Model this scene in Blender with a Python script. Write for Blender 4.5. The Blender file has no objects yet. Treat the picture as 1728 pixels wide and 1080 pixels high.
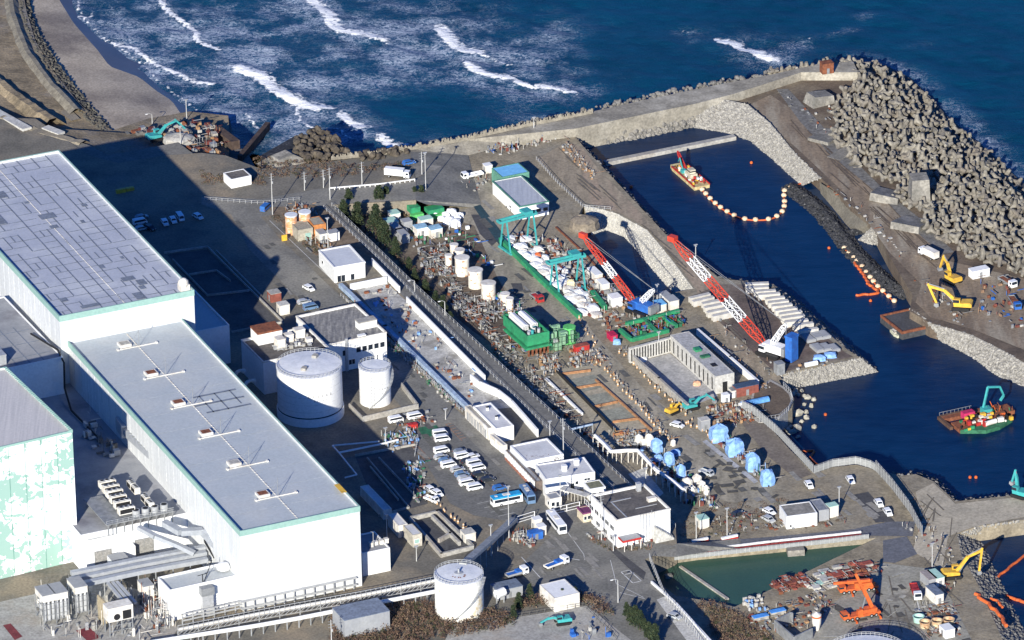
import bpy, math, random
import numpy as np
from mathutils import Vector, Matrix, noise
from mathutils.geometry import tessellate_polygon
SC = bpy.context.scene; COL = SC.collection
random.seed(7)
# ---------- camera, sky, sun, exposure ----------
F, CX, CY, PITCH, CAMZ, ROLL = 12000.0, 864.0, 540.0, math.radians(25), 948.0, 0.020
cd = bpy.data.cameras.new("camera"); cam = bpy.data.objects.new("camera", cd); COL.objects.link(cam)
cam.location = (0, 0, CAMZ); cam.rotation_euler = (Matrix.Rotation(math.pi/2-PITCH, 3, 'X') @ Matrix.Rotation(-ROLL, 3, 'Z')).to_euler()
cd.sensor_width = 36; cd.lens = 36*F/1728; cd.clip_start = 5; cd.clip_end = 30000
SC.camera = cam
SUN_EL, SHX, SHY = math.radians(20.4), 0.25, 0.968        # shadows fall towards (SHX, SHY)
wd = bpy.data.worlds.new("World"); SC.world = wd; wd.use_nodes = True
nt = wd.node_tree; bg = nt.nodes["Background"]; sky = nt.nodes.new("ShaderNodeTexSky")
sky.sky_type = 'NISHITA'; sky.sun_disc = False; sky.sun_elevation = SUN_EL
sky.sun_rotation = math.atan2(-SHX, -SHY); sky.ozone_density = 8.0; sky.air_density = 1.0; sky.dust_density = 0.3
tn = nt.nodes.new("ShaderNodeMix"); tn.data_type = 'RGBA'; tn.blend_type = 'MULTIPLY'; tn.inputs[0].default_value = 1
nt.links.new(sky.outputs[0], tn.inputs[6]); tn.inputs[7].default_value = (.5, 1.05, 1.75, 1)      # a deep winter blue
nt.links.new(tn.outputs[2], bg.inputs[0]); bg.inputs[1].default_value = 0.05
sd = bpy.data.lights.new("sun", 'SUN'); so = bpy.data.objects.new("sun", sd); COL.objects.link(so)
sd.energy = 5.0; sd.angle = math.radians(0.5); sd.color = (1.0, 0.95, 0.83)
sv = Vector((SHX, SHY, -math.tan(SUN_EL)*math.hypot(SHX, SHY))).normalized()
so.rotation_euler = sv.to_track_quat('-Z', 'Y').to_euler(); so.location = (0, 900, 300)
SC.view_settings.view_transform = 'Standard'; SC.view_settings.look = 'None'
SC.view_settings.exposure = 0.66; SC.view_settings.gamma = 1
SC.view_settings.use_curve_mapping = False

# ---------- helpers ----------
cP, sP = math.cos(PITCH), math.sin(PITCH)
def W(u, v, z=0.0):                       # a point of the site at height z, surveyed from the photograph
    a, b = (u-CX)/F, (CY-v)/F; a, b = a*math.cos(ROLL)+b*math.sin(ROLL), b*math.cos(ROLL)-a*math.sin(ROLL)
    dx, dy, dz = a, cP+b*sP, -sP+b*cP
    t = (z-CAMZ)/dz
    return Vector((a*t, dy*t, z))
def PPM(v, z=5.0):                        # pixels of the photo per metre at that place
    p = W(CX, v, z); return F/(p.y*cP+(CAMZ-z)*sP)
def rnd(a, b): return random.uniform(a, b)

MATS = {}
def mat(key, c1, c2=None, sc=0.3, rough=0.85, metal=0.0, bump=0.0, bsc=None, det=6, c3=None, sc3=0.05, spec=0.3, lo=0.35, hi=0.65, stretch=None, rot=0, emit=None, lo3=.5, hi3=.65, grain=None, gsc=1.3):
    if grain is None: grain = .22 if (rough >= .85) else .07
    if key in MATS: return MATS[key]
    m = bpy.data.materials.new(key); m.use_nodes = True; MATS[key] = m
    n = m.node_tree.nodes; l = m.node_tree.links; b = n["Principled BSDF"]
    b.inputs["Roughness"].default_value = rough; b.inputs["Metallic"].default_value = metal
    b.inputs["Specular IOR Level"].default_value = spec
    c2 = c2 or tuple(x*0.72 for x in c1)
    g = n.new("ShaderNodeNewGeometry"); src = g.outputs["Position"]
    if stretch:
        mp = n.new("ShaderNodeMapping"); mp.inputs["Rotation"].default_value = (0, 0, rot); mp.inputs["Scale"].default_value = stretch
        l.new(src, mp.inputs[0]); src = mp.outputs[0]
    def nz(s, d):
        x = n.new("ShaderNodeTexNoise"); x.inputs["Scale"].default_value = s; x.inputs["Detail"].default_value = d
        x.inputs["Roughness"].default_value = 0.62; l.new(src, x.inputs["Vector"]); return x
    def ramp(fac, a, b_):
        r = n.new("ShaderNodeMapRange"); r.inputs[1].default_value = a; r.inputs[2].default_value = b_; l.new(fac, r.inputs[0]); return r.outputs[0]
    def mix(f, a, b_):
        x = n.new("ShaderNodeMix"); x.data_type = 'RGBA'; l.new(f, x.inputs[0])
        for i, q in ((6, a), (7, b_)):
            if isinstance(q, tuple): x.inputs[i].default_value = (*q, 1)
            else: l.new(q, x.inputs[i])
        return x.outputs[2]
    n1 = nz(sc, det)
    col = mix(ramp(n1.outputs[0], lo, hi), c2, c1)
    if c3: col = mix(ramp(nz(sc3, 5).outputs[0], lo3, hi3), col, c3)
    if grain:
        gx = n.new("ShaderNodeTexNoise"); gx.inputs["Scale"].default_value = gsc; gx.inputs["Detail"].default_value = 3; l.new(g.outputs["Position"], gx.inputs["Vector"])
        gm_ = n.new("ShaderNodeMix"); gm_.data_type = 'RGBA'; gm_.blend_type = 'MULTIPLY'; gm_.inputs[0].default_value = 1; l.new(col, gm_.inputs[6])
        gr_ = n.new("ShaderNodeMapRange"); gr_.inputs[1].default_value = .3; gr_.inputs[2].default_value = .7; gr_.inputs[3].default_value = 1-grain; gr_.inputs[4].default_value = 1+grain; l.new(gx.outputs[0], gr_.inputs[0]); l.new(gr_.outputs[0], gm_.inputs[7]); col = gm_.outputs[2]
    l.new(col, b.inputs["Base Color"])
    if bump:
        bp = n.new("ShaderNodeBump"); bp.inputs["Strength"].default_value = 1.0; bp.inputs["Distance"].default_value = bump
        l.new(nz(bsc or sc*3, 4).outputs[0], bp.inputs["Height"]); l.new(bp.outputs[0], b.inputs["Normal"])
    if emit: b.inputs["Emission Color"].default_value = (*emit, 1); b.inputs["Emission Strength"].default_value = 1
    return m

ICO = None
def ico():
    global ICO
    if ICO is None:
        t = (1+5**.5)/2
        v = [(-1,t,0),(1,t,0),(-1,-t,0),(1,-t,0),(0,-1,t),(0,1,t),(0,-1,-t),(0,1,-t),(t,0,-1),(t,0,1),(-t,0,-1),(-t,0,1)]
        k = math.sqrt(1+t*t); v = [(a/k,b/k,c/k) for a,b,c in v]
        f = [(0,11,5),(0,5,1),(0,1,7),(0,7,10),(0,10,11),(1,5,9),(5,11,4),(11,10,2),(10,7,6),(7,1,8),(3,9,4),(3,4,2),(3,2,6),(3,6,8),(3,8,9),(4,9,5),(2,4,11),(6,2,10),(8,6,7),(9,8,1)]
        ICO = (v, f)
    return ICO

class MB:
    def __init__(s): s.v = []; s.f = []; s.m = []; s.s = []; s.k = 0
    def add(s, vs, fs, smooth=False):
        o = len(s.v); s.v += [tuple(x) for x in vs]
        for f in fs: s.f.append(tuple(i+o for i in f)); s.m.append(s.k); s.s.append(smooth)
        return s
    def mk(s, k): s.k = k; return s
    def box(s, x0, x1, y0, y1, z0, z1):
        s.add([(x0,y0,z0),(x1,y0,z0),(x1,y1,z0),(x0,y1,z0),(x0,y0,z1),(x1,y0,z1),(x1,y1,z1),(x0,y1,z1)],
              [(3,2,1,0),(4,5,6,7),(0,1,5,4),(1,2,6,5),(2,3,7,6),(3,0,4,7)]); return s
    def obox(s, c, d, rz=0, top=1.0, rx=0, ry=0):   # centre of base, size, heading; top = taper
        R = Matrix.Rotation(rz, 3, 'Z') @ Matrix.Rotation(ry, 3, 'Y') @ Matrix.Rotation(rx, 3, 'X')
        a, b, h = d[0]/2, d[1]/2, d[2]
        P = [(-a,-b,0),(a,-b,0),(a,b,0),(-a,b,0),(-a*top,-b*top,h),(a*top,-b*top,h),(a*top,b*top,h),(-a*top,b*top,h)]
        s.add([Vector(c)+R@Vector(p) for p in P], [(3,2,1,0),(4,5,6,7),(0,1,5,4),(1,2,6,5),(2,3,7,6),(3,0,4,7)]); return s
    def beam(s, p, q, w, h=None):             # square bar between two points
        p, q = Vector(p), Vector(q); h = h or w; d = (q-p)
        if d.length < 1e-6: return s
        d.normalize(); up = Vector((0,0,1)) if abs(d.z) < .95 else Vector((1,0,0))
        a = d.cross(up).normalized()*w/2; b = a.cross(d).normalized()*h/2
        s.add([p-a-b,p+a-b,p+a+b,p-a+b,q-a-b,q+a-b,q+a+b,q-a+b],[(0,1,2,3),(7,6,5,4),(0,4,5,1),(1,5,6,2),(2,6,7,3),(3,7,4,0)]); return s
    def cyl(s, p, q, r0, r1=None, n=10, cap=True, smooth=True):
        p, q = Vector(p), Vector(q); r1 = r0 if r1 is None else r1; d = (q-p)
        if d.length < 1e-6: return s
        d.normalize(); up = Vector((0,0,1)) if abs(d.z) < .95 else Vector((1,0,0))
        a = d.cross(up).normalized(); b = d.cross(a).normalized()
        R = [a*math.cos(2*math.pi*i/n)+b*math.sin(2*math.pi*i/n) for i in range(n)]
        s.add([p+x*r0 for x in R]+[q+x*r1 for x in R], [(i+n,(i+1)%n+n,(i+1)%n,i) for i in range(n)], smooth)
        if cap:
            s.add([p+x*r0 for x in R], [tuple(range(n))]); s.add([q+x*r1 for x in R], [tuple(range(n-1,-1,-1))])
        return s
    def tube(s, pts, r, n=6):
        for a, b in zip(pts[:-1], pts[1:]): s.cyl(a, b, r, r, n)
        return s
    def lathe(s, prof, c=(0,0,0), n=24, smooth=True):   # profile of (radius, z)
        c = Vector(c)
        for (r0,z0),(r1,z1) in zip(prof[:-1], prof[1:]):
            ring = [(math.cos(2*math.pi*i/n), math.sin(2*math.pi*i/n)) for i in range(n)]
            s.add([c+Vector((r0*x,r0*y,z0)) for x,y in ring]+[c+Vector((r1*x,r1*y,z1)) for x,y in ring],
                  [(i,(i+1)%n,(i+1)%n+n,i+n) for i in range(n)], smooth)
        return s
    def prism(s, pts, z0, z1, walls=True, cap=True):
        n = len(pts); A = sum(pts[i][0]*pts[(i+1)%n][1]-pts[(i+1)%n][0]*pts[i][1] for i in range(n))
        if A < 0: pts = pts[::-1]
        if walls: s.add([(p[0],p[1],z0) for p in pts]+[(p[0],p[1],z1) for p in pts], [(i,(i+1)%n,(i+1)%n+n,i+n) for i in range(n)])
        if cap: s.sheet([(p[0],p[1],z1) for p in pts])
        return s
    def sheet(s, pts, holes=()):
        loops = [[Vector(p) for p in pts]]+[[Vector(p) for p in h] for h in holes]
        flat = [[Vector((p.x,p.y,0)) for p in l] for l in loops]
        allv = [p for l in loops for p in l]
        T = []
        for t in tessellate_polygon(flat):
            a,b,c = (allv[i] for i in t)
            T.append(tuple(t) if (b-a).cross(c-a).z > 0 else (t[0],t[2],t[1]))
        s.add(allv, T); return s
    def rock(s, c, r, sq=0.75):
        V, Fc = ico(); c = Vector(c); R = Matrix.Rotation(rnd(0,6.3),3,'Z')@Matrix.Rotation(rnd(0,6.3),3,'X')
        sx, sy, sz = rnd(.7,1.2), rnd(.7,1.2), rnd(.55,1)
        s.add([c+R@Vector((x*sx*r*rnd(.8,1.15), y*sy*r*rnd(.8,1.15), z*sz*r*rnd(.8,1.15))) for x,y,z in V], Fc); return s
    def mesh(s, name, mats):
        me = bpy.data.meshes.new(name); me.from_pydata(s.v, [], s.f); me.update()
        for m in (mats if isinstance(mats, (list,tuple)) else [mats]): me.materials.append(m)
        me.polygons.foreach_set('material_index', s.m); me.polygons.foreach_set('use_smooth', s.s); return me
    def build(s, name, mats, parent=None, loc=None, rz=None):
        o = bpy.data.objects.new(name, s.mesh(name, mats)); COL.objects.link(o)
        if parent: o.parent = parent
        if loc is not None: o.location = loc
        if rz is not None: o.rotation_euler = (0,0,rz)
        return o
def tag(o, label=None, cat=None, group=None, kind=None):
    for k, x in (('label',label),('category',cat),('group',group),('kind',kind)):
        if x: o[k] = x
    return o
def thing(name, label, cat, loc=(0,0,0), rz=0, group=None, scale=None):
    o = bpy.data.objects.new(name, None); COL.objects.link(o); o.location = loc; o.rotation_euler = (0,0,rz)
    o.empty_display_size = 0.5
    if scale: o.scale = (scale,)*3 if not isinstance(scale, tuple) else scale
    return tag(o, label, cat, group)
def kids(o): return [c for c in bpy.data.objects if c.parent == o]
def copy_tree(o, loc=None, rz=None, label=None, group=None, parent=None, scale=None, _ch=None):
    if _ch is None:
        _ch = {}
        for c in bpy.data.objects:
            if c.parent: _ch.setdefault(c.parent.name, []).append(c)
    c = o.copy(); COL.objects.link(c)
    if parent: c.parent = parent
    if loc is not None: c.location = loc
    if rz is not None: c.rotation_euler = (0,0,rz)
    if scale: c.scale = (scale,)*3 if not isinstance(scale, tuple) else scale
    if label: c['label'] = label
    if group: c['group'] = group
    for ch in _ch.get(o.name, []): copy_tree(ch, parent=c, _ch=_ch)
    return c
class Proto:                                # the first use moves the built thing itself, later ones copy it
    def __init__(s, f): s.f = f; s.o = None
    def put(s, loc, rz=0, label=None, group=None, scale=None):
        if s.o is None:
            s.o = s.f(); o = s.o; o.location = loc; o.rotation_euler = (0,0,rz)
            if scale: o.scale = (scale,)*3 if not isinstance(scale, tuple) else scale
            elif scale is None: o.scale = (1,1,1)
            if label: o['label'] = label
            if group: o['group'] = group
            return o
        return copy_tree(s.o, loc, rz, label, group, scale=scale or 1.0)
def struct(name, mb, m): return tag(mb.build(name, m), kind='structure')
def ang(p, q): return math.atan2(q[1]-p[1], q[0]-p[0])
def HA(u0, v0, u1, v1, z=5):                # heading on the ground of a direction seen in the photo
    return ang(W(u0,v0,z), W(u1,v1,z))
AXA = HA(300,537,607,855,10); AXB = AXA+math.pi/2   # the plant's two axes
def inpoly(x, y, P):
    r = False; j = len(P)-1
    for i in range(len(P)):
        if (P[i][1] > y) != (P[j][1] > y) and x < (P[j][0]-P[i][0])*(y-P[i][1])/(P[j][1]-P[i][1])+P[i][0]: r = not r
        j = i
    return r
def WP(px, z): return [W(p[0], p[1], p[2] if len(p) > 2 else z) for p in px]
def resample(P, n):
    P = [Vector(p) for p in P]; L = [0]
    for a, b in zip(P[:-1], P[1:]): L.append(L[-1]+(b-a).length)
    out = []; k = 0
    for i in range(n):
        t = L[-1]*i/(n-1)
        while k < len(P)-2 and L[k+1] < t: k += 1
        out.append(P[k].lerp(P[k+1], (t-L[k])/max(L[k+1]-L[k],1e-6)))
    return out
def scatter_px(poly, z, gap):               # jittered points inside a polygon of the ground
    Pw = WP(poly, z if not callable(z) else 5); xs = [p.x for p in Pw]; ys = [p.y for p in Pw]; out = []
    x = min(xs)
    while x < max(xs):
        y = min(ys)
        while y < max(ys):
            a, b = x+rnd(-.5,.5)*gap, y+rnd(-.5,.5)*gap
            if inpoly(a, b, Pw): out.append((a, b))
            y += gap
        x += gap
    return out

# ---------- materials ----------
asph = mat('asphalt', (.2,.195,.178), (.145,.142,.13), .12, .9, bump=.02, c3=(.25,.238,.205), sc3=.03)
asph2 = mat('asphalt_dark', (.085,.085,.09), (.06,.06,.065), .2, .9)
dirt = mat('dirt', (.31,.265,.19), (.18,.155,.115), .18, .95, bump=.12, bsc=1.2, c3=(.24,.215,.17), sc3=.05)
dirt2 = mat('brown_dirt', (.15,.115,.085), (.09,.07,.055), .15, .95, bump=.1, bsc=1.2, c3=(.2,.165,.12), sc3=.04)
scrub = mat('scrub_ground', (.3,.24,.16), (.14,.115,.08), .12, .98, bump=.25, bsc=.9, c3=(.2,.185,.17), sc3=.035, det=9)
conc = mat('concrete', (.4,.39,.36), (.28,.27,.25), .35, .88, bump=.03, c3=(.33,.3,.26), sc3=.1)
conc_l = mat('pale_concrete', (.55,.54,.5), (.42,.41,.38), .3, .85)
conc_d = mat('dark_concrete', (.17,.165,.155), (.1,.1,.1), .4, .9)
rockm = mat('rock', (.26,.245,.22), (.13,.125,.115), .5, .95)
rockw = mat('white_rock', (.36,.345,.31), (.2,.19,.175), .9, .95, bump=.2, bsc=1.5)
rockd = mat('wet_black_rock', (.05,.05,.055), (.015,.017,.02), .9, .75, c3=(.25,.25,.25), sc3=1.1, lo3=.62, hi3=.72)
white = mat('white_paint', (.78,.78,.77), (.72,.725,.72), .15, .5)
whiteo = mat('weathered_white', (.75,.73,.68), (.52,.48,.42), .4, .7)
greyr = mat('grey_roof', (.33,.34,.35), (.27,.28,.3), .2, .7)
mint = mat('mint_paint', (.29,.45,.4), (.25,.4,.36), .2, .55)
black = mat('black', (.02,.02,.022), (.015,.015,.016), 1, .6)
glass = mat('dark_glass', (.02,.03,.045), (.015,.02,.03), 1, .15, spec=.6)
steel = mat('grey_steel', (.32,.33,.34), (.2,.21,.22), .6, .5, metal=.2)
galv = mat('galvanised', (.5,.51,.52), (.38,.39,.4), .6, .45, metal=.3)
rust = mat('rust', (.25,.09,.045), (.13,.05,.03), .8, .85)
redm = mat('red_paint', (.5,.035,.03), (.3,.03,.03), .7, .55)
orange = mat('orange_paint', (.7,.15,.035), (.42,.09,.03), .6, .5)
yellow = mat('yellow_paint', (.75,.46,.05), (.5,.3,.05), .6, .5)
blue = mat('blue_paint', (.03,.15,.5), (.03,.1,.34), .6, .5)
tarp = mat('blue_tarp', (.27,.45,.75), (.16,.31,.6), .9, .6, bump=.15, bsc=1.5)
teal = mat('teal_paint', (.05,.38,.37), (.05,.27,.28), .6, .5)
green = mat('green_paint', (.035,.3,.13), (.03,.18,.09), .5, .55)
green_d = mat('dark_green_net', (.04,.17,.09), (.02,.09,.05), .7, .8)
tyre = mat('tyre', (.02,.02,.02), (.015,.015,.015), 2, .9)
wood = mat('timber', (.42,.26,.14), (.25,.15,.08), .8, .9)
# ---------- land ----------
ZQ, ZP = 5.0, 10.0
POND2 = [(985,345),(1040,360),(1092,388),(1132,436),(1170,487),(1135,494),(1068,500),(1012,436),(985,398),(972,372)]
GPOND = [(1098,972),(1124,944),(1180,936),(1300,925),(1400,915),(1478,908),(1240,1024),(1205,1016),(1140,1005)]
QUAY = [(300,330),(560,300),(720,290),(780,262),(870,248),(968,226),(985,248),(1020,285),(1130,402),(1215,470),(1255,474),(1300,478),
        (1330,502),(1380,548),(1430,590),(1452,604),(1310,634),(1322,655),(1340,672),(1337,690),(1300,714),(1312,738),(1374,799),(1405,788),(1445,784),(1475,792),
        (1520,803),(1545,800),(1575,812),(1612,846),(1690,838),(1800,826),(1850,880),(1735,876),(1650,888),(1615,900),(1622,935),(1650,985),(1690,1075),(1740,1190),
        (1700,1300),(300,1300),(200,700)]
ARM = [(1180,172),(1230,160),(1300,150),(1352,130),(1450,118),(1500,200),(1600,330),(1700,400),(1830,450),(1850,800),(1760,640),(1728,612),(1690,590),
       (1640,565),(1570,545),(1535,525),(1540,498),(1520,465),(1500,430),(1478,388),(1440,350),(1385,300),(1345,262),(1300,208),(1262,176),(1215,166)]
q = MB(); q.sheet(WP(QUAY, ZQ), [WP(POND2, ZQ), WP(GPOND, ZQ)])
for lp in (QUAY, POND2, GPOND):
    w_ = WP(lp, ZQ); n_ = len(w_)
    q.add([p for p in w_]+[(p.x,p.y,-2) for p in w_], [(i,(i+1)%n_,(i+1)%n_+n_,i+n_) for i in range(n_)])
struct('ground', q, dirt)
q = MB(); a_ = WP(ARM, ZQ); q.prism([(p.x,p.y) for p in a_], -2, ZQ); struct('harbour_arm_ground', q, dirt2)
PLAT = [(-300,190),(60,200),(150,262),(200,275),(280,262),(340,258),(380,262),(440,285),(560,272),(640,262),(692,252),(700,300),(702,338),(560,346),(700,482),
        (840,612),(980,742),(1060,817),(1140,888),(1142,918),(1088,944),(1102,985),(1185,1088),(1200,1300),(-300,1300)]
q = MB(); a_ = WP(PLAT, ZP); q.prism([(p.x,p.y) for p in a_], 0, ZP); struct('plateau_ground', q, mat('plateau_asphalt', (.19,.175,.145), (.12,.113,.097), .1, .92, bump=.04, bsc=1, c3=(.26,.215,.155), sc3=.04))
# seawall arm with its concrete parapet face
q = MB(); q.sheet([W(690,252,ZP),W(780,236,8),W(900,209,8),W(1000,188,8),W(1100,166,8),W(1200,145,8),W(1300,126,8),W(1380,108,8),W(1440,104,8),W(1448,122,8),W(1352,122,8),W(1290,142,8),W(1240,158,8),W(1174,175,8),W(1072,196,8),W(971,217,8),W(870,243,5.1),W(790,262,5.1),W(702,300,ZP)])
c_ = [(690,252,ZP),(780,236,8),(900,209,8),(1000,188,8),(1100,166,8),(1200,145,8),(1300,126,8),(1380,108,8),(1440,104,8),(1448,122,8),(1352,122,8),(1290,142,8),(1240,158,8),(1174,175,8),(1072,196,8),(971,217,8),(870,243,5.1)]
w_ = [W(*p) for p in c_]
q.add(w_+[(p.x,p.y,-2) for p in w_], [(i+len(w_),i+1+len(w_),i+1,i) for i in range(len(w_)-1)])
struct('breakwater', q, mat('breakwater_concrete', (.3,.275,.225), (.2,.185,.155), .2, .9, bump=.03, c3=(.38,.355,.3), sc3=.06))
q = MB(); q.sheet([W(692,256,ZP+.05),W(702,338,ZP+.05),W(720,345,9),W(795,350,ZQ+.05),W(812,345,ZQ+.05),W(800,300,ZQ+.05),W(790,262,ZQ+.15)])
struct('ramp', q, asph)
# outcrop ground of the beach corner
q = MB(); q.sheet([W(*p) for p in [(-200,-60,6),(30,-60,6),(45,20,6),(60,70,6),(90,120,6),(130,170,6),(165,205,5),(190,220,5),(250,200,4),(320,188,3.5),(385,195,3.5),(388,235,3.5),(385,270,5),(440,300,8),(300,300,9.7),(150,275,9.7),(60,215,9.7),(-200,210,9.7)]])
w_ = [W(*p) for p in [(30,-60,6),(45,20,6),(60,70,6),(90,120,6),(130,170,6),(165,205,5),(190,220,5),(250,200,4),(320,188,3.5),(385,195,3.5),(388,235,3.5),(385,270,5),(440,300,8)]]
q.add(w_+[(p.x,p.y,-1) for p in w_], [(i+len(w_),i+1+len(w_),i+1,i) for i in range(len(w_)-1)])
struct('coast_ground', q, scrub)

# beach: sand falling to the waterline
sandm = mat('sand', (.47,.4,.31), (.38,.325,.255), .05, .95, bump=.03, c3=(.22,.185,.155), sc3=.022, det=8)
wets = mat('wet_sand', (.085,.085,.1), (.06,.062,.075), .05, .35, spec=.5)
inner = resample([W(*p) for p in [(35,-70,4),(45,15,4),(60,72,4),(95,130,4),(135,180,4),(168,212,4),(190,226,4)]], 40)
mid_ = resample([W(*p) for p in [(90,-70,1.6),(100,0,1.6),(125,40,1.5),(165,85,1.5),(185,112,1.4),(235,130,1.4),(262,152,1.4),(290,170,1.5),(308,196,1.6)]], 40)
shore = resample([W(*p) for p in [(105,-70,.0),(128,5,.0),(132,28,.0),(166,62,.0),(196,82,.0),(238,112,.0),(266,142,.0),(292,162,.0),(326,190,.0),(345,205,0)]], 40)
deep = [p+Vector((6,4,-1.2)) for p in shore]
q = MB(); rows = [inner, mid_, shore, deep]
q.add([p for r in rows for p in r], [(r*40+i, (r+1)*40+i, (r+1)*40+i+1, r*40+i+1) for r in range(3) for i in range(39)], True)
for i in range(len(q.f)):
    if i >= 39: q.m[i] = 1
struct('beach', q, [sandm, wets])
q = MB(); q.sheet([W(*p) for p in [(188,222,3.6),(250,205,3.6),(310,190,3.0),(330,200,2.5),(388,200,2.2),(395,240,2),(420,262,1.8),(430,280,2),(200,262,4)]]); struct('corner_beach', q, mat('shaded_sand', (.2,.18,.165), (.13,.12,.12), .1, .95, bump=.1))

# ---------- water ----------
def water_mat(key, deep_c, light_c, foam, bumpd, rough):
    m = bpy.data.materials.new(key); m.use_nodes = True; n = m.node_tree.nodes; l = m.node_tree.links; b = n["Principled BSDF"]
    g = n.new("ShaderNodeNewGeometry")
    def nz(s, d, dist=0, st=(1,1,1), rg=.6):
        mp = n.new("ShaderNodeMapping"); mp.inputs["Scale"].default_value = st; mp.inputs["Rotation"].default_value = (0,0,.25); l.new(g.outputs["Position"], mp.inputs[0])
        x = n.new("ShaderNodeTexNoise"); x.inputs["Scale"].default_value = s; x.inputs["Detail"].default_value = d; x.inputs["Distortion"].default_value = dist
        x.inputs["Roughness"].default_value = rg; l.new(mp.outputs[0], x.inputs["Vector"]); return x.outputs[0]
    def mr(x, a, b_, c=0., d=1.):
        r = n.new("ShaderNodeMapRange"); l.new(x, r.inputs[0])
        for i, q in ((1,a),(2,b_),(3,c),(4,d)):
            if isinstance(q, float): r.inputs[i].default_value = q
            else: l.new(q, r.inputs[i])
        return r.outputs[0]
    def ma(op, a, b_):
        x = n.new("ShaderNodeMath"); x.operation = op
        for i, q in enumerate((a, b_)):
            if isinstance(q, (int,float)): x.inputs[i].default_value = q
            else: l.new(q, x.inputs[i])
        return x.outputs[0]
    def mix(f, a, b_):
        x = n.new("ShaderNodeMix"); x.data_type = 'RGBA'; l.new(f, x.inputs[0])
        for i, q in ((6, a), (7, b_)):
            if isinstance(q, tuple): x.inputs[i].default_value = (*q, 1)
            else: l.new(q, x.inputs[i])
        return x.outputs[2]
    col = mix(mr(nz(.018, 5), .38, .62), deep_c, light_c)
    rip = nz(.22, 5, 0, (.45,1,1))
    col = mix(mr(rip, .35, .7, 0., .45), col, tuple(x*1.5+.004 for x in light_c))
    b.inputs["Roughness"].default_value = rough; b.inputs["Specular IOR Level"].default_value = .15 if foam else .12
    if foam:
        at = n.new("ShaderNodeAttribute"); at.attribute_name = 'foam'; at2 = n.new("ShaderNodeAttribute"); at2.attribute_name = 'crest'
        fo, cr = at.outputs["Fac"], at2.outputs["Fac"]
        vein = ma('ABSOLUTE', ma('SUBTRACT', nz(.42, 6, 1.0, (.7,1.0,1), .7), .5), 0)      # net-like lines of foam
        vein2 = ma('ABSOLUTE', ma('SUBTRACT', nz(.8, 5, .8, (.7,1,1), .65), .5), 0)
        big = nz(.06, 4)
        w = ma('MULTIPLY', fo, mr(big, .42, .62, .15, 1.0))
        lace = mr(ma('SUBTRACT', ma('MULTIPLY', w, .042), vein), -.002, .014)
        lace2 = mr(ma('SUBTRACT', ma('MULTIPLY', w, .042), vein2), -.002, .016)
        lf = ma('MULTIPLY', ma('MINIMUM', ma('ADD', ma('MULTIPLY', lace, .62), ma('MULTIPLY', lace2, .42)), 1), .8)
        col = mix(ma('MULTIPLY', ma('MINIMUM', w, 1), .16), col, (.05,.13,.32))
        col = mix(lf, col, (.46,.52,.62))
        cw = mr(ma('ADD', cr, ma('MULTIPLY', ma('SUBTRACT', nz(.5, 6), .5), 1.7)), .55, .8)
        col = mix(cw, col, (.95,.95,.93))
        l.new(mr(ma('MAXIMUM', cw, lf), 0., 1., rough, .9), b.inputs["Roughness"])
    l.new(col, b.inputs["Base Color"])
    bp = n.new("ShaderNodeBump"); bp.inputs["Distance"].default_value = bumpd; l.new(ma('ADD', nz(.35, 6, 0, (.5,1,1)), ma('MULTIPLY', nz(1.6, 3), .35)), bp.inputs["Height"]); l.new(bp.outputs[0], b.inputs["Normal"])
    return m
HARB = [(960,232),(971,226),(1072,205),(1180,180),(1260,172),(1320,225),(1400,290),(1480,380),(1540,470),(1560,520),(1660,560),(1800,640),(1900,700),(1900,1200),(1500,1200),(1500,980),(1380,840),(1200,700),(1100,570),(1000,570),(930,420),(930,300)]
hq = MB(); hq.sheet([(p.x,p.y,0) for p in WP(HARB, 0)])
struct('harbour_water', hq, water_mat('harbour_water', (.0012,.013,.048), (.002,.021,.066), False, .12, .3))
gq = MB(); gq.sheet([W(p[0],p[1],3.3) for p in [(1070,985),(1110,925),(1500,890),(1500,930),(1250,1060),(1110,1030)]])
struct('green_pond_water', gq, mat('green_water', (.04,.095,.07), (.034,.08,.06), .04, .35, spec=.15, bump=.03, bsc=1))

xs = np.concatenate([[-9000,-4000,-2000,-1000,-600,-400,-300,-240], np.arange(-200,245,1.3), [260,300,400,600,1000,2000,4000,9000]])
Y0_, Y1_ = W(864,345,0).y, W(864,-45,0).y
ys = np.concatenate([np.arange(Y0_,Y1_,1.3), [Y1_+15,Y1_+60,Y1_+200,Y1_+500,Y1_+1300,Y1_+3500,Y1_+8000,Y1_+20000]])
X, Y = np.meshgrid(xs, ys); nx, ny = len(xs), len(ys)
hw = np.array([(p.x,p.y) for p in WP([(300,330),(420,262),(560,262),(700,250),(1100,170),(1300,130),(1440,125),(1480,220),(1580,330),(1728,440),(1800,480),(2200,900),(2200,1300),(300,1300)], 0)])
def seg_dist(px, bulge=0):
    P = np.array([(p.x,p.y) for p in WP(px, 0)]); D = np.full(X.shape, 1e9); S = np.zeros(X.shape)
    for a, b in zip(P[:-1], P[1:]):
        ab = b-a; t = np.clip(((X-a[0])*ab[0]+(Y-a[1])*ab[1])/(ab@ab), 0, 1)
        dx, dy = X-a[0]-t*ab[0], Y-a[1]-t*ab[1]; d = np.hypot(dx, dy)
        sgn = np.sign(ab[0]*dy-ab[1]*dx); S = np.where(d < D, sgn, S); D = np.minimum(d, D)
    return D, S
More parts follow.
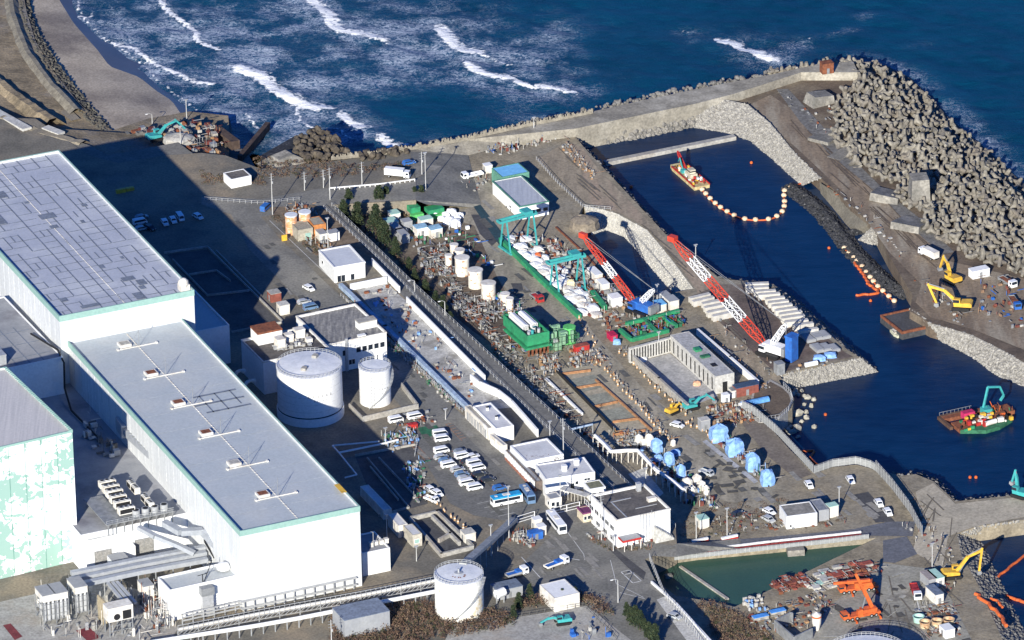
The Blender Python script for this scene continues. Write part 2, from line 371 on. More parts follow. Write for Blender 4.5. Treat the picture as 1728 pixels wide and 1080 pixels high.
CREST = [([(262,-8),(280,20),(295,30),(325,52),(332,72),(365,84)],1.5,1),([(505,-10),(517,0),(549,25),(555,42),(572,56),(592,58),(617,61),(637,69)],3.0,1),
 ([(738,50),(750,65),(762,80),(782,89),(797,90)],3.6,1),([(797,90),(822,98),(857,110)],1.2,.8),([(785,110),(797,122),(822,130),(857,134)],2.6,1),([(871,141),(889,147),(926,150),(959,158)],2.4,.95),
 ([(400,120),(432,130),(457,152),(490,172),(515,183),(542,186)],4.0,1),([(573,196),(587,207),(604,217),(612,217)],3.0,1),([(640,235),(657,247),(672,257),(690,253)],3.2,.95),
 ([(195,75),(225,84),(238,96),(270,116),(300,127),(330,141),(355,144)],1.6,.9),([(498,185),(502,202),(517,215),(567,220),(592,235)],1.1,.8),([(1214,72),(1238,76),(1246,86),(1275,91),(1282,97),(1300,103)],3.0,1),
 ([(1150,51),(1172,56)],.8,.7),([(128,30),(155,31),(158,24)],.9,.7),([(415,195),(432,218),(440,222)],1.2,.8),([(128,0),(134,26),(168,60),(198,80),(240,110),(268,140),(294,160),(328,186),(350,200)],.9,.75),
 ([(130,45),(150,60),(180,72)],.8,.6),([(1296,95),(1310,108)],.8,.6),([(1315,85),(1345,78),(1370,66)],.8,.55),([(1400,60),(1430,52),(1450,50)],.7,.5),([(1455,28),(1465,24)],.8,.55),([(1545,82),(1558,76)],.8,.45)]
Z = np.zeros(X.shape); crest = np.zeros(X.shape); foam = np.zeros(X.shape)
rs = np.random.RandomState(3)
for k in range(26):
    th = rs.normal(1.05, .45); L = rs.uniform(4, 22); a = .0045*L; Z += a*np.sin((X*math.cos(th)+Y*math.sin(th))*2*math.pi/L+rs.uniform(0,6.3))
for pts, w, s in CREST:
    D, S = seg_dist(pts); w = w*.85
    back = np.where(S > 0, 1.9, .7)                      # foam trails behind the breaking face
    c = s*np.exp(-(D/(w*back))**2); crest = np.maximum(crest, c); foam += .5*np.exp(-(D/(w*5))**2)
    Z += .35*w**.5*np.exp(-(D/(w*1.4))**2)
def blob(u, v, ru, rv, s):
    c = W(u, v, 0); e = W(u+ru, v, 0).x-c.x; g2 = W(u, v-rv, 0).y-c.y
    return s*np.exp(-((X-c.x)/e)**2-((Y-c.y)/g2)**2)
for a in [(180,60,130,70,.9),(400,40,150,70,.85),(620,50,170,70,1.0),(520,130,190,60,.9),(330,150,160,60,1.25),(480,220,140,35,1.1),(250,90,90,60,.5),(700,110,120,50,.8),(890,110,80,60,.85),(930,60,80,40,.45),
          (900,150,110,30,.7),(600,190,60,40,-.55),(700,175,110,40,-.5),(440,110,40,14,-.6),(620,240,90,25,.3),(1330,80,60,25,.28),(1240,150,70,10,.4),(830,40,60,25,.2),(350,215,60,25,.8),(900,200,150,8,.35)]:
    foam += blob(*a)
D, S = seg_dist([(1440,98),(1500,112),(1560,150),(1620,205),(1680,255),(1750,320),(1850,420)]); foam += .95*np.exp(-(D/6)**2)*np.where(D < 25, 1, 0)
foam = np.clip(foam, 0, 1.4); foam *= np.where(Y < Y1_-1, 1, .1)
V3 = np.stack([X, Y, Z], -1).reshape(-1, 3)
inside = np.zeros(X.shape, bool); j = len(hw)-1
for i in range(len(hw)):
    c = ((hw[i][1] > Y) != (hw[j][1] > Y)) & (X < (hw[j][0]-hw[i][0])*(Y-hw[i][1])/(hw[j][1]-hw[i][1]+1e-9)+hw[i][0]); inside ^= c; j = i
ii = (np.arange(ny-1)[:,None]*nx+np.arange(nx-1)[None,:]).reshape(-1)
keep = ~(inside[:-1,:-1] & inside[1:,1:] & inside[1:,:-1] & inside[:-1,1:]).reshape(-1); ii = ii[keep]
Fq = np.stack([ii, ii+1, ii+1+nx, ii+nx], -1)
me = bpy.data.meshes.new('sea'); me.vertices.add(len(V3)); me.vertices.foreach_set('co', V3.ravel().astype(np.float32))
me.loops.add(Fq.size); me.loops.foreach_set('vertex_index', Fq.ravel().astype(np.int32)); me.polygons.add(len(Fq))
me.polygons.foreach_set('loop_start', np.arange(0, Fq.size, 4, dtype=np.int32)); me.polygons.foreach_set('use_smooth', np.ones(len(Fq), bool))
me.update(calc_edges=True); me.validate()
for nm, arr in (('foam', foam), ('crest', crest)):
    a = me.attributes.new(nm, 'FLOAT', 'POINT'); a.data.foreach_set('value', arr.ravel().astype(np.float32))
me.materials.append(water_mat('sea_water', (.0003,.028,.062), (.0005,.042,.09), True, .6, .35))
so_ = bpy.data.objects.new('sea', me); COL.objects.link(so_); tag(so_, kind='structure')

tanp = mat('tan_track', (.3,.26,.19), (.22,.19,.14), .15, .95, c3=(.2,.18,.15), sc3=.05)
def sheet0(name, px, m): q = MB(); q.sheet([W(*p) for p in px]); struct(name, q, m)
sheet0('track', [(-60,-40,6.06),(12,-40,6.06),(28,40,6.06),(52,105,6.06),(95,160,6.06),(135,200,6.06),(120,204,6.06),(76,168,6.06),(36,118,6.06),(8,60,6.06),(-60,0,6.06)], tanp)
sheet0('track', [(90,225,9.8),(150,245,9.8),(185,262,9.8),(300,240,9.8),(330,262,9.8),(270,272,9.8),(200,278,9.8),(120,262,9.8)], mat('grey_track', (.2,.19,.17), (.15,.145,.13), .2, .95))
def ridge(name, line, w, h, m, z=6, top=.25):
    P = resample([W(p[0],p[1],z) for p in line], 30); q = MB(); V = []
    for i, p in enumerate(P):
        d = (P[min(i+1,29)]-P[max(i-1,0)]).normalized(); nr = Vector((-d.y,d.x,0)); k = w*rnd(.9,1.1); hh = h*rnd(.85,1.1)
        V += [p+nr*k-Vector((0,0,.3)), p+nr*k*top+Vector((0,0,hh)), p-nr*k*top+Vector((0,0,hh)), p-nr*k-Vector((0,0,.3))]
    q.add(V, [(4*i+j,4*i+j+1,4*i+5+j,4*i+4+j) for i in range(29) for j in range(3)]); q.f = [f[::-1] for f in q.f]; struct(name, q, m)
ridge('embankment', [(-60,100),(0,150),(45,185),(90,215)], 5, 3.2, scrub, 6)
ridge('embankment', [(-60,175),(0,205),(70,232),(140,250)], 5, 2.2, tanp, 8)
ridge('embankment', [(8,-60),(22,30),(45,90),(85,145),(130,190)], 3.0, 1.6, mat('revetment_top', (.24,.22,.175), (.15,.135,.11), .4, .95), 6.2)
q = MB(); a, b = W(-30,176,9), W(46,218,10.5); q.beam(a,b,3.4,.8); a, b = W(76,215,10), W(104,226,10); q.beam(a,b,3.0,.8); tag(q.build('concrete_slab', conc_l), 'pale concrete slabs lying on the embankment above the patchwork hall', 'slab')
# ---------- buildings on the plateau ----------
def bld(name, label, A, B, C, zt, zb, wm, rm, cat='building', trim=None, par=.5, pt=.35, band=.9, group=None):
    a, b, c = W(*A, zt), W(*B, zt), W(*C, zt); th = ang(a, b); w = math.hypot(b.x-a.x, b.y-a.y)
    lb = math.hypot(c.x-b.x, c.y-b.y); t2 = ang(b, c)-math.pi/2; t2 += round((th-t2)/(2*math.pi))*2*math.pi; th = (th*w+t2*lb)/(w+lb) if abs(th-t2) < .3 else th
    a = Vector((b.x-w*math.cos(th), b.y-w*math.sin(th), zt)); n = Vector((-math.sin(th), math.cos(th), 0)); d = (c-b).dot(n); h = zt-zb
    r = thing(name, label, cat, (a.x, a.y, zb), th, group); r['w'] = w
    m = MB(); m.add([(0,0,0),(w,0,0),(w,d,0),(0,d,0),(0,0,h),(w,0,h),(w,d,h),(0,d,h)], [(0,1,5,4),(1,2,6,5),(2,3,7,6),(3,0,4,7)])
    t = pt; m.add([(0,0,h),(w,0,h),(w,d,h),(0,d,h),(t,t,h),(w-t,t,h),(w-t,d-t,h),(t,d-t,h)], [(0,1,5,4),(1,2,6,5),(2,3,7,6),(3,0,4,7)])
    m.add([(t,t,h),(w-t,t,h),(w-t,d-t,h),(t,d-t,h),(t,t,h-par),(w-t,t,h-par),(w-t,d-t,h-par),(t,d-t,h-par)], [(4,5,1,0),(5,6,2,1),(6,7,3,2),(7,4,0,3)])
    m.build('wall', wm, r)
    q = MB(); q.sheet([(t-.02,t-.02,h-par),(w-t+.02,t-.02,h-par),(w-t+.02,d-t+.02,h-par),(t-.02,d-t+.02,h-par)]); q.build('roof', rm, r)
    if trim:
        e = .12; q = MB()
        for (x0,x1,y0,y1) in ((-e,w+e,-e,-.01),(-e,w+e,d+.01,d+e),(-e,-.01,-.01,d+.01),(w+.01,w+e,-.01,d+.01)): q.box(x0,x1,y0,y1,h-band,h+.12)
        q.box(-e,w+e,-e,.3,h+.12,h+.2); q.box(-e,w+e,d-.3,d+e,h+.12,h+.2); q.box(-e,.3,.3,d-.3,h+.12,h+.2); q.box(w-.3,w+e,.3,d-.3,h+.12,h+.2)
        q.build('roof_trim', trim, r)
    return r, w, d, h
def win(r, face, w, d, u, z, s=(1.2,1.0), m=(white,glass), name='window', frame=.12):
    q = MB(); a, b = s
    def bx(u0,u1,z0,z1,o0,o1):
        if face == 'n': q.box(u0,u1,-o1,-o0,z0,z1)
        elif face == 'f': q.box(u0,u1,d+o0,d+o1,z0,z1)
        elif face == 'l': q.box(-o1,-o0,u0,u1,z0,z1)
        else: q.box(w+o0,w+o1,u0,u1,z0,z1)
    q.mk(1); bx(u,u+a,z,z+b,.0,.05); q.mk(0)
    if frame:
        f = frame; bx(u-f,u,z-f,z+b+f,.0,.1); bx(u+a,u+a+f,z-f,z+b+f,.0,.1); bx(u,u+a,z-f,z,.0,.1); bx(u,u+a,z+b,z+b+f,.0,.1)
        if a > 1.6: bx(u+a/2-.05,u+a/2+.05,z,z+b,.05,.09)
    return q.build(name, list(m), r)
def roofbox(r, name, h, x, y, sx, sy, sz, m=white, cap=None):
    q = MB(); q.box(x,x+sx,y,y+sy,h,h+sz*.86); q.mk(1); q.box(x-.08,x+sx+.08,y-.08,y+sy+.08,h+sz*.86,h+sz); return q.build(name, [m, cap or m], r)

# the gull-patterned reactor building, far left
pat = bpy.data.materials.new('mint_wall_white_flecks'); pat.use_nodes = True
n = pat.node_tree.nodes; l = pat.node_tree.links
g = n.new("ShaderNodeNewGeometry"); mp = n.new("ShaderNodeMapping"); mp.inputs["Scale"].default_value = (1,1,1.1); l.new(g.outputs[0], mp.inputs[0])
a1 = n.new("ShaderNodeTexNoise"); a1.inputs["Scale"].default_value = .42; a1.inputs["Detail"].default_value = 6; a1.inputs["Distortion"].default_value = .9; l.new(mp.outputs[0], a1.inputs[0])
a2 = n.new("ShaderNodeTexNoise"); a2.inputs["Scale"].default_value = .075; a2.inputs["Detail"].default_value = 2; l.new(mp.outputs[0], a2.inputs[0])
ad = n.new("ShaderNodeMath"); ad.operation = 'MULTIPLY_ADD'; l.new(a2.outputs[0], ad.inputs[0]); ad.inputs[1].default_value = .9; l.new(a1.outputs[0], ad.inputs[2])
rr = n.new("ShaderNodeMapRange"); rr.inputs[1].default_value = .948; rr.inputs[2].default_value = .968; l.new(ad.outputs[0], rr.inputs[0])
mx = n.new("ShaderNodeMix"); mx.data_type = 'RGBA'; mx.inputs[6].default_value = (.3,.46,.4,1); mx.inputs[7].default_value = (.86,.86,.85,1); l.new(rr.outputs[0], mx.inputs[0])
l.new(mx.outputs[2], n["Principled BSDF"].inputs["Base Color"]); n["Principled BSDF"].inputs["Roughness"].default_value = .6
seam = mat('ribbed_roof', (.56,.54,.53), (.46,.45,.45), .5, .8, stretch=(3.0,.08,1), rot=-AXA)
r, w, d, h = bld('reactor_building', 'tall reactor building at the left edge with ragged white flecks on mint green walls', (-120,787), (122,727), (17,618), 52, ZP, pat, seam, trim=mint, par=.4, band=.5)
q = MB()
for i in range(1, 9): q.box(i*w/9-.08, i*w/9+.08, -.05, -.002, 0, h-.6)
q.build('panel_joint', mat('mint_joint', (.13,.3,.25)), r)
q = MB()
for i in range(46): q.box(w-.9-.0, w+.1, i*d/46, i*d/46+d/92, h+.2, h+.42)
q.build('eaves_cap', mint, r)

# turbine halls
hallw = mat('hall_white', (.66,.67,.67), (.54,.555,.565), .8, .55, stretch=(1,1,.06), lo=.42, hi=.72)
def crenel(q, x0, x1, y0, y1, n, z0, z1, z2):
    P = []
    for i in range(n): a, b = y0+(y1-y0)*i/n, y0+(y1-y0)*(i+.55)/n; P += [(a,z1),(a,z2),(b,z2),(b,z1)]
    P += [(y1,z1),(y1,z0),(y0,z0)]; m_ = len(P); q.add([(x0,y,z) for y,z in P]+[(x1,y,z) for y,z in P], [tuple(range(m_-1,-1,-1)), tuple(range(m_,2*m_))]+[(i,(i+1)%m_,(i+1)%m_+m_,i+m_) for i in range(m_)])
roofA = mat('blue_grey_roof', (.45,.48,.5), (.41,.45,.475), .08, .6, c3=(.47,.49,.49), sc3=.04)
roofB = mat('patched_roof', (.42,.44,.5), (.36,.385,.45), .12, .6, c3=(.48,.5,.54), sc3=.05)
r, w, d, h = bld('turbine_hall', 'long white turbine hall with mint trim and six cross-shaped masts on its roof', (403,895), (607,855), (300,537), 35.6, ZP, hallw, roofA, trim=mint, par=.7, band=1.5)
T2 = (r, w, d, h)
q = MB()
for i in range(1, 24): q.box(-.05, -.002, i*d/24-.1, i*d/24+.1, 0, h-1.6)
for i in (.12, .5): q.box(i*w-.03, i*w+.03, -.03, -.002, 0, h-1.6)
q.build('wall_joint', mat('white_joint', (.6,.62,.63)), r)
gr = MB()
for i in range(1, 12): gr.box(.5, w-.5, i*d/12-.04, i*d/12+.04, h-.69, h-.67)
gr.build('roof_seam', mat('roof_seam', (.41,.44,.46)), r)
q = MB()
crenel(q, w/2-.14, w/2+.14, 2, d-2, 80, h-.69, h-.68, h-.52)
q.build('ridge_vent', whiteo, r)
for i in range(6):
    y = d*(.92-.158*i) - 1
    q = MB(); q.box(w/2-6.5, w/2+5.8, y-.17, y+.17, h-.62, h-.36); q.box(w/2-6.9,w/2-6.3,y-.5,y+.5,h-.62,h-.2); q.box(w/2+5.6,w/2+6.2,y-.5,y+.5,h-.62,h-.2); q.build('cable_tray', whiteo, r)
    q = MB(); q.box(w/2-5.4, w/2-1.8, y+.9, y+4.0, h-.62, h+.25); q.mk(1); q.box(w/2-5.0, w/2-2.2, y+1.3, y+3.6, h+.25, h+.3); q.build('roof_hatch', [whiteo, rust if i not in (0,4) else conc], r)
    q = MB(); q.cyl((w/2+.2,y,h-.6),(w/2+.2,y,h+5.5),.1,.06,6); q.cyl((w/2+.2,y,h+4.5),(w/2-2.5,y+1.5,h-.6),.035,n=4); q.cyl((w/2+.2,y,h+4.5),(w/2+2.5,y+1.5,h-.6),.035,n=4); q.build('lightning_mast', steel, r)
q = MB()
for x0,x1,y0,y1 in [(.55,.92,.625,.632),(.5,.93,.585,.592),(.55,.93,.545,.552),(.6,.61,.545,.63),(.73,.74,.545,.63),(.86,.87,.56,.63)]: q.box(x0*w,x1*w,y0*d,y1*d,h-.63,h-.6)
q.build('sealing_strip', mat('roof_strip', (.19,.22,.28)), r)
q = MB(); q.box(w-1.5,w+.15,10,16,h+.2,h+.24); q.build('yellow_patch', yellow, r)
q = MB()
for z in (1.2, 3.4): q.box(-1,w-2,-1.2,-.5,z,z+.35)
for i in range(12): q.box(i*w/12,i*w/12+.25,-1.1,-.7,0,3.4)
q.build('wall_pipe', galv, r)

r, w, d, h = bld('turbine_hall', 'large white turbine hall with a patchwork of dark strips on its pale roof', (98,532), (327,490), (93,255), 44.4, ZP, hallw, roofB, trim=mint, par=.7, band=1.7)
random.seed(11); q = MB(); z0, z1 = h-.69, h-.65
nx_, ny_ = 9, 26
for j in range(1, ny_):
    y = j*d/ny_+rnd(-.4,.4)
    for i in range(nx_):
        if random.random() < .78: q.box(i*w/nx_+.4, (i+1)*w/nx_-.1, y-.16, y+.16, z0, z1)
for i in range(1, nx_*2):
    x = i*w/nx_/2
    for j in range(ny_):
        if random.random() < (.82 if i % 2 == 0 else .12): q.box(x-.16, x+.16, j*d/ny_-.1, (j+1)*d/ny_+.1, z0+.05, z1+.05)
for k in range(9): x, y = rnd(2,w-7), rnd(2,d-8); q.box(x,x+rnd(.8,2.5),y,y+rnd(.8,3),z0+.1,z1+.1)
for (x,y,a,b) in ((.2,.03,6,2.2),(.62,.14,4,3),(.7,.1,2.5,4),(.6,.02,2.6,5),(.47,.6,5,4),(.16,.62,3,9),(.3,.78,4,5)): q.box(x*w,x*w+a,y*d,y*d+b,z0+.1,z1+.1)
q.build('sealing_strip', mat('roof_strip', (.19,.22,.28)), r)
q = MB()
crenel(q, w/2-.1, w/2+.1, 2, d-2, 90, h-.69, h-.68, h-.56)
q.build('ridge_vent', whiteo, r)
q = MB()
for i in range(1, 26): q.box(-.05, -.002, i*d/26-.1, i*d/26+.1, 0, h-1.8)
q.build('wall_joint', mat('white_joint'  , (.6,.62,.63)), r)
q = MB(); q.lathe([(0,3.2),(.9,2.9),(1.6,2.2),(1.7,1.4),(1.5,0)], (w-2.2,3,h+.2), 12); q.box(w-3.6,w-.6,1.6,4.4,h-.6,h+1.4); q.build('roof_vent', whiteo, r)
q = MB(); q.tube([(-6,18,11),(-3.5,18,11),(-2,18,13),(-2,18,20),(-1,18,21),(0,18,21)],1.1,8); q.build('exhaust_pipe', galv, r)

low_roof = mat('stained_flat_roof', (.34,.345,.36), (.25,.26,.28), .12, .8, c3=(.2,.2,.22), sc3=.07)
r, w, d, h = bld('machine_annex', 'white mid-height annex with grey louvres between the flecked building and the turbine hall', (132,899), (352,858), (110,607), 22, ZP, white, low_roof, par=.3)
for u, s in ((.08*w+1,(5,4)),(.42*w,(5.5,5))):
    f = win(r,'n',w,d,u,1.6,s,(steel,mat('louvre',(.3,.29,.27),(.2,.2,.2),3)),'louvre',.2)
q = MB(); q.box(w*.28,w*.28+4.5,-3,-.02,0,6.5); q.build('porch', white, r)
q = MB(); q.box(2,10,-.35,-.05,h-2,h-1.7); q.box(9.7,10,-.35,-.05,h-2,h+.2); q.build('drain_pipe', galv, r)
r, w, d, h = bld('machine_annex', 'higher annex roof in front of the patchwork turbine hall, half in shade', (-60,636), (106,602), (6,500), 34, ZP, white, low_roof, par=.3)
q = MB()
for x in (.55,.68,.82): q.box(x*w-.15,x*w+.15,1,d*.55,h-.28,h-.24)
for y in (.12,.3,.48): q.box(.52*w,.94*w,y*d-.15,y*d+.15,h-.25,h-.21)
q.build('sealing_strip', mat('roof_strip', (.19,.22,.28)), r)
win(r,'n',w,d,w-8,3.5,(3.8,3.8),(steel,glass),'window')
roofbox(r,'roof_tank',h-.3,w-22,3,5,4,3.5,galv)
r, w, d, h = bld('equipment_house', 'low white windowless house with blue-grey roof in front of the turbine hall', (285,994), (402,970), (377,949), 20, ZP, white, roofA, par=.6)
q = MB(); q.lathe([(0,1.6),(1.6,1.4),(2.0,.4),(2.0,0)], (w-2.2,d-3.5,h), 16); q.build('round_fan', white, r)
q = MB(); q.beam((w*.5,.5,h-.4),(w*.78,d-1,h+2),.18); q.cyl((w*.5,1,h-.6),(w*.5,1,h+2.2),.15,n=6); q.beam((w*.5-1.5,1,h+2),(w*.5+1.5,1,h+2.2),.15); q.build('roof_bracket', black, r)
q = MB(); q.box(w*.43,w*.43+3.3,-2.2,-.1,0,6.8); q.mk(1); q.box(w*.43-.3,w*.43+3.6,-2.5,-.05,6.8,9.2); q.mk(0)
for i in range(7): q.box(w*.43-.08,w*.43+3.38,-2.28,-2.2,.6+i*.9,.8+i*.9)
q.build('duct_tower', [galv, steel], r)
q = MB()
for z in (1.0, 2.0, 3.1): q.box(2,w+28,-3.6,-3.2,z,z+.3)
for i in range(18): q.box(2+i*3.3,2.2+i*3.3,-3.7,-3.1,0,3.4)
q.build('pipe_rail', galv, r)
r, w, d, h = bld('stair_tower', 'white annex with a shaded roof on the sea side of the patchwork turbine hall', (330,560), (387,548), (328,487), 23, ZP, white, roofA, par=.5)
r, w, d, h = bld('annex', 'small white annex at the foot of the turbine hall, its roof crowded with pipes', (611,934), (658,924), (632,896), 17.5, ZP, white, low_roof, par=.4)
for i in range(4): roofbox(r,'vent_box',h-.4,w*.45+i*1.6,1+rnd(0,3),1.1,1.1,rnd(.8,1.6),whiteo)
q = MB(); q.cyl((w*.55,3,h-.4),(w*.55,3,h+4.5),.1,n=5); q.beam((w*.55,3,h+4.5),(w*.55-.8,3,h+4.8),.1); q.build('vent_mast', galv, r)

# laboratory and office
tarr = mat('tar_roof', (.12,.11,.105), (.085,.08,.08), .3, .9, c3=(.16,.145,.13), sc3=.15)
tars = mat('streaked_roof', (.3,.29,.27), (.13,.13,.14), .5, .9, stretch=(2.5,.25,1), rot=-AXA)
r, w, d, h = bld('service_building', 'white building with a dark roof full of air-conditioning boxes behind the biggest tank', (444,611), (556,588), (518,551), 21, ZP, white, tarr, trim=whiteo, par=.6, band=.3)
roofbox(r,'roof_house',h-.6,-2.5+w*.28,d*.72,8,6,4.2,white,rust)
for (x,y,s) in ((.55,.6,(2.5,2,2.6)),(.72,.66,(3,2.5,3)),(.36,.42,(2.6,3,3.2)),(.8,.4,(1.8,2,1.5))): roofbox(r,'air_conditioner',h-.6,x*w,y*d,*s,whiteo)
random.seed(4)
for i in range(16): roofbox(r,'vent_box',h-.6,rnd(.3,.9)*w,rnd(.3,.75)*d,rnd(.4,1.2),rnd(.4,1),rnd(.4,1.7),random.choice([whiteo,conc,galv]))
q = MB()
for i in range(9): q.tube([(rnd(.3,.9)*w,rnd(.3,.5)*d,h-.2),(rnd(.3,.9)*w,rnd(.4,.75)*d,h-.2)],.12,5)
q.build('roof_pipe', galv, r)
win(r,'n',w,d,w-3.5,h-4.5,(1,1.6)); win(r,'n',w,d,w-3.2,h-8.5,(1.4,1.6))
r, w, d, h = bld('office_block', 'white two-storey office with a streaked flat roof behind the smaller storage tank', (553,584), (652,561), (603,512), 20, ZP, white, tars, trim=whiteo, par=.5, band=.3)
for i in range(5): win(r,'n',w,d,w*.49+i*2.0,h-4.6,(1.5,1.7))
win(r,'n',w,d,w*.26,h-4.8,(1.8,1.8)); win(r,'n',w,d,w*.36,h-8.2,(2.,1.6))
for i in range(6): win(r,'n',w,d,w*.55+i*1.1,h-8.4,(.45,1.5),frame=.06)
roofbox(r,'roof_house',h-.5,w*.68,d*.26,6,3,2.6,white,conc)
roofbox(r,'roof_vent',h-.5,w*.56,1,2.4,1.3,.7,white)
q = MB(); q.box(w*.3,w*.34,-.6,-.1,0,h+1); q.build('downpipe', galv, r)
r, w, d, h = bld('white_warehouse', 'plain white metal warehouse with a light grey roof beside the diagonal service road', (563,451), (616,442.5), (588,414), 15.3, ZP, mat('ribbed_white', (.72,.73,.72), (.62,.63,.64), 2, .5), mat('white_roof', (.55,.57,.6), (.5,.52,.56), .2, .5), trim=white, par=.15, band=.3)
win(r,'l',w,d,d*.7,2.2,(1.5,1)); win(r,'n',w,d,1,.05,(2.6,2.2),name='door'); win(r,'n',w,d,5.5,.05,(1.2,2),name='door')

# buildings along the plateau's sea side
wroof = mat('bright_flat_roof', (.6,.6,.61), (.52,.53,.55), .15, .7, c3=(.47,.47,.48), sc3=.12)
def face_doors(r, w, d, n, u0, u1, wd, ht, m, name='garage_door'):
    for i in range(n): win(r,'l',w,d,u0+(u1-u0)*i/max(n-1,1),.05,(wd,ht),(whiteo,m),name,.15)
r, w, d, h = bld('garage', 'long low garage with grey shutters facing the parked vans', (824,723), (834,721), (794,683), 14, ZP, whiteo, mat('brown_grey_roof',(.33,.31,.27),(.25,.24,.22),.4), par=.1)
face_doors(r,w,d,6,1.5,d-4,2.6,2.8,greyr); 
r, w, d, h = bld('white_store', 'white flat-roofed store with two roof vents behind the low garage', (837,723.5), (867,717.5), (828,679), 14.8, ZP, white, wroof, par=.25)
for y in (.35,.75): roofbox(r,'roof_vent',h-.25,w*.45,d*y,.7,.7,1.1,white,black)
r, w, d, h = bld('shed', 'small low shed joined to the near end of the long garage', (850,752), (856,750), (834,731), 13, ZP, whiteo, low_roof, par=.1); face_doors(r,w,d,3,.8,d-3,1.8,2,white,'door')
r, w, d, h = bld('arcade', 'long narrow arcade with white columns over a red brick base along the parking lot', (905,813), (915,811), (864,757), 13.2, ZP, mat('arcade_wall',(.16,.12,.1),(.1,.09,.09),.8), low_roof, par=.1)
for i in range(11):
    q = MB(); q.box(-.35,-.02,1+i*(d-2)/10,1+i*(d-2)/10+1.5,.8,h-.3); q.build('column', white, r)
q = MB(); q.box(-.5,-.03,0,d,0,.8); q.build('brick_base', mat('red_brick',(.36,.15,.1),(.25,.11,.08),1.5), r)
r, w, d, h = bld('site_office', 'white-roofed office block with a reddish bare tree before its sunny wall', (890,781), (951,766), (928,738), 15, ZP, white, wroof, par=.3, pt=.5)
r, w, d, h = bld('site_office', 'white-roofed office with two roof ventilators nearest the grey-roofed entrance building', (919,806), (1004,796), (980,772), 15, ZP, white, wroof, par=.25)
for x, y in ((.42,.35),(.72,.6)): roofbox(r,'roof_ventilator',h-.25,w*x,d*y,1.4,1.4,1.7,white)
win(r,'n',w,d,w*.78,2.6,(1.8,.7)); win(r,'n',w,d,w*.5,.1,(1.2,2.2),name='door'); win(r,'n',w,d,w*.6,1.8,(.9,1))
r, w, d, h = bld('porch_building', 'low white porch with a curved navy blue roof beside the gatehouse', (921,824), (960,818), (955,811), 13.3, ZP, white, mat('navy_roof',(.05,.1,.22),(.04,.08,.18)), par=.05)
r, w, d, h = bld('pump_house', 'tiny white house with an olive flat roof behind the entrance building', (995,826), (1022,821), (1012,809), 13.8, ZP, white, mat('olive_roof',(.2,.2,.13),(.14,.14,.1),.6), par=.1)
for i in range(2): win(r,'n',w,d,.8+i*2,1.4,(1.2,1))
r, w, d, h = bld('gatehouse', 'small grey-roofed gatehouse with dark windows by the vehicle gate', (929,843), (948,838.5), (940,829), 13.5, ZP, whiteo, greyr, par=.1)
win(r,'n',w,d,.4,1.1,(1,1.2)); win(r,'l',w,d,.6,1.2,(1.2,1.1)); win(r,'n',w,d,1.9,.05,(.9,2.1),name='door')
r, w, d, h = bld('entrance_building', 'white entrance building with a wide brown-grey roof and a red-edged porch', (1040.5,878), (1131,859), (1086,817), 19, ZP, white, tarr, trim=whiteo, par=.6, band=.3)
for i in range(6): win(r,'l',w,d,2+i*3.6,4.6,(2.6,1.3))
for i in range(4): win(r,'l',w,d,2+i*5,1.2,(2.6,1.3))
q = MB(); q.box(w*.22,w*.24,1,d*.7,h-.58,h-.45); q.box(w*.24,w*.6,d*.68,d*.7,h-.58,h-.45); q.box(w*.5,w*.9,d*.3,d*.315,h-.58,h-.45); q.build('roof_pipe', galv, r)
roofbox(r,'roof_vent',h-.6,w*.8,d*.42,2.6,1.4,1.2,whiteo); roofbox(r,'water_tank',h-.6,w*.8,d*.84,1.2,1.4,2.6,galv)
for i in range(7): q = MB(); q.box(w*.38+i*.9,w*.38+i*.9+.1,-.35,-.25,.5,h+rnd(0,1.2)); q.build('downpipe', galv, r)
q = MB(); q.box(.5,w*.36,-3.4,-.02,3.4,3.7); q.mk(1); q.box(.4,w*.36+.1,-3.5,-3.4,3.1,3.75); q.box(.3,.4,-3.5,-.02,3.1,3.75); q.mk(2)
for x in (.8,w*.18,w*.35): q.box(x,x+.2,-3.3,-3.1,0,3.4)
q.build('porch', [greyr, redm, whiteo], r)
q = MB()
for i in range(12): q.box(w*.66+i*.5,w*.66+(i+1)*.5,-2.2,-.6,0,5.0-i*.4)
for i in range(12): q.box(w*.66+i*.5,w*.66+i*.5+.06,-2.2,-2.14,5.0-i*.4,6-i*.4)
q.build('outside_stair', conc_l, r)
r, w, d, h = bld('guard_booth', 'little guard booth under a purple hipped roof by the gate', (985,868), (1004,863), (996,852), 13, ZP, mat('cream_wall',(.6,.52,.38),(.5,.44,.33),.5), mat('purple_roof',(.18,.05,.13),(.14,.04,.1),.6), trim=mat('purple_roof',(.18,.05,.13)), par=.05, band=.25)
for i in range(3): win(r,'n',w,d,.3+i*1.1,.9,(.8,1.1),frame=.07)
q = MB()
a, b = W(947,823,13.4), W(992,836,13.4); q.beam(a,b,2.4,.2); q.mk(1)
for i in range(9): p = a.lerp(b,i/8); q.cyl((p.x,p.y,ZP),(p.x,p.y,13.3),.08,n=5)
o = q.build('walkway_roof', [conc_l, whiteo]); tag(o,'curved pale canopy linking the gatehouse to the entrance building','canopy')
r, w, d, h = bld('coast_hut', 'lonely white hut with a dark roof on the bank by the beach outlet', (391,304), (424,296), (413,284), 13.2, ZP, white, tarr, par=.1)
r, w, d, h = bld('shed', 'tan double shed among small tanks at the head of the diagonal road', (503,389), (528,384), (517,371), 14, ZP, mat('tan_wall',(.4,.37,.3)), mat('tan_roof',(.32,.3,.24),(.26,.24,.2),.5), par=.1); win(r,'n',w,d,2.6,.1,(1.6,2.2),(mint,mint),'door')
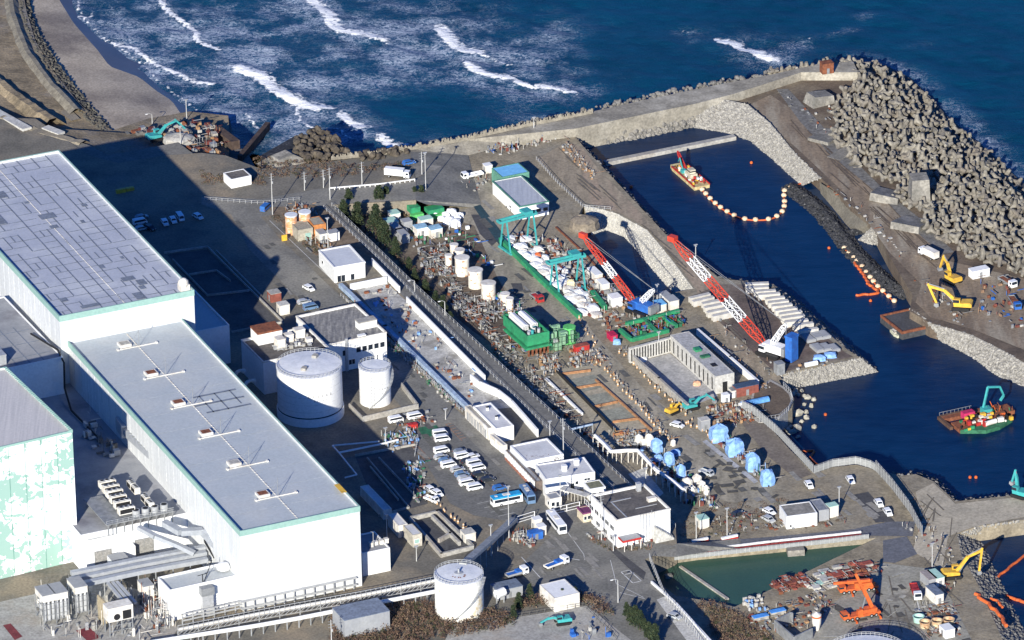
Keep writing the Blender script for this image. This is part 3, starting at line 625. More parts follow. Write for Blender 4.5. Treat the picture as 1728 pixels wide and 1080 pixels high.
r, w, d, h = bld('shed', 'second tan shed with an orange side wall beside the double shed', (529,381), (550,377), (540,364), 14.2, ZP, mat('orange_wall',(.5,.2,.06),(.35,.15,.06),.5), mat('tan_roof',(.3,.28,.2)), par=.1)

# long sheds and covered basins in the shade of the halls
r, w, d, h = bld('long_shed', 'long narrow shed with a pale roof in the shadow beside the turbine hall', (648,862), (661,858), (624,817), 13.2, ZP, whiteo, wroof, par=.1)
r, w, d, h = bld('shed', 'pale shed in shadow just beyond the end of the long narrow shed', (673,888), (688,884), (672,864), 14, ZP, whiteo, wroof, par=.1)
r, w, d, h = bld('beige_hut', 'beige hut with a white roof at the edge of the shadow by the sunken basin', (697,904), (712,900), (697,883), 14, ZP, mat('beige',(.5,.47,.4)), wroof, par=.05)
win(r,'n',w,d,.6,1.2,(1.4,1.2),(white,mint))
r, w, d, h = bld('canopy_store', 'bright white flat-roofed canopy above the dark pines at the bottom of the frame', (937,1011), (978,1000), (955,976), 14.5, ZP, whiteo, white, par=.05)
def walls_px(name, label, lines, z, hh, t, m, cat='wall'):
    q = MB()
    for L in lines:
        for a, b in zip(L[:-1], L[1:]):
            A, B = W(a[0],a[1],z), W(b[0],b[1],z); A.z = B.z = z+hh/2; dd = (B-A).normalized()*t/2; q.beam(A-dd, B+dd, t, hh)
    o = q.build(name, m); tag(o, label, cat); return o
walls_px('basin_wall','low curb around the upper sunken basin beside the patchwork turbine hall',[[(278,428),(350,418),(478,545),(392,562)],[(292,440),(350,500)],[(320,465),(365,458),(388,475)],[(350,500),(420,492)],[(365,425),(440,500)]],ZP,.7,.35,conc,'basin')
walls_px('basin_wall','low curb around the lower sunken basin beside the long turbine hall',[[(600,770),(700,752)],[(620,775),(690,858),(640,872)],[(625,790),(672,845)],[(640,775),(700,838)]],ZP,.7,.35,conc,'basin')
walls_px('trench_wall','white retaining wall along the trench beyond the warehouse',[[(592,490),(652,478)],[(628,447),(674,494)],[(687,512),(818,644)]],ZP,2.3,.4,white)
walls_px('trench_wall','curved white retaining wall with buttresses behind the flat-roofed store',[[(795,645),(809,656),(841,670),(864,688),(907,737)]],ZP,2.6,.5,white)
walls_px('covered_duct','long straight white duct tinted with shadow blue running beside the parking road',[[(576,486),(650,556),(787,690)]],ZP,1.4,1.3,mat('pale_blue',(.36,.46,.6)),'duct')  # white duct in shadow; the shadow's blue is put into its colour
walls_px('bund_wall','grey concrete bund wall around the smaller storage tank',[[(590,690),(612,712),(705,690),(678,655)]],ZP,1.8,.4,conc)
walls_px('sunken_basin','open concrete basin with sloping beams beside the beige hut',[[(695,878),(738,868),(797,925)],[(693,880),(745,940),(797,927)],[(730,876),(775,920)],[(742,915),(760,905)]],ZP,1.3,.8,conc,'basin')
q = MB(); q.sheet([W(*p,ZP+.03) for p in [(600,487),(650,474),(674,498),(700,520),(818,640),(862,688),(800,692),(650,552)]]); struct('trench_floor', q, mat('rubble_concrete',(.5,.49,.46),(.33,.325,.31),.35,.9,c3=(.24,.23,.21),sc3=.12))
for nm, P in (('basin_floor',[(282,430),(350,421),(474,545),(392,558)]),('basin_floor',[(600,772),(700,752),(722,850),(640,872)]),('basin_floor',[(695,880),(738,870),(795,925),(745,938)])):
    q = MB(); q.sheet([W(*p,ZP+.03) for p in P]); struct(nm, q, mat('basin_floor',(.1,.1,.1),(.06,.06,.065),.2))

# storage tanks
def tank(name, label, u, v, zt, r_, zb, m=white, hatch=1, rail=True, skirt=0, rusty=False, stair=True, roofm=None):
    c = W(u, v, zt); t = thing(name, label, 'storage tank', (c.x, c.y, zb)); h = zt-zb
    q = MB(); q.lathe([(r_,0),(r_,h)], n=56)
    if skirt: q.lathe([(r_+.35,0),(r_+.35,skirt),(r_,skirt+.02)], n=56); q.mk(1); q.lathe([(r_+.06,skirt+.02),(r_+.06,skirt+.4)], n=56)
    q.mk(2)
    for i in range(1, int(h/2.4)+1): q.lathe([(r_+.02,i*2.4-.05),(r_+.02,i*2.4+.05)], n=56)
    q.mk(0); q.build('shell', [m, black, mat('weld_band',(.6,.6,.6),(.5,.48,.45),.5)], t)
    q = MB(); q.lathe([(r_+.15,h-.25),(r_+.15,h+.05),(r_*.97,h+.1),(r_*.5,h+r_*.05),(0,h+r_*.07)], n=56); q.build('roof', roofm or mat('tank_roof',(.72,.73,.75),(.6,.62,.65),.4,.5), t)
    if rail:
        q = MB(); k = int(r_*5)
        for i in range(k): a = 2*math.pi*i/k; x, y = (r_+.05)*math.cos(a), (r_+.05)*math.sin(a); q.beam((x,y,h),(x,y,h+1.1),.09)
        for z in (.6,1.1): q.lathe([(r_+.09,h+z-.05),(r_+.09,h+z+.05)], n=40); q.lathe([(r_+.0,h+z+.05),(r_+.0,h+z-.05)], n=40)
        q.build('railing', galv, t)
    for i in range(hatch):
        a = (1.2, 4.4, 2.6, 5.5)[i]; rr_ = r_*(.45 if i else .5)
        q = MB(); q.obox((rr_*math.cos(a), rr_*math.sin(a), h+.2), (1.9,1.5,1.1), a); q.build('roof_hatch', conc, t)
    if stair:
        q = MB(); a0 = -1.9
        for i in range(40):
            a = a0+i*.03*10/r_; z = h*i/40; q.obox(((r_+.5)*math.cos(a),(r_+.5)*math.sin(a),z), (.9,.35,.12), a)
        q.build('stair', galv, t)
    return t
t = tank('storage_tank','biggest white storage tank, half in shadow, with two hatches on its roof',521.5,616,26.2,9.9,ZP,hatch=2,skirt=2.6,stair=False)
tx = mat('faded_lettering',(.3,.3,.32))
def lettering(t, r_, z, rows, a0, m=tx):       # faded dark characters painted on a tank shell, row by row
    q = MB()
    for k, (n_, s_) in enumerate(rows):
        for i in range(n_):
            a = a0+(i-(n_-1)/2)*s_*1.5/r_; zz = z-k*1.5
            x, y = (r_+.03)*math.cos(a), (r_+.03)*math.sin(a)
            for dz, ww in ((0,.8),(.35,.5),(-.3,.7)): q.obox((x,y,zz+dz*s_), (.04,ww*s_*.8,.12*s_), a)
            q.obox((x,y,zz-.3*s_), (.04,.1*s_,.8*s_), a)
    q.build('lettering', m, t)
lettering(t, 9.9, 11.5, [(3,.6),(6,.95),(5,.6)], -math.pi/2+.35)
t = tank('storage_tank','smaller white storage tank with a caged ladder in front of the office',632,618,21.8,4.8,ZP,hatch=0)
lettering(t, 4.8, 7.5, [(1,.4),(5,.6),(1,.5)], -math.pi/2+.5, mat('dark_lettering',(.06,.06,.08)))
q = MB()
for i in range(12): q.beam((-1.2,-5.2,i),( -.2,-5.2,i+1),.07); q.beam((-1.2,-5.2,i),(-.2,-5.2,i),.07)
for x in (-1.2,-.2): q.beam((x,-5.2,0),(x,-5.2,11.5),.09)
q.build('ladder', galv, t)
t = tank('storage_tank','white tank with rust stains on its roof among bare shrubs',774,969,22,7.0,ZP,mat('stained_white',(.85,.84,.78),(.78,.76,.68),.4,c3=(.75,.62,.4),sc3=.25,lo3=.6),hatch=0)
q = MB(); q.cyl((0,0,12.4),(0,0,13.8),.3,n=8); q.lathe([(1.0,12.45),(1.3,12.6),(0,12.7)],n=10); q.mk(1)
for i in range(9): a = rnd(0,6.3); q.obox((1.8*math.cos(a),-1.5+1.3*math.sin(a),12.3),(.6,.3,.12),a)
q.build('roof_fitting',[galv,rust],t)
t = tank('storage_tank','round tank roof with a spiky railing cut off by the bottom edge of the frame',1463,1104,14,11.5,ZQ,mat('stained_white',(.8,.8,.78)),hatch=0,stair=False)
for (u,v,l_) in ((491,362,'rust-streaked small tank left of the tan double shed'),(514,357,'rust-streaked small tank behind the tan double shed')): tank('small_tank',l_,u,v,16.5,1.9,ZP,mat('rusty_white',(.7,.66,.6),(.6,.3,.15),.8,lo=.5,hi=.7),hatch=0,rail=False,stair=False)
# ---------- rock, rubble, armour units ----------
def sheet_px(name, px, z, m, kind='structure', label=None, cat=None):
    q = MB(); q.sheet([W(p[0],p[1],(p[2] if len(p) > 2 else z)) for p in px]); return tag(q.build(name, m), label, cat, kind=kind)
def rock_strip(name, top, bot, rows, gap, size, m, base=None, sink=.25):
    T = [W(*p) for p in top]; B = [W(*p) for p in bot]
    L = sum((b-a).length for a, b in zip(T[:-1], T[1:])); n = max(int(L/gap), 2); T = resample(T, n); B = resample(B, n)
    if base:
        q = MB(); q.add(T+B, [(i,i+1,n+i+1,n+i) for i in range(n-1)]); q.add(T+B, [(n+i,n+i+1,i+1,i) for i in range(n-1)] if False else []); struct(name+'_bed', q, base)
    q = MB()
    for i in range(n-1):
        for k in range(rows):
            t = (k+rnd(0,1))/rows; s = rnd(0,1)
            p = T[i].lerp(T[i+1], s).lerp(B[i].lerp(B[i+1], s), t); q.rock(p-Vector((0,0,sink*size)), size*rnd(.55,1.15))
    return tag(q.build(name, m), kind='stuff')
random.seed(21)
rgrey = mat('grey_riprap', (.2,.195,.185), (.11,.105,.1), .6, .95)
rock_strip('white_rubble_slope', [(1174,177,7),(1215,166,7),(1262,176,6.5),(1300,208,6),(1345,262,5.2),(1385,300,5.2)], [(1158,214,-.2),(1232,227,-.2),(1268,240,-.2),(1304,270,-.2),(1335,298,-.2),(1352,312,-.2)], 17, .8, .62, rockw, rockw)
rock_strip('breakwater_toe_rocks', [(971,232,4),(1072,212,4),(1180,191,4)], [(1000,247,-.3),(1080,235,-.3),(1164,217,-.3)], 5, 1.4, 1.15, rockm, rockm)
rock_strip('peninsula_rubble', [(1308,634,5),(1452,604,5)], [(1322,660,-.3),(1484,629,-.3)], 12, .7, .55, rockw, rockw)
rock_strip('peninsula_riprap', [(1212,468,5),(1255,474,5),(1300,478,5),(1330,502,5),(1380,548,5),(1430,590,5),(1452,604,5)], [(1226,471,0),(1262,476,0),(1306,482,0),(1342,504,0),(1394,548,0),(1446,592,0),(1484,628,0)], 4, 1.1, .8, rgrey, rgrey)
rock_strip('inlet_rubble', [(985,345,5),(1040,360,5),(1092,388,5),(1132,436,5),(1170,487,5)], [(999,400,-.3),(1022,390,-.3),(1054,402,-.3),(1096,452,-.3),(1140,502,-.3)], 16, .9, .36, mat('inlet_stone', (.5,.48,.43), (.36,.345,.31), .6, .95), mat('inlet_bed', (.42,.41,.37), (.33,.32,.29), .4, .95))
rock_strip('quay_edge_rocks', [(968,226,5),(985,248,5),(1020,285,5),(1130,402,5),(1215,470,5)], [(978,232,1),(995,252,1),(1028,286,1),(1138,404,1),(1222,472,1)], 2, 1.3, .7, rgrey)
rock_strip('yard_rubble', [(1535,520,5),(1570,545,5),(1640,565,5),(1690,590,5),(1728,612,5),(1790,645,5)], [(1560,545,-.3),(1592,578,-.3),(1640,604,-.3),(1682,636,-.3),(1730,655,-.3),(1800,690,-.3)], 13, .9, .75, rockw, rockm)
rock_strip('causeway_rubble', [(1615,900,5),(1650,888,5),(1735,876,5),(1850,872,5)], [(1640,915,-.3),(1660,910,-.3),(1740,895,-.3),(1850,890,-.3)], 9, .8, .6, rockw, rockm)
rock_strip('causeway_far_rocks', [(1500,800,5),(1520,803,5),(1545,800,5),(1575,812,5),(1612,846,5),(1690,838,5),(1800,826,5)], [(1505,796,1),(1525,797,1),(1552,796,1),(1585,808,1),(1620,843,1),(1690,834,1),(1800,822,1)], 2, 1.2, .7, rgrey)
rock_strip('shore_riprap', [(1615,902,5),(1622,935,5),(1650,985,5),(1690,1075,5),(1730,1150,5)], [(1650,905,-.3),(1664,930,-.3),(1692,985,-.3),(1736,1080,-.3),(1770,1150,-.3)], 9, 1.0, .75, rgrey, rgrey)
rock_strip('beach_revetment', [(22,-60,6.3),(34,20,6.3),(50,65,6.3),(82,122,6.3),(120,172,6.2),(152,208,5.6),(175,224,5.2)], [(42,-60,4.4),(52,20,4.4),(70,65,4.4),(108,122,4.4),(146,172,4.2),(184,212,4.2),(200,228,4)], 6, 1.3, .95, mat('dark_armour', (.12,.115,.095), (.06,.055,.05), .4, .95))
def mound(name, line, half, hz, gap, rows, size, m):
    T = resample([W(p[0],p[1],0) for p in line], 90); q = MB(); n = len(T)
    for i, p in enumerate(T):
        a = T[min(i+1,n-1)]-T[max(i-1,0)]; a.normalize(); nr = Vector((-a.y, a.x, 0))
        for k in range(rows):
            t = rnd(-1,1); q.rock(p+a*rnd(-1.2,1.2)+nr*t*half+Vector((0,0,hz*(1-abs(t))-.3)), size*rnd(.6,1.3))
    return tag(q.build(name, m), kind='stuff')
mound('wet_rubble_mound', [(1335,318),(1352,330),(1380,352),(1410,385),(1440,425),(1475,460),(1500,480),(1535,500)], 3.6, 1.7, 1, 30, .62, rockd)
mound('wet_rubble_spur', [(1425,395),(1445,392),(1462,388)], 2.0, 1.0, 1, 6, .6, rockd)
mudm = mat('mud_slope', (.17,.155,.125), (.12,.11,.09), .2, .9, bump=.1, bsc=1)
for nm, T, B in (('mud_bank',[(1383,308,4.9),(1420,330,4.9),(1452,352,4.9),(1476,384,4.9),(1478,394,4.9)],[(1385,328,-.3),(1404,352,-.3),(1424,378,-.3),(1438,392,-.3),(1470,395,-.3)]),
                 ('mud_bank',[(1502,418,4.9),(1530,440,4.9),(1560,455,4.9),(1580,475,4.9)],[(1490,430,-.3),(1505,450,-.3),(1535,478,-.3),(1565,485,-.3)])):
    a, b = resample([W(*p) for p in T],12), resample([W(*p) for p in B],12); q = MB(); q.add(b+a, [(i,i+1,13+i,12+i) for i in range(11)], True); struct(nm, q, mudm)
rock_strip('pale_rubble_spit', [(1470,384,5),(1500,400,5),(1518,425,5)], [(1448,405,0),(1470,412,0),(1495,415,0)], 8, .8, .6, rockw, rockm)
sheet_px('shallow_flat', [(1350,322),(1385,318),(1425,372),(1415,380)], .04, mat('shallow_water', (.012,.03,.07), (.03,.05,.09), .1, .4)); sheet_px('shallow_flat', [(1478,450),(1500,445),(1560,480),(1530,492)], .04, MATS['shallow_water'])
# rubble under the armour units
q = MB(); SEA_E = [(1440,106),(1485,106),(1530,128),(1562,156),(1602,200),(1650,240),(1700,285),(1750,330),(1850,410)]
T = resample([W(p[0],p[1],1) for p in SEA_E], 30); B = resample([W(p[0],p[1],3.6) for p in [(1400,150),(1430,190),(1470,240),(1520,300),(1570,345),(1620,390),(1700,420),(1760,440),(1850,470)]], 30)
S_ = [Vector((p.x+1.5,p.y+3,-1)) for p in T]
q.add(B+T+S_, [(i,i+1,31+i,30+i) for i in range(29)]+[(30+i,31+i,61+i,60+i) for i in range(29)]); struct('rubble_mound', q, mat('dark_rubble', (.12,.115,.11), (.05,.05,.05), .4, .95))
def tetrapod_mb(s=2.15):
    q = MB(); D = [Vector((0,0,1))]+[Vector((math.cos(a)*.943, math.sin(a)*.943, -.333)) for a in (0,2.094,4.189)]
    for d in D: q.cyl(d*.05*s, d*s*1.0, .42*s, .23*s, 8, True, False)
    return q
tet_q = tetrapod_mb(); tet_me = tet_q.mesh('tetrapod', mat('tetrapod_concrete', (.27,.25,.21), (.11,.1,.085), .35, .92, bump=.04, c3=(.17,.15,.125), sc3=.12))
TETZ = [(1440,106),(1485,102),(1530,124),(1562,152),(1602,197),(1650,236),(1700,281),(1750,326),(1850,405),(1850,475),(1765,486),(1728,472),(1700,462),(1650,446),(1620,430),(1585,408),(1558,392),(1562,372),(1530,352),(1498,350),(1520,318),(1478,312),(1448,288),(1425,262),(1404,242),(1412,212),(1404,186),(1428,165),(1442,135)]
sea_w = [W(p[0],p[1],1) for p in SEA_E]
def sd_(x, y):
    p = Vector((x,y,0)); best = 1e9
    for a, b in zip(sea_w[:-1], sea_w[1:]):
        ab = b-a; ab.z = 0; t = max(0,min(1,(p-a).dot(ab)/ab.dot(ab))); best = min(best, math.hypot(x-a.x-t*ab.x, y-a.y-t*ab.y))
    return best
pts = scatter_px(TETZ, 4, 2.75)
pts = [(x, y, min(1.0+sd_(x,y)*.32, 6.0)+rnd(-1.9,1.3)) for x, y in pts]
pts += [(W(u,v,7).x, W(u,v,7).y, 7+rnd(-.6,.3)) for u, v in [(1300+i*9+rnd(-3,3), 124-i*1.35+rnd(-3,1)) for i in range(16)]]
pts.sort(key=lambda p: p[1])
def in_view(p): 
    d = (CAMZ-p[2]); fw = p[1]*cP+d*sP; return abs(p[0]/fw*F) < 858
vis = [p for p in pts if in_view(p)]; own = set(vis[:300])
blk = [(1558,318,9),(1478,330,6),(1388,165,6),(1385,215,6)]
def rotm(): return Matrix.Rotation(rnd(0,6.28),3,'Z')@Matrix.Rotation(random.choice([0,1.9,1.9,1.23,rnd(0,3)])+rnd(-.15,.15),3,'X')@Matrix.Rotation(rnd(0,6.28),3,'Z')
rest = MB(); first = True
for p in pts:
    if p in own:
        o = bpy.data.objects.new('tetrapod', tet_me); COL.objects.link(o); o.location = p; o.rotation_euler = rotm().to_euler(); s = rnd(.88,1.12); o.scale = (s,s,s)
        tag(o, 'grey concrete tetrapod in the massed armour of the outer breakwater', 'tetrapod', 'tetrapods of the outer breakwater')
    else:
        R = rotm(); s = rnd(.88,1.12); rest.add([Vector(p)+R@(Vector(v)*s) for v in tet_q.v], tet_q.f)
tag(rest.build('tetrapod_heap', MATS['tetrapod_concrete']), kind='stuff')
# small armour blocks along the seaward side of the seawall
q = MB(); L = resample([W(*p) for p in [(600,266,9.5),(692,250,9.5),(780,234,7.6),(900,207,7.6),(1000,186,7.6),(1100,164,7.6),(1200,143,7.6),(1300,124,7.6)]], 300)
for p in L:
    if random.random() < .75: q.rock(p+Vector((rnd(-.5,.5),rnd(.2,2.2),rnd(-1.2,.4))), rnd(.5,1.2))
tag(q.build('seawall_armour_blocks', rgrey), kind='stuff')
q = MB(); L = resample([W(*p) for p in [(560,270,10),(640,262,10),(692,253,10),(780,238,8.2),(900,211,8),(1000,191,8)]], 230)
for p in L: q.obox(p, (.35,.35,rnd(.8,2.2)), 0)
o = q.build('seawall_posts', mat('post_concrete', (.27,.245,.2))); tag(o,'row of short concrete posts along the seaward edge of the seawall','posts')
q = MB()
for poly, z in (([(500,235),(530,222),(560,232),(590,262),(575,272),(520,275),(498,262)],9.2),([(600,262),(640,258),(690,250),(690,262),(610,274)],9.6)):
    for x, y in scatter_px(poly, z, 1.5): q.rock((x,y,z+rnd(-.6,1.6)), rnd(.9,1.8))
tag(q.build('boulder_bank', mat('brown_boulders', (.12,.1,.075), (.035,.03,.028), .35, .95)), kind='stuff')
sheet_px('boulder_bed', [(440,262),(500,228),(560,230),(600,262),(700,245),(700,258),(560,280),(440,292)], 8.6, rockd)
cb = mat('old_concrete', (.24,.225,.2), (.14,.135,.12), .3, .92, c3=(.33,.31,.27), sc3=.2)
def block(label, u, v, z, dims, rz, name='concrete_block', rx=0, ry=0, top=1.0, m=cb, cat='concrete block', zb=None):
    q = MB(); c = W(u,v,z); q.obox((0,0,0), dims, 0, top, rx, ry); o = q.build(name, m, loc=c, rz=rz); return tag(o, label, cat)
block('tall weathered block with a peeling face standing among the tetrapods',1551,343,4.5,(6.5,7.5,9.5),.1,top=.85)
block('tilted concrete slab between the harbour road and the tall block',1497,338,4,(9.5,10,2.6),-.35,ry=.1,rx=-.2)
block('broken flat slab with rubble edge below the tilted slab',1538,385,4,(10,11,2.4),-.5,rx=-.18)
block('wedge-shaped concrete block under the end of the seawall',1382,178,4,(9,7,4.2),.5,ry=.12,top=.8)
block('square shadowed concrete slab beside the wedge block',1396,236,4,(8,12,1.6),-.6,rx=-.08)
block('long sloping slab between the road and the tetrapods',1425,262,4,(5,13,1.2),-.65)
random.seed(5)
bou = mat('pale_boulder', (.4,.38,.32), (.26,.25,.21), .6, .9)
for i, (x, y) in enumerate([(185,480),(228,478),(205,505),(267,523),(310,537),(245,570),(293,583),(257,622),(200,635),(260,660),(228,685),(312,722),(153,722),(202,790),(160,760),(195,735),(240,512),(170,500),(135,745)]):
    q = MB(); q.rock((0,0,0), rnd(.8,1.35) if i not in (14,15,8) else 1.9); o = q.build('boulder', bou, loc=W(1296+x/4,540+y/4,.2)); tag(o,'pale boulder half out of the harbour water near the round bastion','boulder','pale boulders off the round bastion')
# round bastion and the dike
q = MB(); c0 = W(1296,676,5); top = [W(*p,5.3) for p in [(1262,700),(1280,712),(1296,713),(1315,706),(1330,693),(1338,678),(1334,664),(1322,652),(1300,640),(1270,660)]]
q.prism([(p.x,p.y) for p in top], -1, 5.3); cc = sum((Vector(p) for p in top), Vector())/len(top); q.mk(1); q.sheet([(cc.x+(p.x-cc.x)*.9, cc.y+(p.y-cc.y)*.9, 5.34) for p in top]); o = q.build('bastion', [conc, dirt2]); tag(o,'round concrete bastion at the corner of the inner harbour','bastion')
q = MB(); a, b = W(1020,273,1.2), W(1240,229,1.2); q.beam(a+Vector((0,0,-1.2)), b+Vector((0,0,-1.2)), 2.2, 2.6); o = q.build('dike', conc); tag(o,'thin straight concrete dike crossing the top of the harbour basin','dike')
q = MB(); q.beam(W(1150,581/1,5.0) if False else W(1148,957,3.3), W(1228,1012,3.4), .9, .8); o = q.build('baffle', conc); tag(o,'thin pale beam dividing the green pond','baffle')
block('small concrete outfall platform on the wall of the green pond',1342,934,3.2,(5,4,2.0),.1,'outfall')
block('broken concrete lump at the left end of the green pond',1128,975,3.2,(2.2,1.4,1),.4,'outfall')
# float booms and silt fences
fl_m = mat('float_cream', (.75,.62,.42), (.6,.4,.25), .8, .7)
def boom(label, line, floats=(), r=.28, m=orange, name='float_boom', jag=0):
    t = thing(name, label, 'float boom', W(line[0][0],line[0][1],0)); o0 = t.location; q = MB()
    P = resample([W(u,v,.15) for u,v in line], max(len(line)*4,12)); P = [p+Vector((rnd(-jag,jag),rnd(-jag,jag),0)) for p in P]
    q.tube([p-o0 for p in P], r, 6); q.build('boom_rope', m, t)
    for u, v in floats: q = MB(); q.lathe([(0,-.3),(.75,-.1),(.95,.35),(.75,.85),(0,1.15)], (0,0,0), 10); q.build('float', fl_m, t, loc=W(u,v,.1)-o0)
    return t
F1 = [(1185,321),(1191,328),(1198.5,336),(1207,344),(1216,351),(1227,358),(1239,364.5),(1257,370.5),(1275,372),(1297,371),(1311,366),(1320,358),(1323.5,349),(1324,341),(1323,331),(1324,323),(1329,317)]
boom('long curved boom of round cream floats trailing from the dredger', F1, F1)
F2 = [(1425,420),(1433,428),(1441,436),(1446,442),(1455,451),(1462,460.5),(1468.5,469),(1474,475.5),(1481.5,484.5),(1490,492),(1500,501),(1509,509)]
boom('straight boom of cream floats along the dark rubble mound', F2, F2)
boom('tangled orange boom beside the straight line of cream floats', [(1442,444),(1450,452),(1458,465),(1466,480),(1481,490),(1479,496),(1462,497),(1446,499)], (), .5, jag=.4)
boom('orange zigzag boom floating below the round bastion', [(1346,762),(1375,760.5),(1367,772),(1376,782),(1393,789)], (), .4)
boom('orange boom reaching from the shore to the right edge of the frame', [(1653,980),(1673,982),(1700,960),(1740,928)], (), .45, jag=.2)
boom('crumpled orange boom half in the water below the yellow excavator', [(1663,994),(1680,1000),(1696,1006),(1740,1021)], (), .6, jag=.5)
t = boom('crumpled orange boom lying on the shore rocks at the lower right', [(1648,1029),(1660,1040),(1671,1048),(1684,1060),(1700,1082)], (), .6, jag=.5); t.location.z = 5
t = boom('short orange boom scrap beside the crumpled one on the shore rocks', [(1672,1036),(1682,1040),(1692,1050)], (), .4, jag=.3); t.location.z = 5
t = boom('red rope boom across the mouth of the shallow ponds', [(1345,312),(1362,306),(1378,298)], (), .25)
random.seed(8)
for (u,v) in ((1065,317),(1268,276),(1399,420),(1469,509),(1393,701),(1637,807),(1647,807)):
    q = MB(); q.lathe([(0,0),(.5,.1),(.5,.6),(0,.9)],n=8); o = q.build('buoy', orange, loc=W(u,v,0)); tag(o,'small lone orange buoy on the still harbour water','buoy','lone buoys on the harbour')

# ---------- roads, yards and markings ----------
sheet_px('road', [(340,330),(440,336),(540,318),(640,312),(702,306),(702,337),(640,340),(560,345),(440,366),(470,400),(600,525),(690,615),(790,700),(905,818),(985,870),(1040,905),(1140,922),(1088,944),(1118,1004),(1170,1075),(1240,1170),(1120,1170),(985,1012),(900,985),(870,960),(930,905),(840,860),(800,815),(690,700),(560,560),(420,420),(390,362),(340,345)], ZP+.03, asph)
sheet_px('parking_lot', [(690,735),(765,715),(905,850),(860,880),(800,870),(760,850)], ZP+.06, mat('lot_asphalt', (.165,.163,.155), (.125,.125,.122), .2, .92))
sheet_px('seawall_road', [(545,349),(559,347),(699,483),(839,613),(979,743),(1059,818),(1139,889),(1130,900),(1050,842),(960,764),(822,634),(682,502),(612,432)], ZP+.03, mat('strip_road', (.19,.185,.17), (.13,.128,.12), .3, .9))
sheet_px('dirt_verge', [(560,480),(585,500),(648,560),(700,610),(790,698),(800,712),(780,700),(690,612),(600,525)], ZP+.06, dirt)
sheet_px('grass_verge', [(452,350),(530,345),(560,360),(640,440),(600,440),(540,420),(500,400)], ZP+.06, mat('dry_grass', (.22,.17,.12), (.12,.09,.065), .4, .95))
sheet_px('road', [(1100,938,10.04),(1143,917,10.04),(1200,914,6.5),(1250,908,5.1),(1250,926,5.1),(1200,930,6.4),(1140,940,9)], 5, asph)
sheet_px('road', [(1245,910),(1300,912-6),(1440,893),(1462,888),(1500,880),(1545,880),(1540,905),(1462,904),(1300,925),(1245,931)], ZQ+.05, mat('blue_asphalt', (.14,.145,.165), (.11,.115,.13), .2, .85))
sheet_px('quay_road', [(790,300),(815,300),(850,330),(880,400),(960,500),(1000,560),(1080,650),(1190,745),(1330,850),(1300,862),(1200,840),(1120,760),(1010,650),(930,560),(880,520),(800,420),(770,345)], ZQ+.03, mat('dusty_asphalt', (.33,.295,.225), (.21,.19,.15), .16, .92, c3=(.35,.315,.25), sc3=.06, stretch=(1.6,.35,1), rot=-AXA))
sheet_px('quay_road', [(905,268),(960,238),(985,252),(1010,285),(1120,400),(1205,475),(1260,560),(1320,640),(1300,645),(1235,590),(1190,525),(1174,487),(1136,434),(1095,385),(1042,357),(985,340),(940,295)], ZQ+.03, mat('tan_road', (.33,.275,.2), (.21,.178,.135), .2, .93, c3=(.33,.255,.19), sc3=.06, stretch=(2.2,.3,1), rot=-AXA))
sheet_px('asphalt_patch', [(795,362),(822,362),(842,405),(830,415),(810,395)], ZQ+.06, asph2); sheet_px('asphalt_patch', [(1438,835),(1465,830),(1510,880),(1478,882)], ZQ+.07, asph2)
sheet_px('asphalt_patch', [(1490,912),(1530,905),(1548,935),(1510,950),(1490,948)], ZQ+.07, MATS['blue_asphalt']); sheet_px('asphalt_patch', [(862,478),(880,478),(884,492),(868,492)], ZQ+.06, asph2)
sheet_px('asphalt_patch', [(1026,925),(1040,927),(1090,966),(1086,978),(1060,958)], ZP+.07, asph2)
sheet_px('peninsula_yard', [(1165,500),(1215,480),(1262,480),(1300,484),(1325,505),(1372,550),(1425,594),(1440,602),(1310,630),(1250,575)], ZQ+.04, mat('red_brown_yard', (.14,.105,.09), (.09,.072,.064), .15, .95, c3=(.2,.165,.135), sc3=.06))
sheet_px('harbour_road', [(1262,178),(1300,160),(1345,190),(1420,262),(1500,330),(1560,392),(1600,440),(1728,470),(1850,500),(1850,640),(1728,590),(1640,555),(1570,535),(1545,510),(1555,480),(1500,425),(1440,340),(1350,255)], ZQ+.04, mat('brown_track', (.26,.2,.14), (.165,.13,.098), .16, .95, c3=(.3,.26,.2), sc3=.07, stretch=(2.0,.35,1), rot=-AXA-.35))
sheet_px('gravel_strip', [(1310,150),(1330,150),(1372,195),(1420,250),(1490,318),(1560,375),(1610,425),(1590,430),(1545,390),(1480,325),(1400,260),(1350,205)], ZQ+.06, rgrey)
sheet_px('sand_path', [(1545,830),(1575,815),(1612,850),(1690,842),(1800,830),(1800,868),(1728,872),(1640,890),(1600,905),(1590,960),(1540,930),(1555,880)], ZQ+.06, mat('pale_track', (.44,.39,.3), (.34,.305,.24), .15, .95))
sheet_px('yard', [(1490,950),(1590,962),(1600,1000),(1640,1080),(1700,1200),(1300,1200),(1380,1040),(1440,990)], ZQ+.05, mat('yard_concrete', (.34,.325,.275), (.24,.23,.195), .1, .93, c3=(.15,.14,.12), sc3=.05, lo3=.55))
sheet_px('excavation_floor', [(935,625),(1010,608),(1100,735),(1030,755)], ZQ+.06, mat('pale_dirt', (.4,.35,.26), (.3,.27,.2), .3, .95))
sheet_px('mound_yard', [(640,400),(740,365),(800,380),(840,470),(880,540),(860,600),(800,560),(700,480)], ZQ+.05, dirt2)
sheet_px('court', [(1060,800),(1085,790),(1120,832),(1100,848)], ZQ+.06, conc_l)
sheet_px('lower_yard', [(760,1060),(990,1022),(1090,1100),(1000,1200),(700,1200)], ZP+.05, conc)
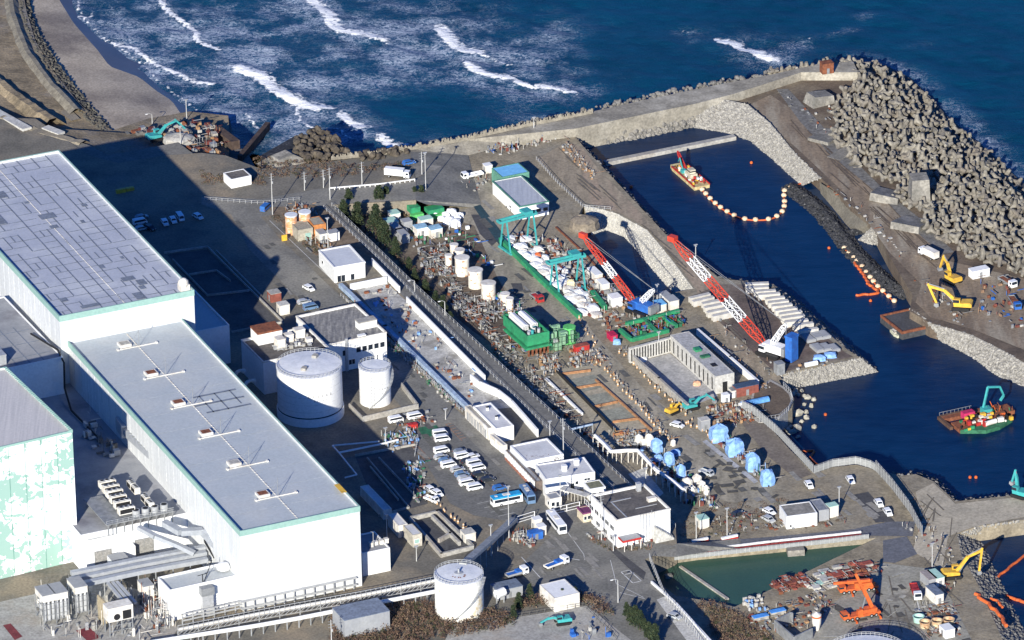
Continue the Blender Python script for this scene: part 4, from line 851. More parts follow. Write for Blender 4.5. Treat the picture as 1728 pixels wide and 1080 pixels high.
# painted lines
wl = mat('line_paint', (.7,.7,.68), (.45,.45,.44), 1.2, .8)
q = MB()
def line(pts, z, w=.18):
    for a, b in zip(pts[:-1], pts[1:]):
        A, B = W(*a,z), W(*b,z); n_ = (B-A).normalized().cross(Vector((0,0,1)))*w/2; q.add([A-n_,B-n_,B+n_,A+n_],[(0,1,2,3)])
line([(455,372),(590,500)],ZP+.1); line([(700,612),(800,708),(905,825)],ZP+.1); line([(952,890),(985,935),(987,945)],ZP+.1); line([(960,942),(978,945)],ZP+.1,.3); line([(1030,945),(1040,985),(1086,1008)],ZP+.1)
line([(1048,965),(1062,962),(1082,980),(1068,984),(1048,965)],ZP+.1,.3); line([(1052,970),(1070,966)],ZP+.1,.3)
for i in range(5): line([(805+i*12,850+i*7),(832+i*12,844+i*7)],ZP+.1,.15)
line([(1046,1000),(1088,1010)],ZP+.1,.2); line([(880,940),(912,975)],ZP+.1,.25); line([(1540,985),(1552,1030)],ZQ+.1,.3)
tag(q.build('road_marking', wl), kind='structure')
q = MB()
for i in range(7):
    line([(694+i*3.5,752+i*3.6),(702+i*3.5,750+i*3.6)],ZP+.1,.25); line([(752+i*4,716+i*4),(762+i*4,714+i*4)],ZP+.1,.25)
line([(694,752),(718,777)],ZP+.1,.2); line([(702,750),(726,775)],ZP+.1,.2); line([(752,716),(780,744)],ZP+.1,.2)
tag(q.build('road_marking', mat('faded_orange', (.4,.22,.14))), kind='structure')

sheet_px('pier_road', [(1243,703),(1268,697),(1300,722),(1370,800),(1345,810),(1290,765)], ZQ+.08, mat('pier_brown', (.19,.165,.14), (.14,.12,.105), .2, .9))
sheet_px('excavation_slab', [(962,640),(1003,632),(1024,652),(982,662)], ZQ+.1, mat('green_grey_slab', (.3,.3,.24), (.22,.22,.18), .4, .93))
sheet_px('excavation_slab', [(990,668),(1030,660),(1048,678),(1010,688)], ZQ+.1, MATS['green_grey_slab']); sheet_px('excavation_slab', [(1014,694),(1056,685),(1075,704),(1034,713)], ZQ+.1, MATS['green_grey_slab'])
sheet_px('kerb_strip', [(1185,745),(1192,742),(1280,812),(1273,816)], ZQ+.1, mat('pale_kerb', (.45,.45,.46)))
sheet_px('concrete_apron', [(740,275),(775,270),(800,300),(815,330),(790,352),(745,335),(715,320)], ZQ+.3, mat('smooth_grey', (.24,.23,.21), (.19,.185,.17), .06, .9)) if False else None
# ---------- vehicles ----------
def extrude(q, prof, w, y0=None):                     # side outline (x, z), extruded across y
    y0 = -w/2 if y0 is None else y0; n = len(prof)
    q.add([(x,y0,z) for x,z in prof]+[(x,y0+w,z) for x,z in prof], [tuple(range(n)), tuple(range(2*n-1,n-1,-1))]+[(i+n,(i+1)%n+n,(i+1)%n,i) for i in range(n)]); return q
def wheels(t, xs, w, r=.33, pair=False):
    for x in xs:
        for s in (-1, 1):
            q = MB(); q.cyl((x,s*(w/2-.22),r),(x,s*(w/2+.02),r),r,n=12,smooth=False); q.mk(1); q.cyl((x,s*(w/2+.02),r),(x,s*(w/2+.04),r),r*.5,n=8,smooth=False); q.build('wheel', [tyre, galv], t)
lampm = mat('lamp_glass', (.8,.8,.75)); tailm = mat('tail_lamp', (.4,.02,.02))
def carpaint(k, c): return mat('car_'+k, c, tuple(x*.95 for x in c), .5, .3, spec=.5)
CP = dict(white=carpaint('white',(.8,.81,.82)), silver=carpaint('silver',(.42,.44,.46)), blue=carpaint('blue',(.04,.14,.4)), dark=carpaint('dark',(.03,.035,.045)), grey=carpaint('grey',(.2,.23,.27)), steelblue=carpaint('steelblue',(.13,.22,.36)))
def make_car(kind, paint):
    def f():
        t = thing({'van':'parked_van','car':'parked_car','pickup':'pickup_truck'}[kind], 'x', 'van' if kind == 'van' else 'car' if kind == 'car' else 'truck'); p = CP[paint]
        if kind == 'van':
            L, w, H = 4.7, 1.75, 2.0
            body = [(-L/2,.3),(L/2,.3),(L/2+.05,.75),(L/2-.15,1.08),(L/2-.75,H-.12),(L/2-1.0,H),(-L/2+.25,H),(-L/2,H-.3)]
            gls = [(L/2-.28,1.12),(L/2-.82,H-.2),(-L/2+.25,H-.25),(-L/2+.1,1.15)]
        elif kind == 'car':
            L, w, H = 4.4, 1.7, 1.48
            body = [(-L/2,.28),(L/2,.28),(L/2,.68),(L/2-.95,.93),(L/2-1.65,H-.04),(L/2-2.0,H),(-L/2+.75,H),(-L/2+.1,.98),(-L/2,.8)]
            gls = [(L/2-1.05,.96),(L/2-1.7,H-.12),(-L/2+.75,H-.12),(-L/2+.25,.98)]
        else:
            L, w, H = 4.9, 1.75, 1.9
            body = [(-L/2,.55),(-L/2,.95),(L/2-1.75,.95),(L/2-1.75,H),(L/2-.65,H),(L/2-.1,1.15),(L/2,.75),(L/2,.35),(L/2-1.8,.35),(L/2-1.8,.55)]
            gls = [(L/2-.2,1.15),(L/2-.68,H-.15),(L/2-1.6,H-.15),(L/2-1.6,1.15)]
        q = MB(); extrude(q, body, w); q.build('body', p, t)
        q = MB(); extrude(q, gls, w+.03)
        if kind == 'van':
            for x in (L/2-1.6, -L/2+1.2): q.f = q.f
        # windscreen lies just outside the slanted front
        (x0,z0),(x1,z1) = gls[0], gls[1]; q.add([(x0+.12,-w/2+.12,z0+.03),(x0+.12,w/2-.12,z0+.03),(x1+.12,w/2-.2,z1+.02),(x1+.12,-w/2+.2,z1+.02)],[(0,1,2,3)])
        q.build('window', glass, t)
        wheels(t, (L/2-.8, -L/2+.85), w)
        for s in (-1,1):
            q = MB(); q.box(L/2-.02,L/2+.04,s*(w/2-.3)-.15,s*(w/2-.3)+.15,.6,.78); q.build('headlight', lampm, t)
            q = MB(); q.box(-L/2-.03,-L/2+.02,s*(w/2-.15)-.1,s*(w/2-.15)+.1,.7,.95); q.build('tail_light', tailm, t)
        if kind == 'pickup':
            q = MB(); q.box(-L/2+.05,L/2-1.85,-w/2,-w/2+.05,.955,1.25); q.box(-L/2+.05,L/2-1.85,w/2-.05,w/2,.955,1.25); q.box(-L/2,-L/2+.05,-w/2,w/2,.955,1.25); q.build('cargo_bed', p, t)
        return t
    return f
def make_bus(paint, L=11.0, band=None, roofm_=None):
    def f():
        t = thing('bus','x','bus'); w, H = 2.45, 3.1; q = MB(); extrude(q, [(-L/2,.4),(L/2,.4),(L/2,1.6),(L/2-.2,H-.15),(L/2-.4,H),(-L/2+.15,H),(-L/2,H-.15)], w); q.build('body', paint, t)
        q = MB(); q.box(-L/2+.5,L/2-.9,-w/2-.02,w/2+.02,1.45,2.4); q.add([(L/2+.02,-w/2+.15,1.45),(L/2+.02,w/2-.15,1.45),(L/2-.12,w/2-.15,2.7),(L/2-.12,-w/2+.15,2.7)],[(0,1,2,3)]); q.box(-L/2-.02,-L/2,-w/2+.3,w/2-.3,1.6,2.5); q.build('window', glass, t)
        q = MB(); q.box(-1.2,1.0,-.6,.6,H,H+.18); q.box(-L/2+1,-L/2+1.8,-.4,.4,H,H+.12); q.build('roof_hatch', whiteo, t)
        if band: q = MB(); q.box(-L/2,L/2-.4,-w/2-.03,w/2+.03,H-.5,H+.02); q.build('roof_panel', band, t)
        wheels(t, (L/2-2.3,-L/2+2.6), w, .48); return t
    return f
def make_truck(cab, bed, load=None, L=7.5, box=None, box_h=2.2):
    def f():
        t = thing('truck','x','truck'); w = 2.2
        q = MB(); extrude(q, [(L/2-1.9,.5),(L/2,.5),(L/2,1.5),(L/2-.2,2.5),(L/2-1.9,2.5)], w); q.build('cab', cab, t)
        q = MB(); q.add([(L/2+.03,-w/2+.15,1.45),(L/2+.03,w/2-.15,1.45),(L/2-.14,w/2-.15,2.35),(L/2-.14,-w/2+.15,2.35)],[(0,1,2,3)]); q.box(L/2-1.2,L/2-.3,-w/2-.02,w/2+.02,1.5,2.2); q.build('window', glass, t)
        q = MB(); q.box(-L/2,L/2-2.0,-.45,.45,.5,.8); q.build('chassis', black, t)
        q = MB()
        if box: q.box(-L/2,L/2-2.1,-w/2,w/2,.95,.95+box_h); q.build('cargo_box', box, t)
        else:
            q.box(-L/2,L/2-2.1,-w/2,w/2,.9,1.05)
            for a in ((-L/2,L/2-2.1,-w/2,-w/2+.08),(-L/2,L/2-2.1,w/2-.08,w/2),(-L/2,-L/2+.08,-w/2+.08,w/2-.08)): q.box(*a,1.05,1.5)
            q.build('cargo_bed', bed, t)
            if load: q = MB(); q.box(-L/2+.3,L/2-2.6,-w/2+.2,w/2-.2,1.06,1.3); q.box(-.2,L/2-2.3,-w/2+.1,w/2-.1,1.3,1.9); q.build('load', load, t)
        wheels(t, (L/2-1.1,-L/2+1.6), w, .42); return t
    return f
VP = {}
def put_v(key, f, u, v, hd, label, group=None, z=ZP):
    if key not in VP: VP[key] = Proto(f)
    p = W(u, v, z+.08); rz = hd if isinstance(hd, float) else HA(u, v, u+hd[0], v+hd[1], z)
    return VP[key].put(p, rz, label, group)
def car(kind, paint, u, v, hd, label, group=None, z=ZP): return put_v(kind+paint, make_car(kind, paint), u, v, hd, label, group, z)
R_, D_ = (30,-6), (12,14)
for i, (u,v,hd,k,p,l_) in enumerate([
 (278,378,(10,14),'car','white','white car at the left end of the row of four in the turbine hall shadow'),(292,374,(10,14),'car','white','second white car of the shaded row of four'),
 (304,370,(10,14),'van','white','white van third in the shaded row of four'),(334,368,(14,8),'car','white','white car alone at the right of the shaded row'),
 (239,369,(14,-3),'car','grey','grey car half hidden behind the patchwork turbine hall roof edge'),(236,378,(14,-3),'van','white','pale van in shadow beside the roof edge of the patchwork hall'),
 (239,388,(14,-3),'car','silver','silver car nearest the patchwork hall roof in the shaded lot'),(253,387,(14,6),'car','dark','dark car deep in shadow left of the row of four')]):
    car(k,p,u,v,hd,l_,'cars in the shaded lot beside the turbine hall')
car('van','blue',448,354,(14,-12),'blue van at the foot of the lamp post by the diagonal road head')
car('car','white',521,489,(12,6),'white car driving on the service road below the white warehouse')
car('car','silver',513,512,R_,'silver car parked behind the office block'); car('van','steelblue',524,522,R_,'blue-grey van parked tight behind the office block')
put_v('tr1', make_truck(CP['white'],teal,None,8.5,white), 671,299,(30,3),'white box truck on the seawall road with a teal rear','trucks',ZP)
car('car','blue',690,277,R_,'blue car on the seawall above the white box truck')
for u,v,hd,k,p,l_ in [(668,712,R_,'van','white','white van left of the red boxes near the small tank'),(700,706,R_,'van','white','white van right above the red boxes near the small tank'),
 (743,735,(30,-4),'van','white','upper white van of the pair on the upper lot'),(746,744,(30,-4),'van','white','lower white van of the pair on the upper lot'),
 (745,764,R_,'van','white','white van first in the left column of the packed lot'),(744,774,R_,'car','silver','silver car second in the left column of the packed lot'),
 (752,780,R_,'car','steelblue','blue-grey car third in the left column of the packed lot'),(757,788,R_,'van','white','white van closing the left column of the packed lot'),
 (777,765,R_,'car','grey','grey car at the head of the middle column of the packed lot'),(780,773,R_,'van','white','white van second in the middle column of the packed lot'),
 (797,773,R_,'car','white','white car beside the second van of the middle column'),(790,781,R_,'car','dark','dark car in the middle of the packed lot'),
 (800,785,R_,'van','white','white van in the right column behind the dark car'),(806,793,R_,'van','white','wide white van in the right column of the packed lot'),
 (772,795,R_,'car','silver','silver car below the left column of the packed lot'),(779,803,R_,'car','steelblue','blue-grey car below the silver one'),(809,803,R_,'car','dark','dark car at the right edge of the packed lot'),
 (784,810,R_,'car','silver','silver car third from the front of the lot'),(788,818,R_,'van','white','white van second from the front of the lot'),(801,826,R_,'van','white','big white van at the front of the packed lot'),
 (823,812,R_,'car','dark','dark blue car right of the front vans'),(843,826,R_,'car','blue','small blue car between the lot and the blue-roofed bus')]:
    car(k,p,u,v,hd,l_,'cars in the crowded parking lot')
for u,v,hd,k,p,l_ in [(726,829,(16,10),'car','white','white car at the lot edge above the orange cones'),(738,835,(16,10),'car','white','white car next to the orange cones'),(728,846,(16,6),'pickup','white','white light truck beside the sunken basin')]: car(k,p,u,v,hd,l_)
put_v('busb', make_bus(CP['white'],9.5,mat('cyan_roof',(.02,.3,.62),(.02,.26,.5))), 855,850,(30,-6),'white bus with a bright blue roof band by the flagpole')
put_v('busg', make_bus(CP['steelblue'],8.5), 890,842,(10,14),'small blue-grey bus parked beside the gatehouse')
put_v('busw', make_bus(CP['white'],11.5), 939,889,(12,15),'long white coach arriving through the gate')
put_v('tr2', make_truck(CP['white'],whiteo,blue,8), 939,956,(32,-12),'white flatbed truck with a blue load crossing the junction')
put_v('tr3', make_truck(CP['white'],greyr,blue,7), 872,972,(28,-8),'white truck with blue cargo half hidden by the bottom tank')
car('car','silver',1138,1043,(16,5),'silver-white car parked on the pale verge beside the green pond slope')
Q_ = ZQ
for u,v,hd,k,p,l_ in [(1365,821,(10,13),'car','white','white car beside the grey pump yard road'),(1435,813,(10,14),'car','white','white car on the road by the curved fence'),(1483,852,(10,13),'car','white','upper white car of the two on the dark asphalt bay'),
 (1498,867,(10,13),'car','white','lower white car of the two on the dark asphalt bay'),(1298,866,(16,8),'car','white','white car with mint panel left of the flat white building'),(1297,879,(16,8),'car','silver','pale car just below it by the flat white building'),
 (1245,870,(20,-8),'car','dark','black car parked in the dusty yard above the pond road'),(862,352,(12,10),'pickup','white','white pickup below the grey-roofed quay building'),(1192,801,(16,6),'pickup','silver','grey pickup among the blue tarpaulins'),
 (1143,720,(16,4),'car','white','white car at the head of the tarpaulin row')]: car(k,p,u,v,hd,l_,None,Q_)
put_v('tr4', make_truck(CP['white'],white,None,7.5), 797,300,(-28,6),'white lorry with an empty bed at the corner of the seawall',None,Q_)
put_v('tr5', make_truck(CP['white'],blue,None,8,box=whiteo), 1567,434,(-16,-8),'white truck with a box on the harbour road behind the yellow excavator',None,Q_)
put_v('tr6', make_truck(CP['white'],redm,mat('red_load',(.4,.04,.05)),9), 1545,1003,(6,16),'truck with a dark red load in the concrete yard',None,Q_)
put_v('tr7', make_truck(blue,steel,rust,9), 1712,515,(10,16),'blue lorry at the right edge of the frame',None,Q_)
put_v('tr8', make_truck(CP['white'],steel,rust,8), 1700,480,(16,10),'grey-white lorry with rusty load at the right edge of the frame',None,Q_)

# ---------- small stores, containers, sheds on the quay ----------
def hut(name, label, cat, u, v, sx, sy, sz, rz, wm, rm, z=ZQ, ribs=0, gable=0, group=None):   # (u,v) = photo position of the base centre
    c = W(u, v, z); t = thing(name, label, cat, c, rz, group)
    q = MB(); q.box(-sx/2,sx/2,-sy/2,sy/2,0,sz)
    if ribs:
        for i in range(ribs): x = -sx/2+(i+.5)*sx/ribs; q.box(x-.05,x+.05,-sy/2-.06,-sy/2-.003,.15,sz-.1); q.box(x-.05,x+.05,sy/2+.003,sy/2+.06,.15,sz-.1)
    q.build('wall' if not ribs else 'shell', wm, t)
    q = MB()
    if gable: extrude(q, [(-sx/2-.2,sz),(sx/2+.2,sz),(0,sz+gable)], sy+.4)
    else: q.box(-sx/2-.08,sx/2+.08,-sy/2-.08,sy/2+.08,sz+.003,sz+.16)
    q.build('roof', rm, t)
    q = MB(); q.box(-.45,.45,-sy/2-.1,-sy/2-.005,.05,min(2.0,sz-.3)); q.build('door', steel, t)
    return t
A_, B_ = AXA, AXA+math.pi/2
wb = mat('light_blue_roof', (.2,.5,.8), (.16,.42,.7), .5, .6); wmint = mat('mint_roof', (.4,.6,.52), (.33,.52,.45), .5, .6)
r, w, d, h = bld('quay_hall', 'quay hall with a ribbed light grey roof near the seawall corner', (879,351), (926,340), (884,296), 9.6, ZQ, white, mat('ribbed_grey_roof',(.45,.47,.5),(.36,.38,.42),.8,.5,stretch=(2,.1,1),rot=-AXA), trim=mat('green_gutter',(.1,.25,.2)), par=.1, band=.2)
for i in range(4): win(r,'n',w,d,1+i*2.4,1.6,(1.6,1.2))
r, w, d, h = bld('quay_hall', 'quay hall with a bright blue roof joined behind the grey-roofed hall', (846,298), (893,290), (872,275), 10, ZQ, mat('green_wall',(.12,.3,.22)), wb, par=.1)
for a in [
 ('site_cabin','grey louvred cabin beside the grey-roofed quay hall','cabin',852,336,3.4,3,3,A_,whiteo,steel),('tank_cabin','small white cabin at the top corner beside the blue-roofed hall','cabin',823,290,2.6,2.4,2.6,A_,whiteo,white),
 ('site_cabin','mint-roofed cabin at the edge of the green net enclosure','cabin',665,372,3.5,3.2,3,A_,whiteo,wmint),('site_cabin','pale green cabin left of the grey container pair','cabin',660,384,4.5,3.6,2.6,A_,whiteo,wmint),
 ('container','upper grey container of the pair on the white plinth','container',668,395,6,2.6,2.8,A_,greyr,greyr),('container','lower grey container of the pair on the white plinth','container',679,405,6,2.6,2.8,A_,greyr,greyr),
 ('site_cabin','lone grey cabin between the containers and the mint cabins','cabin',686,386,3,3,3,A_,greyr,greyr),('site_cabin','mint-topped cabin in the middle of the small plant','cabin',718,382,4.2,3,3,B_,whiteo,wmint),
 ('site_cabin','blue-topped cabin left of its twin in the small plant','cabin',710,396,4,3.4,3,B_,whiteo,mat('pale_blue_roof',(.3,.5,.65))),('site_cabin','blue-topped cabin right of its twin in the small plant','cabin',734,398,4,3.4,3,B_,whiteo,mat('pale_blue_roof',(.3,.5,.65))),
 ('container','light grey container above the tarpaulin row','container',1188,724,3,2.6,3.4,B_,greyr,conc_l),
 ('site_cabin','navy-roofed brick-red cabin behind the turquoise excavator','cabin',1258,664,7.5,3,3,B_,mat('brick_red',(.25,.08,.06)),mat('navy',(.05,.09,.16))),('site_cabin','narrow white cabin right of the turquoise excavator','cabin',1224,679,2,2,2.8,B_,white,white),
 ('container','grey ribbed container near the tip of the peninsula','container',1315,630,2.6,2.6,3.6,B_,steel,steel),('site_cabin','blue-roofed small cabin by the short crane','cabin',1113,524,4,3,2.8,A_,whiteo,wb),
 ('site_cabin','grey-roofed cabin right of the short crane','cabin',1133,518,4.5,3.2,3,A_,whiteo,greyr),('site_cabin','white cabin nearest the dark inlet','cabin',1122,507,3.5,2.6,2.4,A_,white,greyr),
 ('container','grey container in the concrete yard behind the dark one','container',1567,985,2.6,6,2.8,A_+1.57,greyr,mat('pinkish_roof',(.35,.31,.3))),('container','mint container beside the grey one in the concrete yard','container',1579,983,2.6,6,2.8,A_+1.57,whiteo,wmint),
 ('container','dark blue-topped container with a white end in the concrete yard','container',1577,1012,2.6,6.5,3.2,A_+1.57,whiteo,mat('slate_roof',(.16,.2,.27))),
 ('container','white container at the bottom edge of the concrete yard','container',1598,1072,4,3,2.6,A_,white,white),('container','white box container on the harbour road apron','container',1652,466,6,3,2.6,B_,white,white),
 ('shed','navy-edged brown shed behind the gate cabin row','shed',1240,668,3,2.4,2.4,B_,whiteo,steel),
 ('site_cabin','white cabin in the yard beside the short crane','cabin',1038,514,4,3.4,3,A_,white,white),('site_cabin','upper white cabin beside the inner gantry','cabin',1004,470,6.5,2.5,2.6,A_,whiteo,white),('site_cabin','lower white cabin beside the inner gantry','cabin',1018,488,4.5,2.5,2.6,A_,whiteo,white),
 ('site_cabin','mint-roofed cabin with a red box at the pond road','cabin',1185,888,3.4,3,3,A_,whiteo,wmint),('site_cabin','mint-and-white cabin behind the flat white building','cabin',1404,870,2.6,3,3.6,A_,whiteo,wmint)]: hut(*a)
for a in [('brick_hut','brick-red hut at the corner of the service road behind the office','hut',463,506,3.4,3.4,2.8,A_,mat('brick_red',(.25,.08,.06)),conc),('site_cabin','beige cabin just behind the laboratory roof','cabin',478,528,3.2,3.2,3.2,A_,whiteo,conc_l),
 ('container','white container behind the tan shed','container',541,402,2.4,5.5,2.6,A_+1.57,whiteo,greyr),('container','white container with a red base by the diagonal road','container',562,404,3,3.4,2.8,A_,white,greyr),
 ('site_cabin','white cabinet pile on the island beside the long coach','cabin',906,892,2.4,2.4,3.4,A_,whiteo,white),('site_cabin','lower white cabinet on the island beside the long coach','cabin',913,901,2.4,2.4,2.8,A_,whiteo,white),('blue_booth','bright blue booth on the island near the gate','booth',903,908,4,2.6,2.2,B_,blue,blue),
 ('site_cabin','pale grey cabin by the orange cones at the lot edge','cabin',790,911,3.6,3.4,2.8,A_,whiteo,conc_l),('grey_hut','long grey hut beside the bottom white tank','hut',855,1003,8,5,3,B_,greyr,mat('slate_roof',(.16,.2,.27))),
 ('blue_tank_hut','half-shaded blue-grey hut behind the pipe bridge at the bottom','hut',610,1060,14,9,6,B_,greyr,mat('blue_hut_roof',(.2,.24,.32)))]: hut(*a, z=ZP)
r, w, d, h = bld('flat_building', 'white flat-roofed building with a stained grey roof above the pond road', (1327,871), (1379,865), (1365,846), 9.2, ZQ, white, mat('stained_grey',(.27,.255,.23),(.17,.165,.15),.5,.9), par=.1)
win(r,'n',w,d,1,.5,(.5,.8),frame=.06)
r, w, d, h = bld('flat_building', 'grey corrugated annex joined to the right of the white flat-roofed building', (1381,861), (1399,859), (1383,841), 8.6, ZQ, greyr, steel, par=.1)
def clutter(name, polys, n, mats, hmax=1.6, smax=1.8, pipes=0, posts=0, z=ZQ, seed=1):
    random.seed(seed); q = MB()
    for poly in polys:
        Pw = WP(poly, z); x0, x1 = min(p.x for p in Pw), max(p.x for p in Pw); y0, y1 = min(p.y for p in Pw), max(p.y for p in Pw)
        def pt():
            while True:
                x, y = rnd(x0,x1), rnd(y0,y1)
                if inpoly(x, y, Pw): return x, y
        for i in range(n): x, y = pt(); q.mk(random.randrange(len(mats))); q.obox((x,y,z+.02),(rnd(.25,smax),rnd(.25,smax*.7),rnd(.15,hmax)),AXA+random.choice([0,1.57])+rnd(-.1,.1))
        for i in range(pipes):
            x, y = pt(); a = AXA+random.choice([0,1.57]); L = rnd(1.2,3.8); h_ = rnd(.6,hmax*1.5); q.mk(random.randrange(len(mats))); q.beam((x,y,z+h_),(x+L*math.cos(a),y+L*math.sin(a),z+h_),rnd(.08,.2))
        for i in range(posts): x, y = pt(); q.mk(random.randrange(len(mats))); q.beam((x,y,z),(x,y,z+rnd(1,hmax*2)),rnd(.08,.18))
    return tag(q.build(name, mats), kind='stuff')
cr = mat('clutter_red',(.2,.065,.05)); co = mat('clutter_tan',(.3,.19,.12)); cw = mat('clutter_white',(.48,.47,.44),(.33,.32,.3),1)
# ---------- cranes, diggers, vessels ----------
def lattice(q, p, r, w0, w1, bays, cols, th=.2):
    p, r = Vector(p), Vector(r); d = (r-p).normalized(); a = d.cross(Vector((0,0,1))).normalized(); b = a.cross(d).normalized()
    def ring(t):
        w = (w0+(w1-w0)*t)/2; w *= min(1, .35+t*6, .35+(1-t)*6); c = p.lerp(r, t); return [c+a*w*i+b*w*j for i, j in ((-1,-1),(1,-1),(1,1),(-1,1))]
    for k in range(bays):
        R0, R1 = ring(k/bays), ring((k+1)/bays); q.mk(cols[min(int(k/bays*len(cols)), len(cols)-1)])
        for i in range(4):
            q.beam(R0[i], R1[i], th*1.5); j = (i+1)%4
            q.beam(R0[i], R1[j], th) if k % 2 else q.beam(R0[j], R1[i], th); q.beam(R0[i], R0[j], th)
def crawler_crane(label, base, tip, tz, bodym, boomcols, w, mast=None, blue_tower=False, sc=1.0):
    b = W(*base, ZQ+.08); t3 = W(*tip, tz); rz = ang(b, t3); t = thing('crawler_crane', label, 'crane', b, rz)
    L = math.hypot(t3.x-b.x, t3.y-b.y); z = tz-ZQ
    for s in (-1,1):
        q = MB(); extrude(q, [(-4.2,.3),(-3.7,0),(3.7,0),(4.2,.3),(4.2,1.0),(3.8,1.3),(-3.8,1.3),(-4.2,1.0)], 1.1, s*2.7-.55); q.build('track', black, t)
    q = MB(); q.box(-4.8,2.6,-1.7,1.7,1.35,3.9); q.mk(1); q.box(-6.0,-4.8,-2.0,2.0,1.4,4.0); q.mk(0); q.box(.8,3.0,1.8,3.0,1.5,3.6); q.build('body', [bodym, steel], t)
    q = MB(); q.box(.9,3.05,1.75,3.05,2.4,3.4); q.build('cab_window', glass, t)
    q = MB(); lattice(q, (2.4,0,2.2), (L,0,z), w, w*.85, max(int(L/2.4),8), boomcols, .14); q.mk(boomcols[-1]); q.obox((L,0,z-.8),(2.6,w*.9,1.7),0); q.build('boom', [redboom, white], t)
    q = MB(); lattice(q, (0,0,3.5), (-5.5,0,12*sc), 1.6, 1.3, 7, [1], .13); q.build('mast', [redboom, white], t)
    q = MB(); q.beam((-5.5,0,12*sc),(L,.6,z),.1); q.beam((-5.5,0,12*sc),(L,-.6,z),.1); q.beam((-5.5,0,12*sc),(-5.2,0,4),.12); q.build('pendant_cable', steel, t)
    if blue_tower: q = MB(); q.box(-8.8,-6.3,-1.7,1.7,.2,8.2); q.box(-9.0,-6.1,-1.9,1.9,8.2,8.8); q.build('counterweight_tower', blue, t)
    return t
redboom = mat('red_boom', (.62,.07,.035), (.45,.045,.03), .6, .5)
crawler_crane('huge crawler crane with a red and white lattice boom and a tall blue counterweight',(1303,598),(1135,403),34,white,[0,0,1,1,0,0,1,1,0,0],2.3,blue_tower=True)
crawler_crane('smaller blue crawler crane whose red and white boom hangs over the dark inlet',(1082,527),(984,398),24,blue,[0,0,0,1,1,0,0,0,0],1.6,sc=.8)

def excavator(label, u, v, z, hd, paint, boom=(5.5,5.0,8.0,.8), s=1.0, u2=None, cat='excavator'):
    b = W(u, v, z+.08); rz = hd if isinstance(hd, float) else HA(u, v, u+hd[0], v+hd[1], z); t = thing('excavator', label, cat, b, rz, scale=s)
    for k in (-1,1): q = MB(); extrude(q, [(-2.1,.3),(-1.8,0),(1.8,0),(2.1,.3),(2.1,.6),(1.8,.85),(-1.8,.85),(-2.1,.6)], .55, k*1.3-.275); q.build('track', black, t)
    q = MB(); extrude(q, [(-2.6,1.0),(1.6,1.0),(1.6,1.6),(.4,1.9),(-2.2,2.1),(-2.6,1.8)], 2.7); q.mk(1); q.box(-1,1,-1,1,.6,.98); q.build('body', [paint, steel], t)
    q = MB(); q.box(.1,1.7,.3,1.33,1.6,2.9); q.mk(1); q.box(.3,1.74,.26,1.36,2.0,2.75); q.build('cab', [paint, glass], t)
    px_, pz, tx, tz = boom; P0, P1, P2 = Vector((1.0,-.2,1.7)), Vector((px_,-.2,pz)), Vector((tx,-.2,tz+.9)); M = P0.lerp(P1,.45)+Vector((0,0,(pz-1.7)*.22+.3))
    q = MB(); q.beam(P0,M,.55,.75); q.beam(M,P1,.5,.6); q.mk(1); q.beam(P0+Vector((.6,0,-.5)),M+Vector((0,0,-.3)),.22); q.build('boom', [paint, steel], t)
    q = MB(); q.beam(P1+(P1-P2).normalized()*.7,P2,.42,.5); q.mk(1); q.beam(M+Vector((0,0,.4)),P1+(P1-P2).normalized()*.7,.2); q.build('stick', [paint, steel], t)
    q = MB(); extrude(q, [(tx-.5,tz+.9),(tx+.5,tz+.95),(tx+.6,tz+.3),(tx,tz-.1),(tx-.6,tz+.2)], 1.1, -.75); q.build('bucket', steel, t); return t
excavator('teal excavator digging beside the pale gravel pile at the beach outlet',262,236,8,(30,-7),teal,(6.8,4.6,9.5,.6),1.15)
excavator('teal excavator reaching right beside the roofless concrete pit',1166,690,ZQ,(30,-7),teal,(5.5,3.6,8,.3),1.0)
excavator('small yellow excavator facing away at the end of the quay road',1135,697,ZQ,(20,-9),yellow,(3.2,2.6,4.6,.4),.9)
excavator('yellow excavator with a raised arm behind the white truck on the harbour road',1607,476,ZQ,(-18,-10),yellow,(4.2,5.6,5.6,1.2),1.2)
excavator('bright yellow long-arm excavator reaching left over the rubble mound tip',1622,521,ZQ,(-30,-2),yellow,(7.6,5.2,5.8,.1),1.35)
excavator('big yellow excavator with its arm folded above the lower right shore',1607,974,ZQ,(30,-3),yellow,(7.2,6.6,6.6,.2),1.2)
excavator('teal excavator laying its arm to the left in the yard at the bottom edge',949,1052,ZP,(-30,4),teal,(4.4,2.0,6.4,.1),1.0)
excavator('teal excavator at the right edge on the sandy causeway',1722,838,ZQ,(-20,-6),teal,(1.8,6.2,2.6,2.5),1.2)

